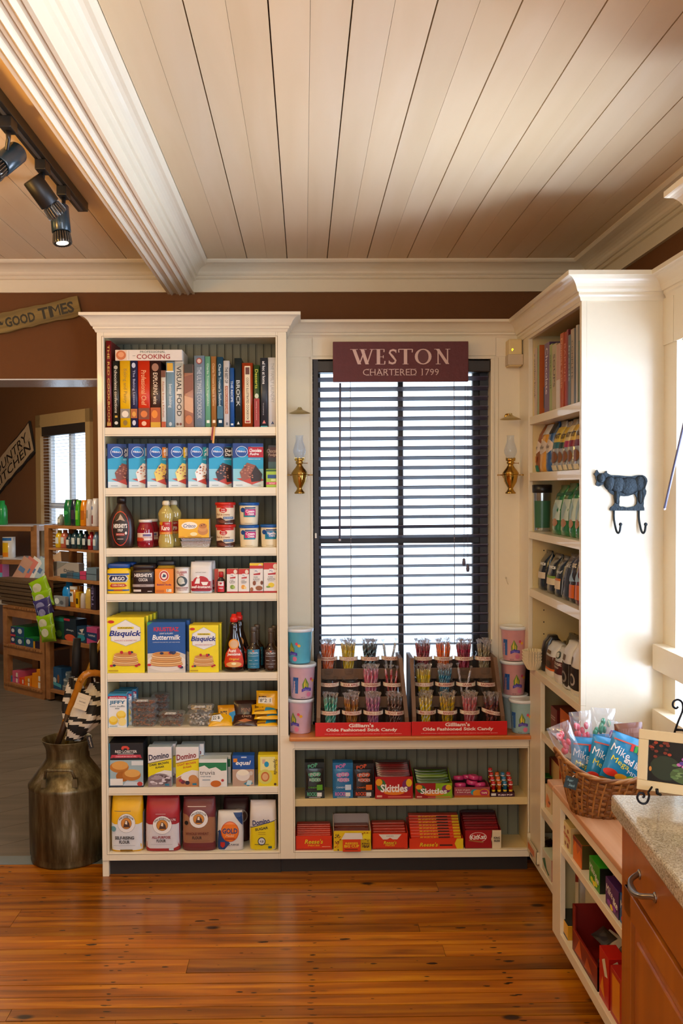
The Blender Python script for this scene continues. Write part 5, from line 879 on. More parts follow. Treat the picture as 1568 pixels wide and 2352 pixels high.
def fillbags(cols, txt, lab, n, kind, grp, ph=.06):
    def q(o, w, d, hf, hb):
        for k in range(n):
            f_ = k/max(1, n-1); pillow(kind, lab, 'candy', (o.location.x, o.location.y+.010+f_*(d-.03), o.location.z+hf*.42+f_*.02), w*.88, ph, .011, cols[k % len(cols)], ([T(txt, .5, .5, .6, .3, 'e8dcde', b=.04)] if txt else []), rx=-12, seed=30+k, group=grp)
    return q
tray('candy_display_box', 'tall red box of fruit candy packets with raised flap', 861.5, 947.5, 1784, 1745, ZB1, YC-.012, .13, 'a8141a', SKC, fillbags(['5a1418', '6a181c', '8a1a1e'], 'Skittles', 'dark red fruit candy packet in the tall red box', 7, 'candy_packet', 'packets in the tall red box'), side='8a1016')
SKG = [('r', .55, 0, 1, 1, '8ab818'), ('r', 0, .0, .55, 1, '9c1418')]+[c for c in SKC[1:]]
tray('candy_display_box', 'lower red and lime box of fruit candy packets', 953.5, 1038, 1799, 1762, ZB1, YC-.012, .12, '9c1418', SKG, fillbags(['3a5a14', '2e4a12', '6a8a1a'], '', 'green fruit candy packet in the lime box', 5, 'candy_packet', 'packets in the lime box', .045), side='8ab818')
BT = [('r', 0, 0, 1, 1, 'a84a58'), T('6 feet of gum', .24, .72, .4, .16, 'f4e4e0'), T('6 feet of gum', .28, .5, .4, .16, 'f4e4e0'), ('e', .58, .5, .12, .3, '2a9ab0'), ('e', .66, .4, .14, .36, 'e08a1e'), ('e', .84, .44, .15, .42, 'd88a1e'), ('e', .84, .44, .12, .33, 'b82a5a'), T('TAPE', .84, .44, .16, .16, 'fff0d0', b=.03), ('r', 0, .0, 1, .2, 'b85a20')]
def gum(o, w, d, hf, hb):
    for k, (u, v, zz_, ang) in enumerate(((-.3, .03, 0, 0), (0.04, .045, .006, 8), (.27, .03, .0, -6), (-.28, .085, .014, 0), (-.02, .09, .016, 0), (.24, .085, .012, 0), (.1, .055, .026, 10))):
        g = G(); g.lathe([(0, 0), (.021, 0), (.024, .004), (.024, .014), (.021, .018), (.012, .019), (.011, .017), (0, .017)], P('c8387a', .25, coat=.4), 20)
        g.build('gum_tape_roll', loc=(o.location.x+u*w, o.location.y+v, o.location.z+hf*.78+zz_), label='round pink gum tape roll in the pink display box', category='candy', group='pink gum rolls').rotation_euler = (R(-14+ang), R(ang), 0)
tray('candy_display_box', 'low pink box of round gum tape rolls', 1043, 1124.5, 1808, 1790, ZB1, YC-.004, .13, 'a84a58', BT, gum, flapcol='6a3a4a')
PPC = [('r', 0, 0, 1, 1, '3c1a30'), T('PUSH POP', .62, .42, .6, .4, 'f4e4f0', b=.04, rot=4), ('r', .02, .25, .22, .8, 'e0e0de')]
def pops(o, w, d, hf, hb):
    cs = [('c82a2a', 'red'), ('2a7aa8', 'blue'), ('d8641e', 'orange')]
    for k in range(13):
        r_, c_ = divmod(k, 4); 
        col, nm = cs[(k*2+r_) % 3]; g = G(); h = .052; g.lathe([(0, 0), (.0078, 0), (.0078, h*.62), (.0086, h*.63), (.0086, h*.95), (.006, h), (0, h)], P(col, .3, coat=.4), 12); g.lathe([(.0081, h*.2), (.0081, h*.34)], P('e8c83a', .4), 12); g.lathe([(.0089, h*.72), (.0089, h*.8)], P('e8e0e0', .4), 12)
        g.build('push_up_pop', loc=(o.location.x-w*.36+c_*w*.24, o.location.y+.012+r_*.024, o.location.z+hf*.55+r_*.012), label='%s tube lollipop in the small purple display box' % nm, category='candy', group=nm+' tube lollipops')
tray('candy_display_box', 'small dark purple box of tube lollipops', 1126.5, 1181.5, 1820, 1797, ZB1, YC, .10, '3c1a30', PPC, pops, flapcol='5a2030')
# lower shelf: orange and yellow peanut butter candy
REE = lambda u, v, w, h: [T("Reese's", u+.006, v-.008, w, h, '4a1a0a', b=.07, sh=.2), T("Reese's", u, v, w, h, 'f2c81e', b=.02, sh=.2)]
PCS = lambda u, v, w, h: [T('PIECES', u, v, w, h, 'f0a81e', b=.06)]
def bars(cols, lab, n, kind, grp, txt=None, dz=.011, f0=.45, bh=.013, ws=.94):
    def q(o, w, d, hf, hb):
        for k in range(n):
            g = G(); g.box(-w*ws/2, w*ws/2, 0, .034, 0, bh, P(cols[k % len(cols)], .3, coat=.3), .003)
            art(g, [T(txt, .38, .5, .4, .6, 'e8c020', sh=.2, b=.02), ('r', .55, .3, .78, .75, '3a2418'), ('r', .86, 0, 1, 1, 'd8b41a')] if txt else [('r', .1, .3, .9, .36, 'd8a090')], face(w*ws, bh, 0))
            g.build(kind, loc=(o.location.x, o.location.y+.004+k*(d-.042)/max(1, n-1), o.location.z+hf*f0+k*dz), label=lab, category='candy', group=grp)
    return q
tray('candy_display_box', 'orange box of small candy packs at the far left', 678.5, 762.5, 1920, 1897, ZB2, YC-.008, .13, 'd8350f', REE(.5, .6, .5, .32)+PCS(.5, .32, .32, .12)+[('r', .0, 0, 1, .1, 'a82208'), ('r', .72, .22, .95, .25, 'f0c0a0')], bars(['c83410', 'b82e0e'], 'orange candy pack in the leftmost lower box', 8, 'candy_packet', 'packs in the leftmost orange box', dz=.0045, f0=.55), flapcol='8a2410')
rn = random.Random(8)
BCU = [('r', 0, 0, 1, 1, 'e8c414')]+[('e', rn.choice((rn.uniform(.03, .2), rn.uniform(.76, .97))), rn.uniform(.05, .95), .018, .022, rn.choice(['d8741a', '8a2a10', '3a2410'])) for _ in range(46)]+[('r', .24, 0, .72, .62, 'd8400f'), ('p', [(.2, .62), (.8, .62), (.74, .94), (.3, .94)], 'e6e0d8'), T('16', .1, .84, .1, .1, '3a2410', b=.03), T('REESES', .48, .42, .34, .1, 'f0c81e', b=.03), T('BIG CUP', .48, .28, .4, .14, 'f0c81e', b=.05), ('r', .3, .1, .64, .14, '7a2410'), T('KING', .86, .4, .2, .1, '3a2410', b=.04), T('SIZE', .86, .27, .2, .1, '3a2410', b=.04), ('p', [(.76, .66), (.98, .62), (.98, .9), (.8, .9)], 'f0dc1e')]
tray('candy_display_box', 'yellow dotted candy box with an open white lid', 766, 851.5, 1908.5, 1868, ZB2, YC-.022, .13, 'e8c414', BCU, bars(['7a2a12'], 'brown and orange candy bar in the yellow box', 3, 'candy_bar', 'bars in the yellow box', dz=.006, f0=.6), flapcol='b8aca8', side='e8d8c0')
tray('candy_display_box', 'orange candy box with a white notched front', 854.5, 936.5, 1914, 1885, ZB2, YC-.008, .13, 'd8350f', [('p', [(.18, .94), (.82, .94), (.7, .62), (.58, .62), (.5, .72), (.42, .62), (.3, .62)], 'e4dcd4'), T('REESES', .5, .83, .2, .05, '5a5a5a')]+REE(.5, .42, .36, .22)+PCS(.5, .24, .26, .1)+[('r', .1, .06, .9, .1, 'a82208')], bars(['a82a0e', 'b82e0e'], 'orange candy pack in the notched box', 6, 'candy_packet', 'packs in the notched box', dz=.006, f0=.55), flapcol='6a5850')
o = tray('candy_display_box', 'wide orange box of king size candy bars', 940, 1063.5, 1926, 1874, ZB2, YC-.008, .135, 'd8350f', [('r', 0, 0, 1, 1, 'dc3a10')]+REE(.36, .42, .34, .4)+[('r', .56, .28, .8, .42, '3a1a10'), ('p', [(1, 0), (1, 1), (.88, 1), (.84, .5), (.88, 0)], 'e8c81e')], bars(['d83a12', 'c83410'], 'orange king size bar in the wide orange box', 9, 'candy_bar', 'king size bars in the wide box', 'REESES', .0085, .62, .014), flapcol='8a2410')[0]
g = G(); w_ = .222/2
KK = [('r', .75, 0, 1, 1, 'e0d0b0'), ('p', [(.75, 0), (.82, 0), (.72, .5), (.82, 1), (.75, 1)], 'e0d0b0'), ('e', .36, .62, .26, .3, 'c01a1e'), ('e', .36, .62, .24, .27, 'e8e0dc'), ('e', .36, .62, .22, .25, 'b81418'), T('KitKat', .36, .63, .42, .26, 'f6f2ee', b=.05, rot=6), ('p', [(.1, .42), (.5, .3), (.52, .38), (.12, .5)], 'a8683a'), T('KING', .88, .58, .17, .12, '2a1a14', b=.04), T('SIZE', .88, .42, .17, .12, '2a1a14', b=.04)]
tray('candy_display_box', 'dark red box of wafer bars with cream side', 1067.5, 1150.5, 1907, 1860, ZB2, YC-.008, .135, 'a01018', KK, bars(['8a1018', '6a0c14'], 'dark red wafer bar in the dark red box', 8, 'candy_bar', 'wafer bars', None, .006, .72, .011), flapcol='3a1a1a', side='7a0c12')
# ================================================================ ON THE WINDOW COUNTER
ZK0 = ZK+.0003
def ctub(label, px, pyb, Y, w, zb, body_c, turn=0, h=.148, lidh=.012):
    """tall cotton candy tub: frosted plastic over coloured floss, tent picture, clear lid"""
    x = at(px, pyb, Y).x; r = w/2; o = thing('cotton_candy_tub', label, 'tub', (x, Y, zb), R(turn), 'cotton candy tubs beside the displays'); g = G()
    B = Body([(0, r*.76, r*.76), (.004, r*.8, r*.8), (h*.86, r*.95, r*.95), (h*.88, r*.99, r*.99), (h*.9, r*.99, r*.99)], 2); B.mesh(g, P(body_c, .3, coat=.3, key='tub', vary=.1), 36)
    pn = [('r', .0, .18, .22, .72, '3a6ab0'), ('r', .02, .62, .2, .7, '1f4a90'), ('p', [(.36, .5), (.48, .72), (.62, .5), (.6, .3), (.38, .3)], '6a8a3a'), ('p', [(.42, .5), (.48, .68), (.5, .3), (.44, .3)], 'e0c840'), ('p', [(.52, .56), (.56, .5), (.56, .3), (.52, .3)], 'd8c048'), ('p', [(.46, .42), (.51, .42), (.51, .3), (.46, .3)], '2a3a7a'), ('p', [(.34, .24), (.5, .3), (.72, .26), (.72, .36), (.5, .4), (.34, .34)], '4338a0'), T('COTTON CANDY', .53, .315, .3, .06, '9a8ae0', b=.02), ('e', .72, .66, .05, .05, 'd84a6a'), ('e', .8, .6, .05, .05, 'eab02a'), ('e', .62, .16, .09, .08, 'd87a9a'), T('NET WT', .4, .06, .16, .03, '3a3a5a', b=.02)]
    art(g, pn, B.f(0, h*.86, w*.93), True, .0006); g.build('tub_body', o)
    g = G(); Body([(h*.89, r*.97, r*.97), (h*.895, r*1.05, r*1.05), (h*.97, r*1.06, r*1.06), (h*.985, r*1.0, r*1.0), (h*.975, r*.93, r*.93)], 2).mesh(g, P('dfe6ee', .25, key='frosted_lid', coat=.4), 36); g.build('lid', o); return o
hT = .148; W1 = .112
ctub('pink cotton candy tub at the bottom left by the bookcase', 690, 1679, 4.03, W1, ZK0, 'dcb9c8', -35)
ctub('pink cotton candy tub in the middle of the left stack', 694, 1679, 4.028, W1+.004, ZK0+hT, 'e2bcca', 18)
ctub('turquoise cotton candy tub on top of the left stack', 689, 1679, 4.03, W1, ZK0+2*hT, '5cb8d0', -40)
ctub('pink cotton candy tub on top of the right stack', 1179, 1679, 4.082, W1, ZK0+2*hT-.005, 'e0a4a8', -8)
ctub('pink cotton candy tub in the middle of the right stack', 1179, 1679, 4.082, W1, ZK0+hT-.004, 'd79c9c', 4)
ctub('pale cotton candy tub at the base of the right stack', 1181, 1679, 4.083, W1, ZK0, 'b8c8c8', 60)
ctub('pale blue cotton candy tub standing alone in front of the right stack', 1199, 1681, 3.998, .108, ZK0, '9cc4cc', -12, .144)
# stepped displays with twelve jars each
JG = clear('f6f8fa', .02, 'jar_glass', .03, .08); WRAP = clear('fdfdff', .34, 'cellophane', .12, .7, 1)
OAK = wood('display_wood', '5a3e26', '6a4a2e', '785638', 'z', 9, .5, 0, .1, grain=14)
def jar(label, x, Y, zb, flavour, w=.0805, h=.098, rot=0, band='e8dcc8', tilt=0):
    o = thing('candy_jar', label, 'jar', (x, Y, zb), R(rot), 'candy jars in the display racks'); r = w/2; g = G()
    g.lathe([(0, .003), (r*.9, .003), (r*.97, .01), (r*.97, h*.78), (r*.9, h*.86), (r*.86, h*.9), (r*.86, h*.95), (r*.93, h*.965), (r*.95, h*.985), (r*.92, h), (r*.86, h)], JG, 28); g.build('glass', o)
    g = G(); zb_, zt = h*.66, h*.82; n = 40; R1 = r+.0012
    def c(a, z, l=0): rr = R1+l; return (rr*math.sin(a), -rr*math.cos(a), z+(tilt*math.sin(a)*r if tilt else 0))
    vs = [c(1.75*(2*k/(n-1)-1), z) for z in (zb_, zt) for k in range(n)]; g.add(vs, [(k, k+1, n+k+1, n+k) for k in range(n-1)], P(band, .45, key='paper_band'), True)
    art(g, [T(flavour, .5, .5, min(.84, .085*len(flavour)+.08), .62, 'a83a2a', b=.035)], lambda u, v, l: c((u-.5)*1.9, zb_+v*(zt-zb_), l), False, .0006)
    for z in (zb_, zt): g.add([c(1.75*(2*k/(n-1)-1), z+q, .0003) for q in (-.0006, .0006) for k in range(n)], [(k, k+1, n+k+1, n+k) for k in range(n-1)], P('b8503a', .5), True)
    g.build('paper_band', o, fixn=False); return o
def stick_proto(cols, twist=1, L=.120, rad=.0052):
    """one wrapped candy stick: a swirled rod in cellophane with a twisted, flaring tail"""
    g = G(); n = 8; m = 14; c1, c2 = P(cols[0], .25, coat=.5), P(cols[1], .25, coat=.5); vs = []; 
    for j in range(m+1):
        for k in range(n): a = 2*math.pi*k/n+j*twist*.55; vs.append((rad*math.cos(a), rad*math.sin(a), L*j/m))
    for k in range(n): g.add(vs, [(j*n+k, j*n+(k+1) % n, (j+1)*n+(k+1) % n, (j+1)*n+k) for j in range(m)], c1 if k % 4 < 3 else c2, True)
    g.add(vs, [tuple(m*n+k for k in range(n))], c1)
    z0 = L; pr = [(rad*1.1, z0*.82), (rad*1.12, z0*.92), (rad*1.05, z0), (rad*.35, z0+.005), (rad*.5, z0+.009), (rad*1.7, z0+.017), (rad*2.1, z0+.022)]
    vs = []; 
    for i, (r_, z) in enumerate(pr):
        for k in range(10): a = 2*math.pi*k/10; q = r_*(1+(.45*math.sin(3*a+i) if i > 4 else .12*math.sin(4*a+i))); vs.append((q*math.cos(a), q*math.sin(a)*(.45 if i > 4 else 1), z+(.003*math.sin(5*a) if i == 6 else 0)))
    g.add(vs, [(i*10+k, i*10+(k+1) % 10, (i+1)*10+(k+1) % 10, (i+1)*10+k) for i in range(len(pr)-1) for k in range(10)], WRAP, True)
    return g
NST = [0]
def fill(o, x, Y, zb, n0, cols, desc, jar_name, jr=.036, jh=.098, dz=0, twist=1, lean=.0, seed=1):
    n = n0 if n0 < 4 else int(n0*1.38); rn = random.Random(seed); g = stick_proto(cols, twist); lab = '%s wrapped candy stick in the jar marked %s' % (desc, jar_name.lower().replace('-', ' ')); src = None
    for k in range(n):
        a = 2*math.pi*k/n*(1 if n < 7 else 1)+rn.uniform(-.2, .2); rr = (jr-.0115)*(1 if k % 3 else .45); bx, by = .62*rr*math.cos(a+.35), .62*rr*math.sin(a+.35); tx, ty = (rr+.001)*math.cos(a), (rr+.001)*math.sin(a)
        if n <= 3: bx, by, tx, ty = -.014+.010*k, .0, -.026+lean+k*.042/max(1, n-1), .008
        d = Vector((tx-bx, ty-by, .092)); q = d.to_track_quat('Z', 'Y').to_euler()
        zo_ = rn.uniform(0, .012)+dz
        if src is None: s_ = src = g.build('candy_stick', loc=(x+bx, Y+by, zb+.004+zo_), label=lab, category='candy', group='%s candy sticks' % jar_name.lower(), fixn=False)
        else: s_ = src.copy(); COL.objects.link(s_); s_.location = (x+bx, Y+by, zb+.004+zo_)
        s_.rotation_euler = q; NST[0] += 1
def display(px0, px1, pyb, rows, label, top0, top1, strip):
    Yf = 3.945; p = at(px0, pyb, Yf); x0, x1 = p.x, at(px1, pyb, Yf).x; o = thing('candy_display', label, 'display', ((x0+x1)/2, Yf, ZK0)); xm_ = (x0+x1)/2; w = (x1-x0)/2
    g = G(); hs = at(px0+50, pyb-28.5, Yf).z-ZK0; g.box(-w, w, 0, .003, 0, hs, P('cf1d1a', .35), .0008)
    art(g, [T("Gilliam's", .48, .79, .26, .28, 'f4e6dc', b=.035), T('Olde Fashioned Stick Candy', .485, .44, .74, .3, 'f4e6dc', b=.03), T('FOR NUTRITIONAL INFORMATION CONTACT CUSTOMER SERVICE GILLIAM CANDY BRANDS', .5, .17, .8, .05, 'f0d0c8')], face(2*w, hs, 0)); g.build('front_strip', o)
    zt = at(900, 1500, 4.16).z-ZK0
    for s, tx in ((-1, top0), (1, top1)):
        g = G(); t0 = at(tx, 1503, 4.03).x-xm_; b0 = s*(w-.004); vs = []
        dep = [(0.004, hs*.0), (.235, 0), (.235, zt), (.085, zt), (.004, hs+.02)]
        for dx in (0, .016*-s):
            for (y, z) in dep: f_ = z/zt; vs.append((b0+dx+(t0-b0)*f_, y, z))
        n = len(dep); g.add(vs, [(i, (i+1) % n, n+(i+1) % n, n+i) for i in range(n)]+[tuple(range(n)), tuple(range(n, 2*n))[::-1]], OAK); g.build('side_board', o)
    zs_ = [.0, at(900, 1610, 4.07).z-ZK0, at(900, 1546, 4.13).z-ZK0]
    for k, (z, y0, y1) in enumerate(((zs_[1], .088, .153), (zs_[2], .150, .212))):
        g = G(); ww = w-.025-.006*k; g.box(-ww, ww, y0, y1, z-.004, z, OAK); g.box(-ww, ww, y0-.003, y0, z-.018, z+.028, OAK); g.build('step_shelf', o)
    g = G(); ww = w-.02; g.box(-ww+.012, ww-.012, .226, .232, 0, zt-.03, P('3a2c24', .7, key='display_back')); g.build('back_board', o)
    for r_, row in enumerate(rows):
        Y = Yf+(.180, .115, .048)[r_]; zb = ZK0+(zs_[2], zs_[1], .001)[r_]
        for (px, py, fl, n, cols, desc, tw) in row:
            z_ = at(px, py, Y-.04).z; h = .098; zb = z_-h*.74
            j = jar('candy jar with paper band marked '+fl.lower()+(' holding no sticks' if n == 0 else ''), at(px, py, Y).x, Y, zb, fl, w=.0800 if r_ else .079, tilt=-.22 if fl == 'CHERRY-COLA' else 0)
            if n: fill(j, j.location.x, Y, zb, n, cols, desc, fl, seed=hash(px) % 97, dz=.0, twist=tw)
    return o
L_ = [[(753.3, 1513.7, 'ORANGE-PINEAPPLE', 13, ('e0622a', 'f0b8a0'), 'orange', 1), (800.2, 1513.7, 'LEMON', 12, ('c8a814', 'e8dc8a'), 'yellow', 1), (849.4, 1513.7, 'LICORICE', 14, ('1c2c34', '8fb8c8'), 'black and white', 2), (896.8, 1512.5, 'CHOCOLATE', 2, ('9aa0a8', 'd8d8dc'), 'pale', 1)],
 [(756.2, 1573.6, 'PEPPERMINT', 0, None, '', 1), (803.6, 1573.6, 'SOUR APPLE', 0, None, '', 1), (851.5, 1573.6, 'STRAWBERRY', 11, ('c8607a', 'e8b8c8'), 'pink', 1), (901.6, 1573.6, 'CINNAMON', 3, ('a8242c', 'e0a8a8'), 'dark red', 1)],
 [(758, 1638.7, 'SPEARMINT', 9, ('3aa088', 'b8e0d0'), 'green', 2), (807.5, 1638.7, 'BUTTERSCOTCH', 12, ('8a5018', 'c89048'), 'amber', 1), (856.6, 1638.7, 'BUBBLE GUM', 12, ('a05a88', 'e0a0a8'), 'pink and lilac', 2), (906.4, 1638.7, 'ROOT BEER', 11, ('4a2c28', 'a89088'), 'brown', 2)]]
R_ = [[(971, 1513.3, 'WATERMELON', 11, ('8a2638', 'c8788a'), 'dark pink', 1), (1017.6, 1513.3, 'ORANGE', 9, ('e8601c', 'f0a878'), 'bright orange', 1), (1064.8, 1513.3, 'CHERRY', 11, ('8c1c3a', 'b84a6a'), 'deep cherry red', 1), (1111.3, 1513.3, 'TUTTI-FRUTTI', 10, ('8a7a5a', 'c8c0a0'), 'multicoloured pale', 2)],
 [(972.9, 1573, 'RUM & BUTTER', 11, ('c8a818', 'e8d868'), 'golden yellow', 1), (1021, 1573, 'BLUEBERRY', 10, ('1a6a90', '88c8dc'), 'blue', 2), (1069, 1573, 'GRAPE', 2, ('a8a0a8', 'e8e0e8'), 'white swirled', 2), (1117.4, 1573, 'RASPBERRY', 0, None, '', 1)],
 [(978.4, 1637.5, 'PINA COLADA', 10, ('e0c41c', 'f0f0dc'), 'yellow and white', 2), (1026.9, 1637.5, 'BANANA', 11, ('d0aa14', '8a7440'), 'yellow and brown', 2), (1078.3, 1637.5, 'COTTON CANDY', 12, ('b8505a', 'd8a0a8'), 'rose pink', 1), (1128.3, 1637.5, 'CHERRY-COLA', 11, ('5a2a34', 'a04a3a'), 'dark cherry and brown', 2)]]
display(723.7, 943.7, 1688.5, L_, 'left stepped wooden candy stick rack with red front strip', 729, 924, 0)
display(945, 1164.3, 1686, R_, 'right stepped wooden candy stick rack with red front strip', 941, 1141, 0)
# ================================================================ WALL LAMPS, SMOKE SHADES, FRESHENER, COW HOOK
BL = P('c8a050', .16, 1., key='polished_brass', vary=.04); CHG = clear('f0f6ff', .07, 'lamp_chimney', .02)
def oil_lamp(px, label):
    Y = 4.075; b = at(px, 1134, Y); top = at(px, 1000, Y); t = thing('oil_lamp', label, 'lamp', (b.x, Y, b.z)); H = top.z-b.z
    z = lambda py: (at(px, py, Y).z-b.z)
    g = G(); g.lathe([(0, 0), (.021, 0), (.023, .004), (.018, .009), (.012, .018), (.011, .024), (.016, .032), (.026, .05), (.031, z(1090)-.006), (.031, z(1090)), (.035, z(1089)), (.034, z(1086)), (.027, z(1080)), (.018, z(1074)), (.011, z(1068)), (.012, z(1066)), (0, z(1066))], BL, 24); g.build('font', t)
    g = G(); g.lathe([(.011, z(1067)), (.016, z(1065)), (.017, z(1062)), (.013, z(1060)), (.02, z(1058)), (.021, z(1053)), (.0, z(1052))], BL, 20); g.tube([(0.016, 0, z(1064)), (.032, 0, z(1064)), (.034, 0, z(1064))], [.0012, .0012, .005], BL, 8)
    for k in range(8): a = 2*math.pi*k/8; g.box(.019*math.cos(a)-.0012, .019*math.cos(a)+.0012, .019*math.sin(a)-.0012, .019*math.sin(a)+.0012, z(1058), z(1051), BL)
    g.build('burner', t)
    g = G(); g.lathe([(.015, z(1056)), (.0185, z(1050)), (.026, z(1040)), (.027, z(1034)), (.022, z(1024)), (.0155, z(1014)), (.015, z(1004)), (.0165, z(1000))], CHG, 24); g.build('chimney', t)
    g = G(); zr = z(1091); g.tube([(.033*math.cos(a), .033*math.sin(a), zr) for a in [2*math.pi*k/20 for k in range(21)]], .0022, BL, 8, cap=False)
    for s in (-1, 1): g.tube([(s*.033, 0, zr), (s*.05, 0, zr), (s*.056, 0, zr)], [.0025, .002, .004], BL, 8)
    g.tube([(0, .033, zr), (0, YS-Y-.006, zr)], .003, BL, 8); g.lathe([(0, 0), (.018, 0), (.018, .004), (0, .004)], BL, 16) if 0 else None
    g.M = Matrix.Translation((0, YS-Y-.0005, zr)) @ Matrix.Rotation(R(90), 4, 'X'); g.lathe([(0, .008), (.008, .007), (.017, .004), (.02, 0)], BL, 18); g.M = Matrix.Identity(4); g.build('bracket', t)
    return t
oil_lamp(688, 'brass wall oil lamp with glass chimney beside the bookcase'); oil_lamp(1172, 'brass wall oil lamp with glass chimney beside the tall cupboard')
def bell(px, py, label, rz):
    Y = 4.085; p = at(px, py, Y); t = thing('smoke_bell', label, 'shade', tuple(p), R(rz)); g = G()
    g.lathe([(.046, -.014), (.043, -.0115), (.03, -.006), (.016, 0), (.008, .006), (.006, .009), (.008, .012), (0, .013)], P('bfae7c', .3, .8, key='dull_brass'), 28)
    o = g.build('bell', t); g = G(); g.tube([(0, 0, .008), (0, .02, .012), (0, YS-Y-.004, .004)], .003, BL, 8); g.M = Matrix.Translation((0, YS-Y-.0005, .004)) @ Matrix.Rotation(R(90), 4, 'X'); g.lathe([(0, .006), (.01, .005), (.013, 0)], BL, 14); g.M = Matrix.Identity(4)
    g.build('bracket', t)
bell(688, 942, 'round brass smoke bell above the left oil lamp', 0); bell(1172, 956, 'round brass smoke bell above the right oil lamp', 0)
# air freshener dispenser
p0, p1 = at(1167, 777, 4.08), at(1198, 840, 4.08); w, h = (p1.x-p0.x)/2, p0.z-p1.z; t = thing('air_freshener', 'cream box dispenser with grey panel high beside the tall cupboard', 'dispenser', ((p0.x+p1.x)/2+.002, 4.08, p1.z-.002))
g = G(); g.box(-w, w, 0, YS-4.08, 0, h, P('dcc690', .4), .006); g.ball((-w*.35, .0, h*.57), .0035, P('d8d0b0', .4), 8); g.build('housing', t)
g = G(); g.box(-w-.003, w+.004, -.004, YS-4.08-.01, h*.05, h*.44, P('c9b79c', .45, key='grey_panel'), .003); g.build('lower_panel', t)
g = G(); g.ball((-w*.45, -.001, h*.60), .0032, emit('ffe818', 3, 'indicator'), 8, (1, .5, 1.6)); g.build('indicator_light', t)
# small hook on the surround
g = G(); q = at(1161, 1330, YS-.004); g.tube([(0, 0, .004), (0, -.008, .002), (.003, -.01, -.01), (.009, -.008, -.022)], .0014, P('d8cdb8', .3, .8, key='hook'), 6); g.ball((0, -.004, .006), .004, P('d8cdb8', .3, .8, key='hook'), 6); g.build('wall_hook', loc=(q.x, q.y, q.z), label='tiny pale hook on the panel between window and cupboard', category='hook')
g = G(); q = at(725, 1231, YS-.012); g.box(-.004, .004, -.004, .01, -.01, .012, P('e4e0da', .4), .002); g.build('cord_cleat', loc=(q.x, q.y, q.z), label='small white cleat at the left edge of the window', category='cleat')
# cow-shaped hook rack on the side panel
Yc = YP-.001; cx0, cy0 = 1330, 1000; S = 238/800
COWP = [(106, 296), (118, 290), (122, 276), (132, 266), (142, 284), (150, 292), (178, 292), (190, 290), (196, 278), (206, 274), (208, 290), (224, 300), (240, 308), (290, 308), (350, 314), (400, 316), (440, 308), (480, 306), (500, 316), (514, 334), (518, 354), (512, 376), (504, 398), (502, 412), (510, 430), (508, 450), (496, 480), (490, 505), (490, 525), (488, 545), (494, 562), (494, 580), (232, 580), (230, 566), (240, 552), (258, 540), (268, 520), (266, 500), (262, 480), (262, 462), (240, 450), (222, 434), (216, 412), (214, 394), (196, 378), (172, 380), (158, 388), (144, 394), (128, 388), (122, 376), (130, 352), (122, 330), (120, 314)]
HOLE = [(308, 466), (340, 470), (370, 468), (400, 458), (422, 450), (430, 466), (438, 482), (440, 510), (436, 530), (420, 546), (390, 552), (360, 556), (330, 548), (312, 550), (300, 540), (304, 510), (302, 488)]
org = at(cx0+300*S, cy0+440*S, Yc)
def c2(p): q = at(cx0+p[0]*S, cy0+p[1]*S, Yc); return (q.x-org.x, q.z-org.z)
outer = [c2(p) for p in COWP]; hole = [c2(p) for p in HOLE]; t = thing('cow_hook', 'dark cast iron cow silhouette with two hooks on the white panel', 'hook', tuple(org))
IRON = P('1e282e', .42, .5, key='cast_iron', bump=.5, bs=160, vary=.35)
g = G(); tr = geometry.tessellate_polygon([[Vector((a, b, 0)) for a, b in outer], [Vector((a, b, 0)) for a, b in hole]]); allp = outer+hole
dp = .010; g.add([(a, -dp, b) for a, b in allp]+[(a, 0, b) for a, b in allp], [tuple(t_) for t_ in tr]+[tuple(k+len(allp) for k in reversed(t_)) for t_ in tr], IRON)
for lo, hi in ((0, len(outer)), (len(outer), len(allp))):
    n = hi-lo; g.add([(a, -dp, b) for a, b in allp[lo:hi]]+[(a, 0, b) for a, b in allp[lo:hi]], [(i, (i+1) % n, n+(i+1) % n, n+i) for i in range(n)], IRON)
for (px, py, rx_, rz_) in ((290, 380, 70, 62), (375, 390, 90, 68), (460, 370, 48, 62), (164, 330, 36, 38), (282, 470, 22, 60), (464, 470, 24, 60), (230, 370, 50, 55)):
    c = c2((px, py)); s = .0001352*1; u = 238/800*3.225/2200; g.ball((c[0], -dp+.001, c[1]), 1, IRON, 14, (rx_*u, .008, rz_*u))
g.build('cow_figure', t)
for hx in (268, 460):
    pts = [c2((hx-4, 560)), c2((hx-4, 640)), c2((hx, 700)), c2((hx+8, 740)), c2((hx+18, 752)), c2((hx+26, 735)), c2((hx+28, 700)), c2((hx+26, 684))]
    g = G(); g.tube(smooth([(a, -.004-(.0 if k < 2 else .004*k), b) for k, (a, b) in enumerate(pts)]), .0036, IRON, 10); a, b = pts[-1]; g.ball((a, -.032, b), .0062, IRON, 10); g.build('hook', t)
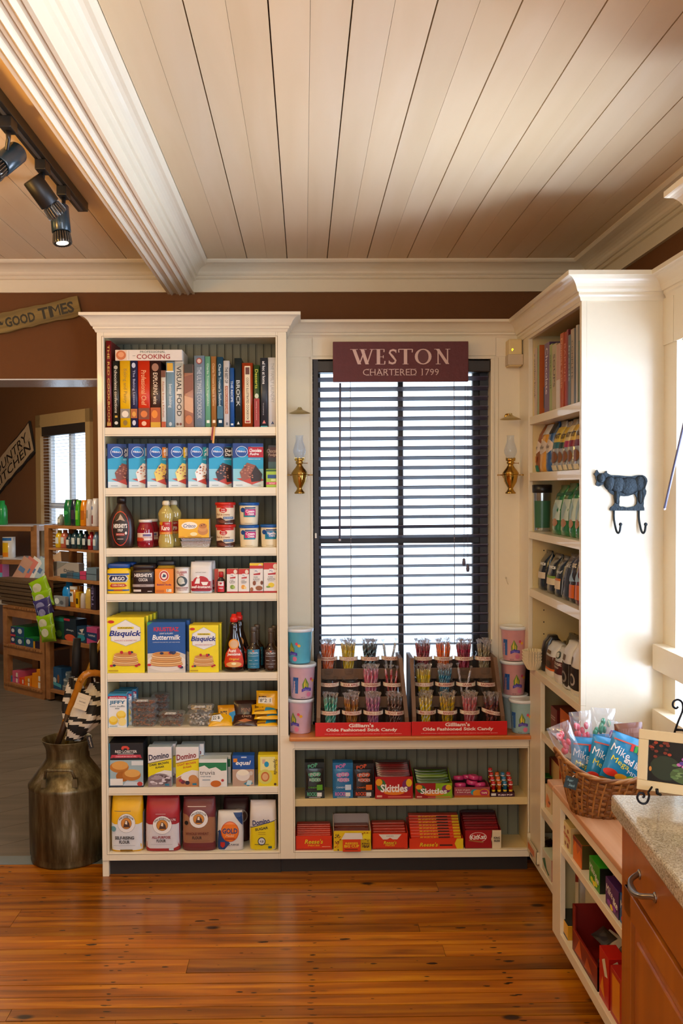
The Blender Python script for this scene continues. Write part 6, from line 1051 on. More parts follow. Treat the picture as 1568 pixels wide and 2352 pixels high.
# ================================================================ RIGHT CUPBOARD CONTENTS (fronts face the aisle)
def packR(name, label, cat, pf, pn, pt, z, X, d, col, cmds=(), side=None, group=None, top=None, near=(), r=.38, h=None):
    """carton on the right-hand shelves: pf / pn are the far and near pixel edges of its aisle side"""
    yf, yn = atX(pf, 1400, X).y, atX(pn, 1400, X).y; w = yf-yn; h = h or atX(pf, pt, X).z-z
    g = G(); g.box(-w/2, w/2, 0, d, 0, h, P(col, r), .001)
    if side: g.box(w/2-.001, w/2+.0003, .001, d-.001, .001, h-.001, P(side, r))
    if top: g.box(-w/2+.001, w/2-.001, .001, d-.001, h-.001, h+.0004, P(top, r))
    art(g, cmds, face(w, h, 0)); art(g, near, sidef(w/2, d, h)); tg = dict(label=label, category=cat)
    if group: tg['group'] = group
    return g.build(name, loc=(X, (yf+yn)/2, z), rz=R(-90), **tg)
z = RSZ[0]+.0003; X = XR+.016
for (pf, pn, zt_, col, tx, tc2, cov, lab) in [
 (1221.6, 1231.5, 495, 'cdb8aa', 'a garden book', '6a5a50', 'b09888', 'pale pink spine at the far end'), (1233, 1237, 445, '8aa070', '', 'ffffff', 'b85a1c', 'thin green spine and orange cover showing'),
 (1249, 1260, 430, '6a4a78', 'Chocolate', 'e0d4e4', '4a3454', 'purple spine lettered Chocolate'), (1260.3, 1266.5, 438, '9aa86a', 'eat well', '5a6a3a', '7a8a4a', 'sage green spine'),
 (1266.8, 1276, 438, 'b8a888', 'SOUPS', '5a4a3a', '9a8a6a', 'beige spine beside the sage one'), (1276.4, 1284.4, 435, 'c49a8a', '', '8a4a3a', 'a87a6a', 'dusty pink spine fading to white'),
 (1284.8, 1292, 320, 'b85418', 'Donnas Table', 'e8b088', '8a3a10', 'tall orange spine'), (1292.2, 1299.4, 310, 'a83a1c', 'BAKING', 'e0a088', '7a2a14', 'tall brick red spine'),
 (1299.6, 1303, 275, '7c1a24', '', 'd0a0a0', '5a121a', 'tall crimson spine'), (1303.2, 1308.6, 335, '5a6a72', 'breads', 'c0ccd4', '3a4a54', 'grey-blue spine with picture'), (1309, 1316.4, 275, 'b4a28a', 'COMPLETE', '4a4438', '8a7a64', 'tall beige spine'),
 (1316.6, 1320.6, 262, '48525a', '', 'a0b0b8', '30383e', 'dark grey spine'), (1320.9, 1324.4, 228, 'b8b0a0', '', '5a5a50', '9a9488', 'very thin tall pale spine'), (1324.6, 1328.5, 400, '1c6a58', 'pasta', 'b0d8c8', '124a3c', 'teal green spine nearest the frame')]:
    pt = 700+zt_/4.7056; cm = [T(tx, .5, .6, .5, .5 if len(tx) < 9 else .66, tc2, rot=-90)] if tx else []
    if 'pink spine f' in lab: cm += [('r', 0, 0, 1, .45, 'd8d0cc')]
    packR('book', 'cookbook, '+lab, 'book', pf, pn, pt, z, X+random.uniform(0, .01), .19, col, cm, group='cookbooks in the right cupboard', side=cov, near=[('r', .1, .1, .9, .4, '2a5a6a'), ('e', .5, .75, .3, .12, '1c1a1a')] if 'cover' in lab else ())
PB = [(0, .84, .8), (.03, .95, .95), (.12, 1, 1), (.5, .97, .92), (.75, .92, .66), (.88, .9, .3), (.93, .9, .12), (1, .9, .1)]
def bagR(name, label, pf, pn, pt, z, col, cmds, X=XR+.03, hd=.045, group=None, seed=1, sec=PB, cat='bag', gloss=.25, bumpv=.9, dx=0, met=0.):
    yf, yn = atX(pf, 1400, X).y, atX(pn, 1400, X).y; w = yf-yn; h = atX(pf, pt, X).z-z; hw = w/2
    B = Body([(a*h, b*hw, c*hd) for a, b, c in sec], 3.); g = G(); B.mesh(g, P(col, gloss, met, coat=.4, bump=bumpv, bs=28), 28, rip=.05, seed=seed); art(g, cmds, B.f(0, h, w*.95), True, .0012)
    tg = dict(label=label, category=cat)
    if group: tg['group'] = group
    return g.build(name, loc=(X+hd+dx, (yf+yn)/2, z), rz=R(-90), **tg)
z = RSZ[1]+.0003
tagp = [('e', .5, .5, .5, .14, 'd8c8bc'), ('e', .5, .5, .42, .115, 'cfc0b2'), T('coffee', .5, .5, .6, .08, '6a5a50', sh=.2)]
bagR('snack_bag', 'brown coffee bag with round paper tag at the far end', 1221.5, 1233.5, 972, z, '8a5030', tagp+[('r', .1, .02, .9, .14, '1f7060'), ('r', .2, .2, .8, .32, 'b8703a')], group='bags with paper tags', seed=1)
bagR('snack_bag', 'yellow coffee bag with round paper tag', 1234, 1248, 972, z, 'd89a3a', tagp+[('r', .0, .75, 1, .95, 'c8c8c8')], group='bags with paper tags', seed=2)
bagR('snack_bag', 'blue coffee bag with paper tag beside the clear bags', 1248.5, 1260, 968, z, '2a5a98', tagp+[('r', .0, .75, 1, .95, '2a2a2e')], group='bags with paper tags', seed=3)
for (pf, pn, pt, c1, c2, lab) in [(1262, 1277, 970, 'c8b048', '2a6a7a', 'yellow and teal'), (1277.5, 1288, 970, 'b89a30', '1f3a34', 'gold and dark green'), (1288.5, 1299.5, 965, 'd0c090', 'a02a5a', 'cream and magenta'), (1300, 1310.5, 962, 'c8a848', '7a1a3a', 'gold and maroon'), (1311, 1328, 960, 'c09a40', '6a2038', 'tan and dark red')]:
    bagR('coffee_bag', 'shiny %s coffee bag on the second cupboard shelf' % c1 if 0 else 'shiny %s coffee bag on the second cupboard shelf' % lab, pf, pn, pt, z, 'b8bcc0', [('r', .0, .58, 1, .88, c1), ('r', 0, .46, 1, .58, c2), T('ROAST', .5, .7, .8, .1, '4a3a20', b=.03), ('r', .15, .02, .85, .12, 'd8ccb0'), ('e', .6, .28, .3, .12, '7a4a20')], seed=int(pf), gloss=.15, group='shiny coffee bags', met=.5)
z = RSZ[2]+.0003
yy = atX(1250, 1150, 1.0).y; g = G(); h = atX(1247, 1114, .985).z-z; g.lathe([(0, 0), (.032, 0), (.034, .006), (.037, h*.84)], P('b8c0c4', .2, .9, key='steel'), 28)
tm = thing('travel_mug', 'tall silver and green travel mug with black lid', 'mug', (.99, yy, z)); g.build('mug_body', tm)
g = G(); g.lathe([(.0345, h*.08), (.0372, h*.66)], P('3a6a50', .3), 28, a0=200, a1=320); g.build('green_band', tm)
g = G(); g.lathe([(.0375, h*.83), (.040, h*.84), (.041, h), (.034, h+.002), (0, h)], P('1c1e22', .35), 28); g.build('lid', tm)
for (pf, pn, pt, lab) in [(1262, 1280, 1114, 'green and silver coffee bag next to the travel mug'), (1281, 1300, 1110, 'green coffee bag, second along the third shelf'), (1301, 1315, 1106, 'green coffee bag, third along the third shelf'), (1315.5, 1329, 1102, 'green coffee bag nearest the white side panel')]:
    bagR('coffee_bag', lab, pf, pn, pt, z, '2a7a4c', [('r', .08, .3, .92, .7, 'b8ccc8'), ('p', [(.2, .6), (.5, .66), (.8, .55), (.6, .35), (.3, .3)], '8fb0b8'), ('e', .6, .25, .25, .08, 'a87a5a'), ('r', .1, .78, .9, .84, '1c5a38')], seed=int(pf)+3, gloss=.16, group='green coffee bags', met=.2)
z = RSZ[3]+.0003
for (pf, pn, pt, c, cm, lab) in [(1215.5, 1229, 1264, '16202a', 'e', 'black coffee bag with cream label at the far end'), (1230, 1245, 1262, '1a2632', 'e', 'black coffee bag with cream label, second along'), (1249.5, 1268, 1269, '141e28', 'g', 'black coffee bag with green and cream label'), (1269, 1283, 1275, '24303e', 'o', 'dark coffee bag with orange and cream label'), (1284, 1301.5, 1270, '2c3444', 's', 'dark glossy coffee bag without paper label'), (1302, 1315, 1262, '30303c', 'p', 'dark coffee bag with orange picture'), (1315.5, 1328, 1256, '6a2434', 'p', 'dark red coffee bag nearest the panel')]:
    q = {'e': [T('Peets', .5, .68, .8, .1, 'e8ecf0', b=.03), ('r', .05, .3, .95, .46, 'd8ccb8')], 'g': [T('Peets', .5, .68, .8, .1, 'e8ecf0', b=.03), ('r', .05, .4, .95, .46, '7aa030'), ('r', .05, .24, .95, .4, 'd8ccb0')], 'o': [T('Blend', .5, .62, .8, .08, 'd8dce0', sh=.3), ('r', .1, .4, .9, .46, 'c8702a'), ('r', .1, .2, .9, .4, 'd8c8b0')], 's': [T('DARK', .6, .75, .5, .07, 'd8dce0', b=.02), ('p', [(.2, .1), (.3, .5), (.5, .4), (.4, .1)], '7a90b0')], 'p': [T('roast', .5, .72, .7, .1, 'd8d0c4', b=.03), ('r', .1, .1, .9, .35, 'c8601c'), ('p', [(.2, .4), (.6, .6), (.9, .42)], '8aa8c8')]}[cm]
    bagR('coffee_bag', lab, pf, pn, pt, z, c, q, seed=int(pf), gloss=.18, group='dark coffee bags')
z = RSZ[4]+.0003
def filters(x, y, z, r, n, label, tilt=0, col='d8c9a4'):
    t = thing('coffee_filters', label, 'filters', (x, y, z)); 
    for k in range(n):
        g = G(); vs = []; N = 48; prof = [(r*.55, 0), (r*.62, .004), (r*.96, .030), (r*1.0, .034)]
        for (rr, zz_) in prof: vs += [((rr+(.0035 if i % 2 else -.0035)*(zz_/.034))*math.cos(2*math.pi*i/N), (rr+(.0035 if i % 2 else -.0035)*(zz_/.034))*math.sin(2*math.pi*i/N), zz_*1.2) for i in range(N)]
        g.add(vs, [(j*N+i, j*N+(i+1) % N, (j+1)*N+(i+1) % N, (j+1)*N+i) for j in range(3) for i in range(N)]+[tuple(range(N))[::-1]], P(col, .8, key='filter_paper')); o = g.build('paper_cups', t, loc=(0, 0, k*.0125))
    return t
filters(.930, 3.88, z, .042, 4, 'stack of fluted paper coffee filters beside the pink tub', col='e0d2b0')
filters(1.08, 3.45, z+.09, .062, 4, 'larger stack of fluted coffee filters behind the coffee bags', col='d8ca9c')
g = G(); g.box(-.06, .06, -.06, .06, 0, .088, P('c8b070', .6, key='card'), .002); g.build('carton', loc=(1.08, 3.45, z), label='plain carton under the larger stack of coffee filters', category='box')
WBG = [(0, .9, .9), (.02, 1, 1), (.6, 1, .98), (.82, .98, .8), (.92, .94, .5), (1, .9, .4)]
for (pf, pn, pt, c, q, lab) in [(1239.5, 1247, 1456, '1c1a1c', [], 'plain black coffee bag beside the paper filters'), (1248, 1268, 1470, 'cfd2d4', [('r', 0, .26, 1, .62, '5a3020'), ('r', .3, .68, .7, .78, '6a5020'), ('e', .6, .4, .22, .08, '3a2a1c'), ('r', 0, .2, 1, .26, 'd8641c'), ('r', 0, 0, 1, .2, 'e0d8cc')], 'white and brown coffee bag with orange stripe'), (1269, 1285.5, 1482, 'c8ccd0', [('e', .5, .78, .3, .1, '1c3a30'), ('e', .5, .78, .2, .07, 'd8dcd8'), ('r', 0, .25, 1, .62, '4a1c20'), T('HOUSE', .5, .54, .86, .08, 'e8dcd4', b=.04), T('BLEND', .5, .44, .6, .05, 'e8dcd4'), ('r', 0, 0, 1, .25, 'd0c8c4')], 'white and maroon house blend coffee bag'), (1286, 1304, 1468, 'd4d4d4', [('r', .25, .6, .6, .72, '6a5020'), ('r', 0, 0, 1, .55, '1c1614'), ('e', .5, .25, .3, .12, '8a8480'), ('e', .5, .25, .2, .08, '1c1614')], 'white and black coffee bag with small gold square'), (1304.5, 1326, 1476, 'd6d2cc', [('r', .1, .6, .4, .74, '6a5426'), ('r', 0, .12, 1, .56, '1a1412'), ('e', .45, .3, .3, .12, 'b8b0a8'), ('e', .45, .3, .2, .08, '1a1412'), ('r', 0, 0, 1, .12, 'd8d0c0')], 'white and black coffee bag against the panel')]:
    bagR('coffee_bag', lab, pf, pn, pt, z, c, q, X=XR+.022, seed=int(pf), gloss=.35, sec=WBG, bumpv=.3, group='white-topped coffee bags' if 'white' in lab else None)
for (pf, pn, pt) in ((1268, 1290, 1462), (1292, 1322, 1452)):
    bagR('coffee_bag', 'black coffee bag behind the white bags, '+('farther' if pf < 1280 else 'nearer')+' of two', pf, pn, pt, z, '1c1814', [], X=XR+.13, seed=int(pf)+1, group='black bags at the back', sec=WBG, hd=.03)
z = RSZ[5]+.0003
packR('coffee_box', 'tall dark red coffee box standing in the lower cupboard', 'box', 1265, 1279, 1620, z, XR+.03, .09, '641418', [T('LIGHT', .4, .68, .7, .05, 'e0c8c0', b=.03), T('ROAST', .4, .6, .7, .05, 'e0c8c0', b=.03)], side='54100f', top='4a1014')
packR('coffee_box', 'orange and brown coffee box nearer the camera in the lower cupboard', 'box', 1286, 1310, 1626, z, XR+.03, .10, 'b8560f', [('r', 0, 0, .6, .4, '2a1a12'), ('e', .5, .7, .3, .08, 'd87a1c')], side='6a2c10', top='5a2410', near=[('e', .3, .75, .16, .07, '1c100a'), ('r', .2, .1, .8, .4, '7a3410')])
z = RSZ[6]+.0003
packR('candy_carton', 'black and bright green carton at the end of the wooden counter', 'box', 1239.5, 1249, 1776, z, XR+.02, .06, '2a2a20', [('r', 0, .45, 1, .7, '5aa01c')]+[('e', .85, .08+k*.09, .1, .02, 'c8a848') for k in range(10)], side='1c1c14', top='2a8a2a')
packR('candy_carton', 'pale carton with orange animal drawing below the counter end', 'box', 1252, 1266, 1800, z, XR+.02, .08, 'd8c49a', [('p', [(.1, .3), (.3, .7), (.6, .6), (.9, .4), (.7, .2), (.3, .1)], 'd8781c'), ('e', .7, .4, .15, .06, '6a3410')], side='c8b080')
packR('tea_box', 'tan and red box with printed label just behind the counter end', 'box', 1262, 1284, 1738, z, XR+.055, .10, 'c8a870', [('r', 0, .0, .2, 1, '8a2a1a')], side='b0441c', top='8a2418', near=[('r', .08, .2, .92, .9, 'c8ac80'), ('r', .12, .8, .6, .86, '4a2a1a'), ('r', .12, .7, .8, .74, '7a5a3a'), ('r', .0, 0, 1, .14, 'd0501c')]+[('r', .12, .3+.07*k, .84, .315+.07*k, '8a7050') for k in range(5)])
z = RSZ[7]+.0003
g = G(); w = .075
for (a, b, c, d, e, f_) in ((-w, w, 0, .002, 0, .058), (-w, w, .14, .142, 0, .09), (-w, -w+.002, 0, .142, 0, .075), (w-.002, w, 0, .142, 0, .05), (-w, w, 0, .142, 0, .002)): g.box(a, b, c, d, e, f_, P('d8cdb0', .6, key='card'))
art(g, [('r', .06, .3, .8, .75, 'c8601c'), ('r', .3, .1, .6, .26, '5a1c1c')], face(2*w, .058, 0))
yb = atX(1240, 1940, XR+.02).y; g.build('candy_tray', loc=(XR-.012, yb+.01, z+.0), rz=R(-90), label='open white and orange cardboard tray in the bottom corner', category='box')
for k in range(5): pillow('wrapped_sweet', 'brown wrapped sweet in the open corner tray', 'candy', (XR+.03+.02*k, yb+.03-.012*k, z+.05), .05, .03, .01, ['5a2418', 'b8a080', '3a1c14'][k % 3], rx=-50, rz=20*k, group='sweets in the corner tray', seed=50+k)
packR('candy_carton', 'white and pink carton with green pattern on the lowest shelf', 'box', 1246, 1266, 1957, z, XR+.004, .12, 'd4cdb8', [('p', [(.0, .5), (.3, .7), (.5, .3), (.8, .2), (.7, .1), (.2, .3)], '2a6a4a')], side='c08a78', top='c8d0b8', near=[('e', 1, .5, .45, .6, 'a83a30')], h=.085)
# near low cabinet, upper shelf
z = LSZ[0]+.0003; X = XL+.012
def tilt(o): return o
packR('candy_carton', 'cream and red malt ball carton on the low cabinet shelf', 'box', 1292, 1311, 1880, z, X, .10, 'd8c48a', [T('WHOPPERS', .5, .5, .9, .16, 'b8201c', b=.05, rot=-8), ('e', .3, .75, .08, .08, '8a3a1c'), ('e', .7, .75, .08, .08, '8a3a1c'), ('e', .4, .2, .08, .08, '8a3a1c'), ('e', .7, .2, .1, .1, '8a3a1c')], side='c8b07a', top='c8b070')
packR('candy_carton', 'olive carton with flame-coloured front on the low shelf', 'box', 1317, 1337, 1918, z, X, .13, 'b8541c', [('p', [(0, .5), (.3, .9), (.5, .4), (.8, .7), (1, .2), (1, 0), (0, 0)], 'e0761c'), ('r', .0, .85, 1, 1, '6a2418')], side='4a4018', top='5a4c1c')
packR('candy_carton', 'second olive carton nearer the camera', 'box', 1338, 1349, 1945, z, X+.03, .12, '4a3c18', [], side='3e3614', top='54481c')
MI = lambda c2: [T('Mike', .32, .62, .5, .3, 'f2f0ee', b=.04, rot=-6), T('Ike', .78, .44, .34, .28, 'f2f0ee', b=.04, rot=-6), ('e', .3, .2, .14, .1, c2), ('e', .5, .14, .12, .1, 'e8c82a'), ('e', .7, .22, .14, .1, c2)]
NM = [T('Mike and Ike', .5, .5, .12, .8, 'e8e4e0', rot=90, b=.02)]+[('e', .8, .1+.1*k, .08, .03, 'd8781c') for k in range(9)]
packR('candy_carton', 'bright green fruit candy carton, farther of the green pair', 'box', 1354, 1378, 1966, z, X, .09, '2f8a1c', MI('c8d81c'), side='14180f', top='2a9a20', near=NM, group='green cartons')
packR('candy_carton', 'bright green fruit candy carton set back behind the purple one', 'box', 1362, 1384, 1962, z, X+.10, .06, '2f8a1c', MI('c8d81c'), side='14180f', top='2a9a20', group='green cartons')
packR('candy_carton', 'purple fruit candy carton on the low shelf', 'box', 1392, 1422, 2014, z, X, .09, '4a2468', MI('8a3ab0'), side='120e1a', top='3e1e5a', near=NM)
packR('candy_carton', 'blue fruit candy carton partly hidden behind the wooden cabinet', 'box', 1425, 1452, 2052, z, X+.002, .09, '1c5a9a', MI('e82a3a'), side='123a6a', top='184a80')
# lower shelf
z = LSZ[1]+.0003
packR('candy_carton', 'yellow and navy open carton at the far low corner', 'box', 1278, 1305, 2085, z, X, .12, 'e0a818', [('p', [(0, 0), (0, .6), (.5, .2), (1, .1), (1, 0)], '22305a'), ('p', [(.05, .7), (.3, .8), (.6, .3), (.5, .1), (.2, .3)], 'd8ccb0')], side='c8901c', top='20242c', near=[('e', .5, .4, .2, .12, '4a7a8a')])
g = G(); g.prism([(-.11, 0), (.11, 0), (.11, .12), (-.11, .12)], 0, .003, P('1c2c54', .45), 'y'); art(g, [('e', .45, .5, .34, .5, 'e0b81c'), ('p', [(.3, .3), (.6, .6), (.7, .3), (.5, .1)], '20242c'), ('p', [(.35, .3), (.5, .5), (.55, .3)], 'e0d8c8')], face(.22, .12, 0))
q = atX(1325, 2100, 1.08); g.build('candy_carton', loc=(1.10, q.y-.05, z+.02), rz=R(-60), label='navy carton flap with yellow circle standing behind the open carton', category='box').rotation_euler.x = R(0)
yf, yn = atX(1314, 2200, X).y, atX(1372, 2250, X).y; L = yf-yn; g = G(); m = P('7c1a14', .4)
g.prism([(0, 0), (L, 0), (L, .135), (L*.9, .135), (L*.7, .075), (L*.45, .055), (L*.2, .075), (.0, .135)], 0, .003, m, 'y') if 0 else None
g.box(-L/2, L/2, 0, .004, 0, .075, m); g.box(-L/2, -L/2+.03, 0, .004, .075, .15, m); g.box(-L/2, -L/2+.003, 0, .2, 0, .15, m); g.box(L/2-.003, L/2, 0, .2, 0, .10, P('3a0e10', .4)); g.box(-L/2, L/2, .197, .2, 0, .16, P('4a1210', .5)); g.box(-L/2, L/2, 0, .2, 0, .003, m)
art(g, [('p', [(.1, .1), (.3, .9), (.4, .2)], 'c85a1c'), ('p', [(.5, .1), (.6, .7), (.8, .3)], 'b8501c'), ('r', .02, .9, .98, .97, 'a83a1c')], face(L, .075, 0))
art(g, [T('14 Pack', .42, .3, .34, .16, 'c86a3a', b=.01), ('r', .2, .6, .4, .85, '3a6a8a'), ('r', .42, .62, .5, .85, 'c87a2a'), ('r', .68, .6, .95, .85, '5a4a3a'), ('r', .02, .9, .3, 1, 'd8c8b8')], sidef(L/2, .2, .10))
g.build('candy_display_box', loc=(X, (yf+yn)/2, z), rz=R(-90), label='large dark red fourteen pack display box on the lowest shelf', category='box')
for k in range(4):
    pillow('snack_packet', 'silver-labelled dark snack packet inside the dark red display box', 'candy', (X+.05+.02*k, (yf+yn)/2+.03-.03*k, z+.075), .09, .05, .012, ['2a2420', 'a8a098', '4a2a20', '8a8a88'][k], rx=-60, rz=-80+8*k, group='packets in the dark red box', seed=70+k)
packR('snack_carton', 'bright red carton with white splash lettering on the lowest shelf', 'box', 1378, 1400, 2222, z, X, .05, 'b81810', [('p', [(.3, .8), (.6, .9), (.9, .6), (.6, .55)], 'd8d0b8'), ('p', [(.1, .2), (.4, .5), (.6, .1)], 'e0861c')], side='b01410', h=.15, near=[('p', [(.2, .9), (.5, .95), (.95, .6), (.8, .5), (.4, .7)], 'd8d0b8'), ('p', [(.3, .1), (.5, .5), (.8, .2)], 'e0861c')])
packR('snack_carton', 'red and yellow snack carton behind the wooden cabinet edge', 'box', 1404, 1450, 2240, z, X+.002, .16, 'a8201a', [('r', .1, .1, .5, .9, 'd8861c')], side='c8b8a0', h=.14, near=[('p', [(.1, .1), (.2, .8), (.4, .5), (.3, .1)], 'e09a1c'), ('r', .5, .0, 1, .7, '4a1218'), T('SNACK', .7, .35, .16, .5, 'c8a898', rot=90)])
# ================================================================ BASKET ON THE COUNTER
BKY, BKX = 2.97, at(1392, 1800, 2.97).x; zb = ZWC+.0003
bk = thing('wicker_basket', 'oval brown woven basket of candy bags on the wooden counter', 'basket', (BKX, BKY, zb), R(6))
A0, B0, HB = .135, .10, .125
def rimz(a): return HB*(1+.42*abs(math.cos(a))**3*(1 if math.cos(a) < 0 else .9))
def shell(a, t): f_ = .74+.30*t**.8; return Vector((A0*f_*math.cos(a)*1.08, B0*f_*math.sin(a)*1.08, rimz(a)*t))
WK = [P(c, .5, key='wicker', vary=.2) for c in ('7a4a22', '94602e', '5e3618', 'a8743c')]
g = G(); N = 120
Body([(0, A0*.76, B0*.76), (.004, A0*.8, B0*.8)], 2).mesh(g, WK[2], 32)
for row in range(13):
    t0 = (row+.5)/13.5; ring = []
    for k in range(N+1):
        a = 2*math.pi*k/N; p = shell(a, t0); o_ = .0032*math.sin(20*a+row*math.pi); n_ = Vector((math.cos(a)/A0, math.sin(a)/B0, 0)).normalized(); ring.append(p+n_*o_)
    for dz in (0,): 
        vs = []; hh = HB/13.5*.52
        for p in ring: n_ = Vector((p.x/A0**2, p.y/B0**2, 0)).normalized(); vs += [p+Vector((0, 0, -hh))+n_*-.001, p+n_*.0012, p+Vector((0, 0, hh))+n_*-.001]
        g.add([tuple(v) for v in vs], [(i*3+j, (i+1)*3+j, (i+1)*3+j+1, i*3+j+1) for i in range(N) for j in (0, 1)], WK[row % 2], True)
for k in range(40):
    a = 2*math.pi*(k+.5)/40
    for s_ in (1,): g.tube([shell(a+s_*.25*(q/6), q/6)+Vector((math.cos(a), math.sin(a), 0))*.0005 for q in range(7)], .0034, WK[3 if k % 3 else 0], 5)
g.build('woven_body', bk)
g = G()
for s_ in range(3): g.tube([shell(2*math.pi*k/60, 1)+Vector((0, 0, .004*math.sin(9*2*math.pi*k/60+s_*2.1)))+Vector((math.cos(2*math.pi*k/60), math.sin(2*math.pi*k/60), 0))*.004*math.cos(9*2*math.pi*k/60+s_*2.1) for k in range(61)], .0055, WK[(1, 3, 0)[s_]], 6)
g.build('rim', bk)
g = G(); c_ = shell(math.pi, 1)
for s_ in (-1, 1): g.tube([shell(math.pi+s_*.34, 1)+Vector((-.004, 0, .002)), shell(math.pi+s_*.2, 1)+Vector((-.012, 0, .02)), c_+Vector((-.016, 0, .026))], .005, WK[1], 6)
g.build('handle', bk)
tg_ = thing('price_tag', 'small black chalk tag clipped to the basket rim', 'tag', tuple(at(1311, 1798, 2.893))); g = G(); g.box(-.019, .019, 0, .0015, -.018, .018, P('20343c', .5, key='slate'), .0006); art(g, [T('Sugar', .4, .68, .5, .24, '8ab0b8', sh=.3), T('Snack', .6, .32, .5, .24, '8ab0b8', sh=.3)], lambda u, v, l: ((u-.5)*.038, -l, -.018+v*.036)); o = g.build('slate', tg_); tg_.rotation_euler = (R(-8), R(14), R(-12))
g = G(); g.tube([(0, .0, .017), (.004, .004, .024), (.012, .004, .026)], .0018, P('c8c8cc', .25, .9, key='clip'), 6); g.build('clip', tg_)
MK = [T('Mike', .3, .62, .5, .17, 'f8f8f8', b=.05, rot=-12), T('and Ike', .68, .46, .5, .15, 'f8f8f8', b=.05, rot=-12), T('Mega', .36, .38, .5, .15, 'f0e01c', b=.05, rot=-12), T('MIX', .74, .24, .3, .08, 'f8f8f8', b=.04, rot=-12), ('r', .05, .83, .95, .86, 'c8503a'), ('r', .5, .7, .58, .86, 'd82a2a'), ('r', .6, .7, .68, .84, '3aa83a'), ('r', .7, .68, .78, .82, 'e8961c'), ('e', .2, .14, .18, .08, 'd8301c'), ('e', .5, .1, .18, .08, 'e8a01c'), ('e', .75, .13, .14, .07, '5ab03a')]
for (px, py, Y, ry, lab, w) in ((1346, 1800, 3.02, 4, 'farthest left', .105), (1378, 1800, 2.975, 14, 'middle one', .105), (1420, 1796, 2.93, 20, 'frontmost one', .125)):
    q = at(px, py, Y); pillow('candy_bag', 'bright blue fruit candy bag in the basket, '+lab, 'bag', tuple(q), w, .145, .03, '1f86b8', MK, rx=-10, ry=ry, rz=-4, group='blue candy bags', seed=int(px), crim='1c7cae')
q = at(1345, 1795, 3.06); pillow('candy_bag', 'wide blue candy bag lying behind the front ones', 'bag', (q.x+.03, q.y, q.z+.02), .15, .13, .025, '1f86b8', [('r', .05, .7, .95, .73, 'c8503a')], rx=-14, ry=0, seed=3, group='blue candy bags')
CB = clear('fbfcff', .13, 'clear_bag', .06)
for (px, py, Y, ry, c, lab, w, hh) in ((1322, 1765, 3.0, -22, 'e03a4a', 'red', .075, .15), (1345, 1755, 3.05, -6, 'e0405a', 'pink', .07, .17), (1378, 1755, 3.06, 4, '1f9a6a', 'green', .08, .18), (1402, 1765, 3.03, 10, '8a5aa8', 'lilac', .07, .15), (1421, 1770, 3.01, 16, '2aa88a', 'mint', .07, .14)):
    q = at(px, py, Y); t = pillow('clear_candy_bag', 'clear cellophane bag of %s sweets standing in the basket' % lab, 'bag', tuple(q), w, hh, .03, 'ffffff', rx=-4, ry=ry, mt=CB, seed=int(px), bumpy=.15)
    g = G(); rn = random.Random(px)
    for k in range(11): g.ball((rn.uniform(-.3, .3)*w, rn.uniform(-.006, .006), rn.uniform(.40, .78)*hh), .0078, P(c, .2, coat=.5), 7, (1, .8, 1.5))
    o = g.build('sweets', t); o['kind'] = 'stuff'
q = at(1452, 1770, 3.0); pillow('snack_bag', 'crinkled brown and orange snack bag behind the picture frame', 'bag', tuple(q), .09, .15, .03, '7a4630', [('p', [(.1, .2), (.5, .5), (.9, .35), (.7, .1), (.2, .05)], 'dc9418'), ('r', .1, .7, .9, .9, '8a5a48')], rx=-5, ry=-4, seed=88)
g = G(); g.lathe([(0, 0), (.019, 0), (.021, .003), (.021, .012), (.018, .015), (.018, .0152)], P('d8d0d0', .3, coat=.3), 24); g.lathe([(.018, .0152), (.012, .014), (0, .014)], P('a82a3a', .3, coat=.3), 24)
q = at(1457, 1752, 2.95); g.build('candy_roll', loc=tuple(q), label='round white and red tape candy roll by the picture frame', category='candy').rotation_euler = (R(60), 0, R(10))
# ================================================================ WOODEN CABINET WITH GRANITE TOP (near right)
ca = R(-4.2); A = Vector((.700, 2.095, 0)); kc = thing('wooden_cabinet', 'cherry wood cabinet with drawer and panelled door at the right edge', 'cabinet', tuple(A), ca)
g = G(); g.box(.012, .585, -1.6, 0, 0, .888, CHERRY, .002); g.box(0, .012, -.035, 0, 0, .888, CHERRY, .002); g.build('carcass', kc)
dw = G(); dw.box(-.006, .012, -.60, -.04, .765, .882, CHERRY, .004); dwo = dw.build('drawer', kc)
g = G(); hz, y0, y1 = .818, -.165, -.275; NK = P('8a8078', .28, .9, key='antique_nickel')
hp = smooth([(-.006, y0, hz+.006), (-.014, y0-.004, hz+.006), (-.03, y0-.02, hz+.0), (-.034, (y0+y1)/2, hz-.006), (-.03, y1+.02, hz), (-.014, y1+.004, hz+.006), (-.006, y1, hz+.006)], 6); g.tube(hp, [.0056+.0022*max(0, math.cos(4*math.pi*k/(len(hp)-1)))  for k in range(len(hp))], NK, 12)
for y in (y0, y1): g.ball((-.007, y, hz+.006), .0095, NK, 12, (.5, 1, 1.1))
g.build('handle', dwo)
g = G(); dz0, dz1, fr = .09, .752, .055
g.box(-.006, .012, -.62, -.04, dz0, dz0+fr, CHERRY, .002); g.box(-.006, .012, -.62, -.04, dz1-fr, dz1, CHERRY, .002); g.box(-.006, .012, -.04-fr, -.04, dz0, dz1, CHERRY, .002); g.box(-.006, .012, -.62, -.62+fr, dz0, dz1, CHERRY, .002)
g.box(.004, .010, -.62+fr, -.04-fr, dz0+fr, dz1-fr, CHERRY); g.box(-.002, .01, -.62+fr+.03, -.04-fr-.03, dz0+fr+.03, dz1-fr-.03, CHERRY, .004)
g.build('door', kc)
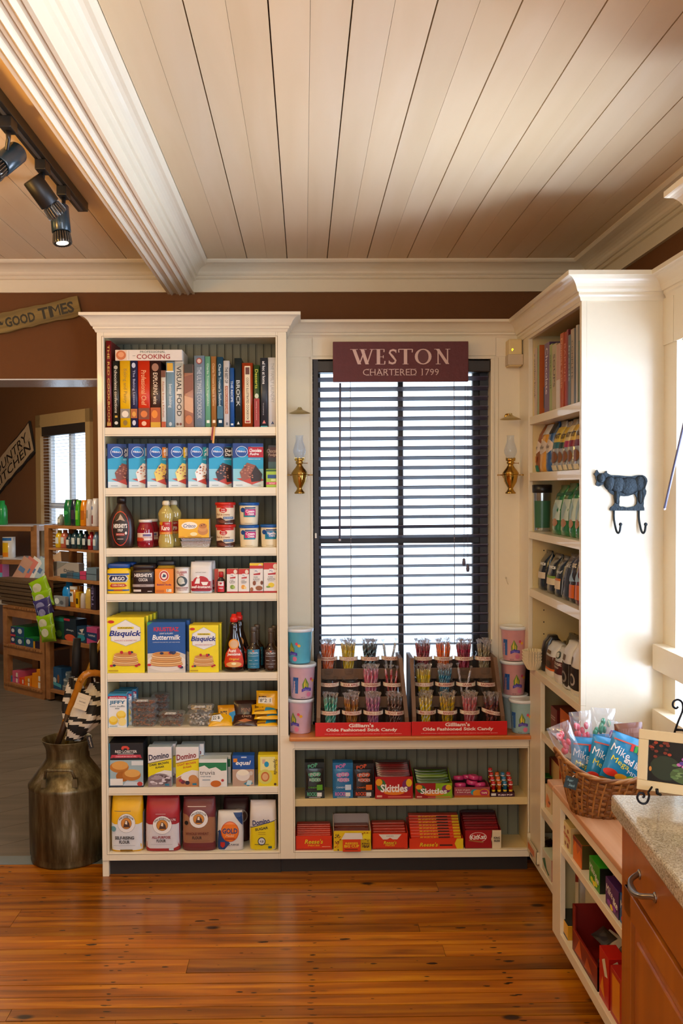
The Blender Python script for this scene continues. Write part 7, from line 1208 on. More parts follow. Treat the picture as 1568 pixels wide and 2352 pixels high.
def granite():
    mt, nt, b = newmat('granite'); N = nt.nodes.new; L = nt.links.new; tc = N('ShaderNodeTexCoord'); 
    n1 = N('ShaderNodeTexNoise'); n1.inputs['Scale'].default_value = 190; n1.inputs['Detail'].default_value = 8; n1.inputs['Roughness'].default_value = .75; L(tc.outputs['Object'], n1.inputs['Vector'])
    r = N('ShaderNodeValToRGB'); e = r.color_ramp.elements; e[0].position = .36; e[0].color = srgb('8a8070'); e[1].position = .6; e[1].color = srgb('cfc8bc'); m = e.new(.47); m.color = srgb('b0a692'); L(n1.outputs[0], r.inputs[0])
    n2 = N('ShaderNodeTexNoise'); n2.inputs['Scale'].default_value = 330; n2.inputs['Detail'].default_value = 4; L(tc.outputs['Object'], n2.inputs['Vector'])
    r2 = N('ShaderNodeValToRGB'); q = r2.color_ramp.elements; q[0].position = .36; q[0].color = (1, 1, 1, 1); q[1].position = .42; q[1].color = (0, 0, 0, 1); L(n2.outputs[0], r2.inputs[0])
    mx = N('ShaderNodeMix'); mx.data_type = 'RGBA'; L(r2.outputs[0], mx.inputs[0]); L(r.outputs[0], mx.inputs[6]); mx.inputs[7].default_value = srgb('5a5048'); L(mx.outputs[2], b.inputs['Base Color']); b.inputs['Roughness'].default_value = .12; return mt
g = G(); g.box(-.02, .60, -1.6, .02, .89, .93, granite(), .006); g.build('countertop', loc=tuple(A), rz=ca, label='speckled granite counter top on the cherry cabinet', category='counter')
# framed photograph on a wire easel
fr = thing('picture_frame', 'cream framed photograph of a purple flower on the granite top', 'picture', tuple(at(1461, 1812, 2.05)), 0)
CRF = P('dcc9a2', .4, key='cream_frame', vary=.05); fw, fh, b_ = .185, .128, .021
g = G(); g.box(0, fw, 0, .012, 0, b_, CRF, .0015); g.box(0, fw, 0, .012, fh-b_, fh, CRF, .0015); g.box(0, b_, 0, .012, b_, fh-b_, CRF, .0015); g.box(fw-b_, fw, 0, .012, b_, fh-b_, CRF, .0015); g.box(b_, fw-b_, .008, .012, b_, fh-b_, DARK); g.build('frame', fr)
g = G(); g.box(b_-.001, fw-b_+.001, .005, .008, b_-.001, fh-b_+.001, P('1c1812', .3, vary=.4)); rn = random.Random(4)
pic = [('e', .25, .35, .22, .3, '26301c'), ('e', .62, .22, .3, .22, '4a6034')]+[('e', .62+rn.gauss(0, .12), .22+rn.gauss(0, .08), .05, .03, rn.choice(['5a7a44', '3a5030', '76925a'])) for _ in range(40)]+[('e', .6+rn.gauss(0, .055), .56+rn.gauss(0, .07), .035, .04, rn.choice(['a03a98', 'b85ab0', '7a3aa0', 'c870b8', '5a3a9a'])) for _ in range(60)]+[('e', rn.uniform(.0, .35), rn.uniform(.6, .98), .03, .035, rn.choice(['7a2a12', 'a83a18', '4a1c10'])) for _ in range(14)]+[('e', rn.uniform(.75, 1), rn.uniform(.7, .98), .03, .035, 'a03418') for _ in range(8)]+[('e', .04, .3, .02, .06, 'c8843a')]
pic = [(k_, min(.97, max(.03, u)), min(.96, max(.04, v)), a, b, c) for (k_, u, v, a, b, c) in pic]
art(g, pic, lambda u, v, l: (b_+u*(fw-2*b_), .005-l*.3, b_+v*(fh-2*b_)), False, .0002); g.build('photograph', fr)
fr.rotation_euler = (R(-12), 0, R(-30))
ea = thing('wire_easel', 'dark scrolled wire easel holding the cream picture frame', 'easel', (0, 0, 0)); g = G(); IR = P('1e1c22', .35, .7, key='wrought_iron')
q = at(1476, 1834, 2.02); 
def sc_(c, r, a0, a1, sg=1, n=14, sh=.25): return [Vector((c[0]+r*(1-sh*k/n)*math.cos(R(a0+(a1-a0)*k/n)), c[1], c[2]+r*(1-sh*k/n)*math.sin(R(a0+(a1-a0)*k/n)))) for k in range(n+1)]
k_ = 2.02/2200; base = at(1477, 1832, 2.02)
def Q(px, py, Y=2.02): return at(px, py, Y)
g.tube(smooth([Q(1488, 1820, 2.0), Q(1490, 1830, 1.99), Q(1485, 1843, 1.99), Q(1476, 1846, 1.99), Q(1467, 1841, 1.99), Q(1463, 1831, 1.99), Q(1468, 1822, 1.99), Q(1476, 1822, 1.99), Q(1479, 1829, 1.99), Q(1475, 1832, 1.99)]), .0024, IR, 8)
g.tube([Q(1488, 1820, 2.0), Q(1502, 1800, 2.06), Q(1545, 1700, 2.12)], .0022, IR, 8)
g.tube([Q(1508, 1812, 1.985), Q(1509, 1822, 1.985), Q(1516, 1825, 1.99)], .0035, IR, 8); g.tube([Q(1509, 1822, 1.985), Q(1512, 1824, 2.06)], .0025, IR, 8)
g.tube(smooth([Q(1546, 1690, 2.12), Q(1556, 1660, 2.12), Q(1567, 1632, 2.12), Q(1566, 1614, 2.12), Q(1556, 1607, 2.12), Q(1546, 1612, 2.12), Q(1545, 1622, 2.12), Q(1552, 1627, 2.12), Q(1557, 1623, 2.12)]), .0024, IR, 8)
g.tube([Q(1551, 1676, 2.12), Q(1568, 1677, 2.12), Q(1590, 1700, 2.1)], .003, IR, 8); g.tube([Q(1590, 1700, 2.1), Q(1600, 1835, 1.98)], .0024, IR, 8)
g.tube([Q(1545, 1700, 2.12), Vector((.86, 2.09, .932))], .0022, IR, 8)
g.build('wire_frame', ea)
# ================================================================ MILK CAN WITH CANES AND UMBRELLAS
CANM = None
def rust():
    mt, nt, b = newmat('rusty_tin'); N = nt.nodes.new; L = nt.links.new; tc = N('ShaderNodeTexCoord'); mp = N('ShaderNodeMapping'); mp.inputs['Scale'].default_value = (10, 10, 1.4); L(tc.outputs['Object'], mp.inputs[0])
    n1 = N('ShaderNodeTexNoise'); n1.inputs['Scale'].default_value = 1.6; n1.inputs['Detail'].default_value = 7; n1.inputs['Roughness'].default_value = .65; L(mp.outputs[0], n1.inputs['Vector'])
    r = N('ShaderNodeValToRGB'); e = r.color_ramp.elements; e[0].position = .3; e[0].color = srgb('2e2414'); e[1].position = .74; e[1].color = srgb('aeaa9c'); m = e.new(.45); m.color = srgb('50452c'); m2 = e.new(.58); m2.color = srgb('746a4c'); L(n1.outputs[0], r.inputs[0])
    L(r.outputs[0], b.inputs['Base Color']); b.inputs['Metallic'].default_value = .45; b.inputs['Roughness'].default_value = .42
    bp = N('ShaderNodeBump'); bp.inputs['Strength'].default_value = .35; bp.inputs['Distance'].default_value = .003; L(n1.outputs[0], bp.inputs['Height']); L(bp.outputs[0], b.inputs['Normal']); return mt
RU = rust(); cxn, cyn = -1.045, 4.19
mc = thing('milk_can', 'old rusty metal milk can standing by the bookcase', 'can', (cxn, cyn, .0005))
g = G(); g.lathe([(0, .0), (.150, 0), (.158, .004), (.160, .012), (.158, .03), (.163, .035), (.165, .15), (.165, .318), (.168, .322), (.168, .334), (.165, .338), (.162, .342), (.098, .430), (.091, .442), (.090, .452)], RU, 48); g.build('can_body', mc)
g = G(); g.lathe([(.090, .450), (.091, .478), (.094, .490), (.108, .520), (.110, .524), (.1065, .524), (.092, .494), (.086, .47), (.085, .40)], RU, 48); g.build('neck', mc)
for s in (1, -1):
    g = G(); pts = []
    for k in range(13):
        t_ = k/12; x = -.066+.132*t_; zt_ = .395+.030*min(1, 3.5*math.sin(math.pi*t_)); y = -(.152-.0*abs(x))*s if 0 < k < 12 else -(.128)*s
        pts.append((x, y+.0*s, zt_ if 0 < k < 12 else .372))
    g.tube(pts, .0065, RU, 10); 
    for x in (-.066, .066): g.prism([(x-.012, .35), (x+.012, .35), (x+.009, .385), (x-.009, .385)], -.135*s-.012, -.135*s+.012, RU, 'y')
    g.build('handle', mc)
def cn(px, py, Y): return at(px, py, Y)
CW = P('b8781e', .25, key='varnished_wood', vary=.25, coat=.4, bump=.5, bs=60)
g = G(); pts = [cn(128, 1720, 4.17), cn(143, 1680, 4.17), (cn(160, 1630, 4.16)), cn(176, 1590, 4.15), cn(184, 1566, 4.14), cn(196, 1550, 4.14), cn(212, 1546, 4.15), cn(232, 1548, 4.17), cn(244, 1560, 4.18)]
pts = smooth(pts, 4); g.tube(pts, [.012+.005*math.sin(math.pi*min(1, k/(len(pts)-1)))+.0009*math.sin(k*2.3) for k in range(len(pts))], CW, 12); g.tube([cn(128, 1720, 4.168), cn(143, 1680, 4.168), cn(157, 1640, 4.159)], [.0125, .0135, .0143], P('3e2814', .5, key='bark', bump=.6, bs=80), 12)
g.tube([cn(184, 1566, 4.125), cn(188, 1558, 4.12)], [.006, .004], CW, 8)
wc = g.build('walking_stick', label='knobbly varnished walking stick with curved handle in the milk can', category='cane')
g = G(); pts = [cn(150, 1720, 4.22), cn(170, 1640, 4.22), cn(192, 1570, 4.23), cn(215, 1510, 4.24), cn(232, 1470, 4.25)]
g.tube(pts, [.009, .010, .011, .010, .009], P('a8801c', .3, key='pale_cane', vary=.2, coat=.3, bump=.4, bs=50), 10); g.build('walking_stick', label='thin straight yellowish cane behind the curved one', category='cane')
BKC, WHC = P('0e1014', .7, key='umbrella_cloth'), P('cdc8bc', .75, key='umbrella_cloth')
def umbrella(base, mid, tip, hnd, label, seed, r=(.012, .05, .036, .010), tie=None):
    t = thing('umbrella', label, 'umbrella', tuple(base)); rn = random.Random(seed); g = G(); o_ = Vector(base); path = [Vector(0*o_), Vector(mid)-o_, Vector(tip)-o_]; n = 40; m = 34; rings = []
    for j in range(m+1):
        s_ = j/m; p = path[0]*(1-s_)**2+2*path[1]*s_*(1-s_)+path[2]*s_**2; rr = r[0]+(r[1]-r[0])*math.sin(math.pi*min(1, s_*1.15)*.86)**1.2 if s_ < .9 else r[3]+.01*(1-s_)*10
        rings.append([(p.x+rr*(1+.14*math.sin(5*a+s_*3))*math.cos(a), p.y+rr*.8*(1+.14*math.sin(5*a+s_*3))*math.sin(a), p.z) for a in [2*math.pi*k/n for k in range(n)]])
    for k in range(n):
        for j in range(m):
            st = math.floor((k/n*4+j*.30+seed*.3+.35*math.sin(j*.5))) % 2; g.add([rings[j][k], rings[j][(k+1) % n], rings[j+1][(k+1) % n], rings[j+1][k]], [(0, 1, 2, 3)], WHC if st else BKC)
    g.build('folded_canopy', t)
    g = G(); h0, h1 = Vector(hnd[0])-o_, Vector(hnd[1])-o_; g.tube([path[2], h0], .006, P('b8b8bc', .25, .9, key='shaft'), 8); g.tube([h0, (h0+h1)/2, h1], [.016, .018, .017], BKC, 14); g.build('grip', t); return t
umbrella(cn(178, 1700, 4.16), cn(180, 1640, 4.2), cn(170, 1556, 4.22), (cn(172, 1552, 4.22), cn(177, 1466, 4.23)), 'black and white striped umbrella with upright black grip', 1, (.02, .062, .04, .02))
umbrella(cn(165, 1698, 4.12), cn(215, 1640, 4.12), cn(218, 1568, 4.2), (cn(216, 1552, 4.22), cn(214, 1476, 4.24)), 'black and white striped umbrella next to the bookcase side', 5, (.03, .075, .05, .02))
g = G(); q = cn(189, 1612, 4.08); g.box(-.028, .028, 0, .0012, -.033, .033, P('d8cfb8', .6, key='card_tag')); art(g, [('r', .15, .7, .7, .712, '8a8070'), T('hand made', .5, .5, .5, .1, '6a6050', sh=.3), ('r', .15, .3, .8, .312, '9a9080')], lambda u, v, l: ((u-.5)*.056, -l, -.033+v*.066)); o = g.build('paper_tag', loc=tuple(q), label='white paper tag tied to the walking sticks', category='tag'); o.rotation_euler = (R(-8), R(20), R(4))
g = G(); g.box(-.010, .010, 0, .001, -.055, 0, P('1c1e20', .5)); art(g, [T('umbrella', .5, .5, .3, .8, 'd8d0c0', rot=90)], lambda u, v, l: ((u-.5)*.02, -l, -.055+v*.055)); o = g.build('swing_tag', loc=tuple(cn(203, 1690, 4.05)), label='narrow black swing tag hanging from the umbrella over the can rim', category='tag'); o.rotation_euler.y = R(-14)
# ================================================================ SIGNS
g = G(); a, b, c, d = at(-40, 768+7, YW-.03), at(187, 724, YW-.03), at(188, 684, YW-.03), at(-40, 738, YW-.03); ang = math.atan2(b.z-a.z, b.x-a.x); L_s = (b-a).length; hs = .086
WD = wood('weathered_sign', '6e5c34', '85703e', '9a844c', 'x', 14, .7, 0, .1, grain=20)
rn = random.Random(6); top = [(L_s*k/12, hs+rn.uniform(-.004, .004)) for k in range(12, -1, -1)]; bot = [(L_s*k/12, rn.uniform(-.004, .004)) for k in range(13)]
g.prism(bot+top, 0, .02, WD, 'y'); f = lambda u, v, l: (u*L_s, -l, v*hs)
art(g, [('t', 'GOOD', .40, .47, .30, .52, '1c1a14', dict(b=.05)), ('t', 'TI', .655, .52, .13, .60, '1c1a14', dict(b=.03)), ('t', 'M', .762, .52, .085, .56, '1c1a14', dict()), ('t', 'ES', .88, .53, .13, .58, '1c1a14', dict(b=.03)), ('p', [(.19, .52), (.205, .6), (.22, .5), (.235, .56), (.225, .4), (.20, .4)], '1c1a14')], f)
o = g.build('wooden_sign', loc=tuple(a), label='tilted weathered plank sign reading GOOD TIMES above the opening', category='sign'); o.rotation_euler.y = -ang
s_, z_ = onwall(78, 1030, .02); sL, zL = onwall(-6, 1128, .02); 
g = G(); g.M = MW @ Matrix.Translation((sL, -.03, zL)) @ Matrix.Rotation(-math.atan2(z_-zL, s_-sL), 4, 'Y'); Ls = math.hypot(s_-sL, z_-zL)
rn = random.Random(9); g.prism([(Ls*k/10, -.02+rn.uniform(-.008, .008)) for k in range(-3, 11)]+[(Ls*k/10, .25+rn.uniform(-.008, .008)) for k in range(10, -4, -1)], 0, .02, P('b89c7a', .7, key='peeling_sign', bump=.4), 'y'); g.prism([(Ls*k/10, -.035+rn.uniform(-.008, .008)) for k in range(-3, 11)]+[(Ls*k/10+.02, .265+rn.uniform(-.008, .008)) for k in range(10, -4, -1)], .004, .024, DARK, 'y')
art(g, [('t', 'COUNTRY', .42, .70, 1.0, .36, '2a2420', dict(b=.01)), ('t', 'KITCHEN', .48, .26, .95, .36, '2a2420', dict(b=.01)), ('r', -.1, .475, .98, .49, '6a5440')], lambda u, v, l: (u*Ls, -l, -.01+v*.25))
g.build('wall_sign', label='slanted cream board reading COUNTRY KITCHEN on the far wall', category='sign')
# ================================================================ TRACK LIGHTS
TX = -.77; t = thing('track_light', 'black ceiling track carrying three black spotlights', 'light', (0, 0, 0)); TB = P('191a1c', .35, key='black_enamel')
ye = atZ(191, 489, ZC-.035).y; g = G(); g.box(TX-.018, TX+.018, 1.2, ye, ZC-.032, ZC, TB, .002); g.box(TX-.005, TX+.005, 1.2, ye-.02, ZC-.034, ZC-.031, P('6a6a6e', .3, .6)); g.build('rail', t)
HB_ = P('1e3440', .3, key='dark_head', coat=.3); FIN = P('8f8a84', .35, .8, key='aluminium')
def head(Ym, c, aim, label, power, hc=HB_):
    h = thing('spotlight', label, 'light', (TX, Ym, ZC-.034), 0, 'track spotlights'); o_ = Vector((TX, Ym, ZC-.034)); g = G(); g.box(-.016, .016, -.03, .03, -.03, .002, TB, .003)
    cL = Vector(c)-o_; g.tube([(0, 0, -.028), (0, 0, -.05), tuple(cL*.6+Vector((0, 0, -.01))), tuple(cL)], [.008, .006, .006, .008], TB, 8); g.build('mount', h)
    d = Vector(aim).normalized(); M = Matrix.Translation(cL) @ d.to_track_quat('Z', 'Y').to_matrix().to_4x4()
    g = G(); g.M = M; g.lathe([(0, -.055), (.028, -.055), (.030, -.052), (.030, .03), (.027, .032)], hc, 28); g.build('housing', h)
    g = G(); g.M = M; g.lathe([(.020, .03), (.021, .05), (.028, .068), (.026, .070), (.018, .066)], P('3a3836', .3, .6, key='lamp_reflector'), 24)
    for k in range(22): a = 2*math.pi*k/22; g.M = M @ Matrix.Rotation(a, 4, 'Z'); g.add([(.021, -.0008, .032), (.0275, -.0008, .036), (.031, -.0008, .064), (.029, -.0008, .070), (.021, -.0008, .06), (.021, .0008, .032), (.0275, .0008, .036), (.031, .0008, .064), (.029, .0008, .070), (.021, .0008, .06)], [(0, 1, 2, 3, 4), (9, 8, 7, 6, 5), (1, 6, 7, 2), (2, 7, 8, 3)], FIN)
    g.build('lamp_fins', h); g = G(); g.M = M; g.disc((0, 0, .0665), .0225, emit('ffe4b8', 7, 'lamp_glow_'+str(power))); g.build('lamp_face', h)
    if power: spot('spot_'+label[:6], tuple(Vector(c)+d*.085), tuple(Vector(c)+d*2), power, (1, .74, .36), 95, .8, .03)
q = lambda px, py, X: tuple(atX(px, py, X))
head(atX(50, 330, TX).y-.12, q(14, 370, TX-.02), (-.30, -.55, -.55), 'blue-black spotlight cut by the left picture edge', 14)
head(atX(98, 390, TX).y, q(100, 448, TX), (.42, .35, -.62), 'matt black spotlight in the middle of the track', 13, P('141414', .45, key='matt_black'))
head(atX(146, 452, TX).y, q(139, 512, TX), (.10, -.1, -.9), 'spotlight at the far end of the track pointing down', 8)
lamp('track_glow_fill', (-1.25, 2.3, 2.2), 18, (1, .52, .12), .1)  # extra point light off the track, added to turn the left ceiling orange
# ================================================================ FAR ROOM SHELVES AND GOODS
def vp(px, py, P_, D):
    n = Vector((-D.y, D.x, 0)); d = ray(px, py); tt = P_.dot(n)/d.dot(n); p = d*tt; return (p-P_).dot(D), p.z+EYE
class Unit:
    def __init__(s, P_, D): s.P = P_; s.D = D.normalized(); s.M = Matrix.Translation((P_.x, P_.y, 0)) @ Matrix(((s.D.x, -s.D.y, 0, 0), (s.D.y, s.D.x, 0, 0), (0, 0, 1, 0), (0, 0, 0, 1)))
    def q(s, px, py, off=0): N_ = Vector((-s.D.y, s.D.x, 0)); a, z = vp(px, py, s.P+N_*off, s.D); return a, z
    def goods(s, name, label, cat, p0, p1, pt, pb, d, col, cm=(), off=.02, group=None, side=None, kind='box', r=.4):
        a0, zb_ = s.q(p0, pb, off); a1, zt_ = s.q(p1, pt, off); w = a1-a0; h = zt_-zb_; g = G()
        if kind == 'box': g.box(-w/2, w/2, 0, d, 0, h, P(col, r), .002)
        else:
            B = Body([(a*h, b*w/2, c*d/2) for a, b, c in kind], 2.4); g.M = Matrix.Translation((0, d/2, 0)); B.mesh(g, P(col, .25, coat=.4), 20); g.M = Matrix.Identity(4)
        if kind != 'box': art(g, cm, _f(B, w, h, d), True, .001)
        else: art(g, cm, lambda u, v, l: ((u-.5)*w, -l-.001, v*h))
        
        if side: g.box(-w/2-.001, -w/2+.001, .002, d-.002, .002, h-.002, P(side, .4))
        o = g.build(name, label=label, category=cat); p = s.M @ Vector(((a0+a1)/2, off, zb_)); o.location = p; o.rotation_euler.z = math.atan2(s.D.y, s.D.x)
        if group: o['group'] = group
        return o
BOT = [(0, .85, .85), (.03, 1, 1), (.6, 1, 1), (.78, .8, .8), (.84, .5, .5), (1, .46, .46)]; TAL = [(0, .9, .9), (.03, 1, 1), (.7, .95, .95), (.9, .8, .8), (.92, .72, .72), (1, .7, .7)]
# right-hand shelf rack (two posts, five boards), against the window
LP = Vector(atZ(106, 1605, 0)); LP.z = 0; U2 = Unit(LP, Vector((1.15, -1, 0))); u2 = thing('wooden_rack', 'pine shelf rack of toiletries in front of the far window', 'rack', (0, 0, 0))
sW = U2.q(242, 1430)[0]; dpt = .26; zt = U2.q(118, 1208)[1]
g = G(); g.M = U2.M
for (a, b) in ((0, .055), (sW, sW+.05)):
    for y in (0, dpt-.04): g = G(); g.M = U2.M; g.box(a, b, y, y+.04, 0, zt, PINE, .002); g.build('post', u2)
sh2 = []
for (py0, py1, px_) in ((1207, 1214, 126), (1259.5, 1264, 130), (1327, 1334, 130), (1391.5, 1399, 126), (1469, 1477, 130), (1583, 1590, 116)):
    a, z1_ = U2.q(px_, py0); a, z0_ = U2.q(px_, py1); g = G(); g.M = U2.M; g.box(.0 if py0 < 1210 else .05, sW+.02, .001, dpt, z0_, z1_, PINE, .001); g.build('shelf_board', u2); sh2.append(z1_)
def _f(B, w, h, d): q = B.f(0, h, w); return lambda u, v, l: (lambda p: (p[0], p[1]+d/2, p[2]))(q(u, v, l))
def g2(k, label, p0, p1, pt, col, cm=(), kind=BOT, name='bottle', cat='bottle', group=None, off=.03, d=None):
    a0, _ = U2.q(p0, 1400, off); a1, _ = U2.q(p1, 1400, off); w = a1-a0; h = U2.q(p0, pt, off)[1]-sh2[k]; d = d or min(.12, w); g = G()
    if kind == 'box': g.box(-w/2, w/2, 0, d, 0, h, P(col, .4), .002); art(g, cm, lambda u, v, l: ((u-.5)*w, -l-.001, v*h))
    else: B = Body([(a*h, b*w/2, c*d/2) for a, b, c in kind], 2.3); g.M = Matrix.Translation((0, d/2, 0)); B.mesh(g, P(col, .25, coat=.4), 20); g.M = Matrix.Identity(4); art(g, cm, _f(B, w, h, d), True, .001)
    o = g.build(name, label=label, category=cat); o.location = U2.M @ Vector(((a0+a1)/2, off, sh2[k]+.0005)); o.rotation_euler.z = math.atan2(U2.D.y, U2.D.x)
    if group: o['group'] = group
    return o
LB = lambda c: [('r', .2, .25, .8, .6, c)]
g2(0, 'small grey pot before the tall green bottle on the rack top', 131, 141, 1182, '8a9088', LB('d0d0c8'), name='jar', cat='jar'); g2(0, 'tall dark green bottle on top of the pine rack', 144, 160, 1148, '14683a', [('e', .5, .5, .3, .08, '3aa05a')], TAL)
g2(0, 'very dark blue bottle on top of the rack', 161, 173, 1147, '1c2434', LB('3a2a3a'), TAL); g2(0, 'bright lime bottle on top of the rack', 172.5, 182, 1149, '3aa01c', LB('7ac83a'), TAL); g2(0, 'orange bottle on top of the rack', 182.5, 196, 1149, 'd8820e', LB('a85a0e'), TAL)
g2(0, 'white bottle with small print on top of the rack', 196.5, 208, 1147, 'ccc4c4', [('r', .3, .3, .6, .6, '8a8478')], TAL); g2(0, 'white bottle beside the bookcase on top of the rack', 208.5, 222, 1145, 'd2cccc', [('e', .3, .66, .14, .07, '2a5aa0'), ('r', .1, .1, .5, .4, '7a3a34')], TAL)
for (p0, p1, pt, c, n) in ((125.5, 137, 1218, 'd8b41c', 'yellow'), (137.5, 149.5, 1217, 'b8604a', 'coral'), (150, 161, 1226, '16323c', 'dark teal'), (162, 174, 1218, '1c3e4a', 'slate blue'), (176, 186, 1218, '1a4440', 'deep green'), (187.5, 198, 1220, '14202a', 'black'), (200, 210.5, 1222, 'a82028', 'red'), (212, 222, 1222, '6a86a0', 'pale blue')):
    g2(1, n+' bottle on the second board of the pine rack', p0, p1, pt, c, LB('c8d0d0'), BOT)
g2(2, 'grey wedge-shaped soap box on the third board', 124, 182, 1290, 'a8a098', [('p', [(0, 1), (.0, .3), (.55, .98), (.55, 1)], '8a8a84'), ('t', 'Dove', .62, .45, .4, .2, '3a4a5a', {})], 'box', 'soap_box', 'box', d=.05, off=.08)
for k, (p0, p1, pt, c) in enumerate(((139, 153, 1318, '22506a'), (153.5, 168, 1314, '4a5a6a'), (168.5, 183, 1316, '3a6a8a'), (184, 198, 1312, 'c0406a'), (199, 222, 1304, '6a8090'))):
    g2(2, ('teal', 'grey-blue', 'steel blue', 'rose pink', 'pale grey')[k]+' wrapped soap bars on the third board', p0, p1, pt, c, [('r', 0, .48, 1, .52, '2a3a4a')], 'box', 'soap_pack', 'soap', d=.09)
g2(3, 'bright blue mouthwash bottle on the fourth board', 138, 156, 1336, '1c8ad8', [('r', .1, .0, .9, .4, '9ab0c0')], BOT); g2(3, 'grey and white packet leaning on the blue bottle', 123, 150, 1368, '8a9098', [('e', .3, .5, .2, .3, 'd8e0e4'), ('e', .7, .4, .15, .2, '5a6068')], 'box', 'packet', 'packet', off=.0, d=.03)
g2(3, 'amber oil bottle with white label and lid', 156, 173, 1346, 'b8741c', [('r', .02, .25, .7, .75, 'd8d4cc'), ('e', .35, .6, .25, .08, '2a4a5a'), ('r', 0, .85, 1, 1, 'dcdcd8')], [(0, .9, .9), (.03, 1, 1), (1, 1, 1)])
g2(3, 'narrow yellow box on the fourth board', 173.5, 181, 1360, 'dcae14', LB('3a2a10'), 'box', 'carton', 'box', d=.05); g2(3, 'small white bottle on the fourth board', 182, 191, 1363, 'ccc4c0', (), TAL); g2(3, 'cream yellow bottle on the fourth board', 191.5, 207, 1350, 'd8b860', LB('c8a850'), TAL)
g2(3, 'black and violet carton on the fourth board', 208, 220, 1338, '2a2438', [('t', 'TRES', .4, .5, .4, .8, '8a80b0', dict(rot=90))], 'box', 'carton', 'box', d=.06)
g2(4, 'dark green pouch on the fifth board', 125, 146, 1415, '164a34', [('e', .5, .25, .3, .15, '5a8a3a'), ('r', 0, .8, 1, .95, '1c7a6a')], 'box', 'pouch', 'pouch', d=.1); g2(4, 'navy pack with orange fruit shape on the fifth board', 146.5, 174, 1420, '1c2a3a', [('e', .5, .14, .44, .16, 'c8563a'), ('r', 0, .9, .5, 1, 'b83a4a'), ('t', 'always', .5, .48, .6, .12, 'c0c8d0', {})], 'box', 'pad_pack', 'pack', d=.1)
g2(4, 'teal and orange box on the fifth board', 175.5, 197, 1438, '1a3a58', [('e', .5, .3, .4, .2, '2a8aa0'), ('p', [(.3, .8), (.8, .9), (.6, .6)], 'd8d0c8'), ('t', 'TAMPAX', .5, .55, .7, .12, 'e0e4e8', {})], 'box', 'carton', 'box', d=.09); g2(4, 'pink and navy box on the fifth board', 198, 222, 1440, 'b84a80', [('p', [(0, .35), (1, .2), (1, .7), (0, .7)], '1c3a6a'), ('t', 'TAMPAX', .5, .52, .7, .12, 'e8e4e8', {})], 'box', 'carton', 'box', d=.09)
g2(5, 'blue diaper pack on the lowest board of the rack', 117, 139, 1531, '20507a', [('e', .3, .4, .2, .14, 'b0c0c8'), ('p', [(0, .2), (1, .1), (1, .25), (0, .35)], '4a9aa8'), ('e', .7, .5, .12, .2, '8a5a3a')], 'box', 'diaper_pack', 'pack', d=.1)
for k, pt in enumerate((1573, 1557, 1541)): g2(5, ('lowest', 'middle', 'top')[k]+' of the silver-grey packs stacked on the lowest board', 141, 158, pt, '6a7478', [('e', .4, .85, .3, .08, 'b8c0c4')], 'box', 'tin_pack', 'pack', d=.1-.02*k, group=None, off=.03+.02*k)
# left slatted rack
L1, R1 = Vector(atZ(10, 1581, 0)), Vector(atZ(101, 1604, 0)); L1.z = R1.z = 0; U1 = Unit(L1, R1-L1); u1 = thing('wooden_rack', 'low slatted pine rack with a big brown basket on top', 'rack', (0, 0, 0)); w1_ = (R1-L1).length
zs1 = [U1.q(5, 1389)[1], U1.q(12, 1478)[1], U1.q(14, 1566)[1]]
g = G(); g.M = U1.M
for a in (-.01, w1_-.05):
    for y in (0, .38): g = G(); g.M = U1.M; g.box(a, a+.06, y, y+.05, 0, zs1[0]-.02, PINE, .002); g.build('post', u1)
for z_ in zs1:
    g = G(); g.M = U1.M; g.box(0, w1_, .002, .03, z_-.085, z_-.015, PINE, .001)
    for k in range(14): g.box(.01+(w1_-.02)*k/14, .01+(w1_-.02)*(k+.8)/14, -.01, .42, z_-.015, z_, PINE)
    g.build('slatted_shelf', u1)
BKT = P('5a4630', .6, key='far_wicker', bump=1, bs=60)
a0, z0_ = U1.q(3, 1383, .03); a1, _ = U1.q(88, 1383, .03); bt = thing('wicker_basket', 'large brown square basket of packets on the slatted rack', 'basket', (0, 0, 0))
g = G(); g.M = U1.M
for k in range(7): zz_ = zs1[0]+.001+k*.031; e = .004*(k % 2)+.006*k; g.box(a0-e, a1+e, .03-e, .38+e, zz_, zz_+.028, BKT, .004)
g.build('basket_body', bt)
g = G(); g.M = U1.M; g.box(a1-.3, a1+.02, .42, .44, zs1[0]+.1, zs1[0]+.42, P('6a4a2c', .6, key='basket_lid', bump=.6), .004); g.build('lid', bt)
for k, (px, c, lab) in enumerate(((38, 'b89080', 'tan'), (45, 'c87870', 'pinkish'), (52, 'd8d8dc', 'white'), (62, 'a8c0d0', 'pale blue'), (70, 'dcdce4', 'white and blue'), (80, 'd0d4dc', 'grey-white'))):
    a, z_ = U1.q(px, 1345, .12); pillow('packet', lab+' packet leaning in the far brown basket', 'packet', tuple(U1.M @ Vector((a, .12+.02*k, zs1[0]+.19))), .13, .20, .02, c, [('r', .2, .4, .8, .6, '5a7aa8')], rx=-20, ry=22, rz=-38, seed=k+5)
a, z_ = U1.q(93, 1330, .1); pillow('packet', 'cream patterned packet with face drawing behind the white packets', 'packet', tuple(U1.M @ Vector((a, .25, zs1[0]+.22))), .16, .2, .03, 'c8a88a', [('e', .4, .7, .15, .12, '8a4a2a'), ('e', .6, .3, .15, .12, 'd8c8b8')], rx=-10, ry=-20, rz=-38, seed=9)
def g1(k, label, p0, p1, pt, pb, c, name='carton', side='1c6a2c', cm=(), d=.2, group=None):
    return U1.goods(name, label, 'box', p0, p1, pt, pb, d, c, cm, group=group, side=None)
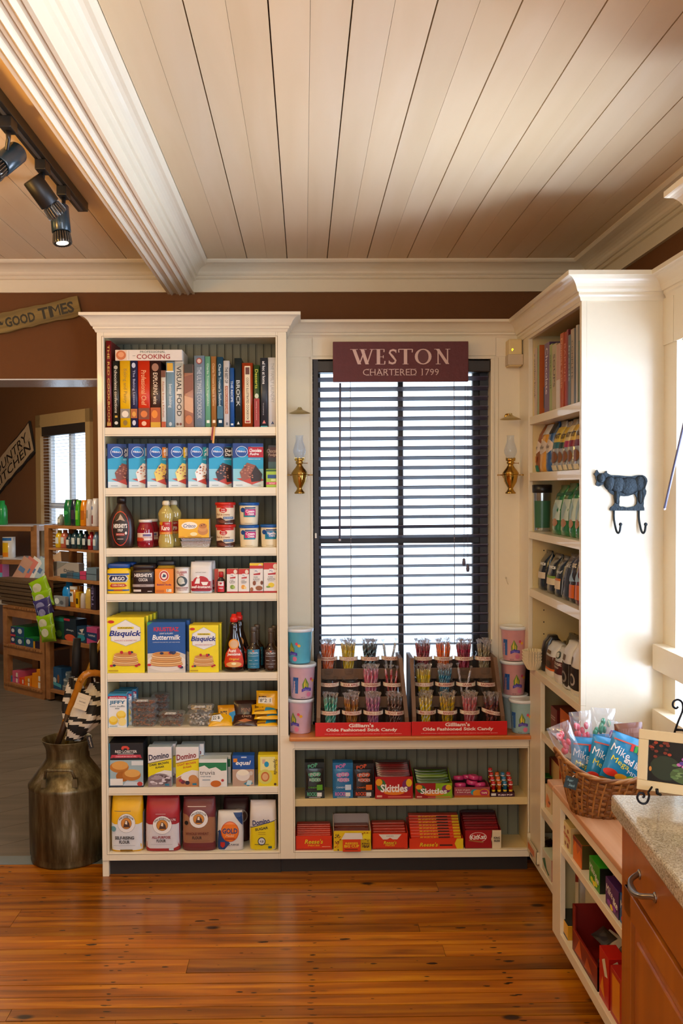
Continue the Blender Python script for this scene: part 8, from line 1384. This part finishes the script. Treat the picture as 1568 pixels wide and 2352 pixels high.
for (p0, p1, pt, pb, lab, c, cm) in ((24.5, 35.5, 1440, 1460, 'upper dark blue and red tissue box at the left', '2a3a6a', [('r', 0, 0, 1, .2, 'b83a4a'), ('e', .5, .6, .3, .2, 'd0d4dc')]), (24.5, 35.5, 1461, 1480, 'lower dark blue and red tissue box at the left', '2a3a6a', [('r', 0, 0, 1, .2, 'b83a4a'), ('e', .5, .6, .3, .2, 'd0d4dc')]), (37, 55, 1442, 1463, 'upper green-topped tissue box with blue end', '1c4a78', [('e', .5, .6, .25, .25, 'c8d8e0'), ('r', 0, 0, 1, .08, '2a8a4a')]), (37, 55, 1464, 1483, 'lower green-topped tissue box with blue end', '1c4a78', [('e', .5, .5, .25, .25, 'c8d8e0')]), (58, 76, 1467, 1486, 'green tissue box with blue end, nearest the middle', '1c4a78', [('e', .4, .6, .25, .25, 'c8d8e0')]), (77, 96, 1476, 1494, 'small dark and yellow box at the right of the middle shelf', '241c34', [('r', 0, 0, .2, 1, 'c8961c')])):
    o = U1.goods('tissue_box', lab, 'box', p0, p1, pt, pb, .30, c, cm, off=.03); 
    o.data.materials.append(P('1c7a34', .4)); [setattr(pl, 'material_index', len(o.data.materials)-1) for pl in o.data.polygons if abs(pl.normal.z) > .9 or abs(pl.normal.x) > .9] if 'tissue' in lab else None
for (p0, p1, pt, pb, lab, c) in ((13.5, 27, 1552, 1566, 'blue soap box at the left of the lowest slatted shelf', '2a6a90'), (28.5, 43, 1556, 1568, 'pink soap box, lower of the pair', 'c85a8a'), (28.5, 43, 1543, 1555.5, 'pink soap box, upper of the pair', 'c85a78'), (44, 56, 1559, 1571, 'red-orange soap box beside the pink pair', 'd8481c'), (56.5, 70, 1557, 1566, 'upper small orange box', 'dc8418'), (56.5, 70, 1566.5, 1576, 'lower small orange box', 'dc7a18'), (73, 98, 1565, 1581, 'bottom orange box of the right pile', 'e08a14'), (74, 98, 1551, 1564.5, 'middle orange box of the right pile', 'e08a14'), (84, 98, 1540, 1550.5, 'top orange box of the right pile', 'e08a14')):
    U1.goods('soap_box', lab, 'box', p0, p1, pt, pb, .16, c, [('r', .6, .2, .85, .8, 'e0dcd0')], off=.03)
# wipes packs hanging from the rack corner
hg = U2.M @ Vector((-.02, -.05, 0))
for k, (px, py, c, w, h, ry, lab) in enumerate(((101, 1372, '8ab814', .17, .15, 24, 'lime green wipes pack, top of the hanging strip'), (103, 1394, '86b412', .18, .13, 14, 'lime green wipes pack, second on the strip'), (105, 1412, '3c3a78', .16, .13, 18, 'violet wipes pack, third on the strip'), (107, 1426, '34326a', .13, .12, 12, 'violet wipes pack, fourth on the strip'), (110, 1456, '8ab814', .15, .15, 12, 'lime green wipes pack, fifth on the strip'), (113, 1474, '84ac12', .13, .13, 8, 'lime green wipes pack at the bottom of the strip'))):
    d = ray(px, py); Yh = hg.y-.02*k-.03; p = at(px, py, Yh); pillow('wipes_pack', lab, 'packet', tuple(p), w, h, .05, c, [('e', .42, .55, .26, .24, 'c8c8b0' if 'lime' in lab else '8a8ab8')], rx=0, ry=-ry, rz=-20, seed=k+2, crim=c)
# white-topped rack at the far left
L0 = Vector(atZ(-60, 1545, 0)); L0.z = 0; U0 = Unit(L0, Vector((-DW.x*-1, -1*abs(DW.y), 0)) if 0 else Vector((.95, -.30, 0))); u0 = thing('wooden_rack', 'pine rack with white shelf tops at the left picture edge', 'rack', (0, 0, 0))
aR, zR = U0.q(84, 1207); aZ, z2_ = U0.q(72, 1284)
g = G(); g.M = U0.M
for y in (0, .3):
    for a in (aR-.06, -.3): g = G(); g.M = U0.M; g.box(a, a+.06, y, y+.04, 0, zR, PINE, .002); g.build('post', u0)
for z_ in (zR, z2_): 
    g = G(); g.M = U0.M; g.box(-.3, aR-.02, 0, .34, z_-.05, z_-.008, PINE); g.box(-.3, aR-.03, -.005, .34, z_-.008, z_, P('c9c6cc', .4, key='white_laminate')); g.build('shelf_board', u0)
U0.goods('wipes_tub', 'white and yellow canister with blue lid on the white shelf', 'can', 1, 23.5, 1234, 1284, .11, 'd8d4cc', [('r', .1, .1, .75, .75, 'e0b41c'), ('r', 0, .84, 1, .97, '2a6ab0'), ('r', .1, .1, .75, .3, 'e0861c')], off=.04, kind=[(0, .95, .95), (.02, 1, 1), (1, 1, 1)])
U0.goods('spray_bottle', 'green bottle cut by the left picture edge', 'bottle', -10, 6, 1150, 1206, .1, '1c9a4a', (), off=.06, kind=BOT)
U0.goods('carton', 'pink and blue carton at the left picture edge', 'box', -12, 5, 1285, 1345, .1, 'b03a68', [('r', 0, 0, 1, .5, '6ab0c8')], off=.0)
U0.goods('towel_stack', 'pale folded towels at the left picture edge', 'towels', -12, 18, 1370, 1388, .2, 'c0b8b0', [('r', 0, .45, 1, .5, '8a8480')], off=-.1)
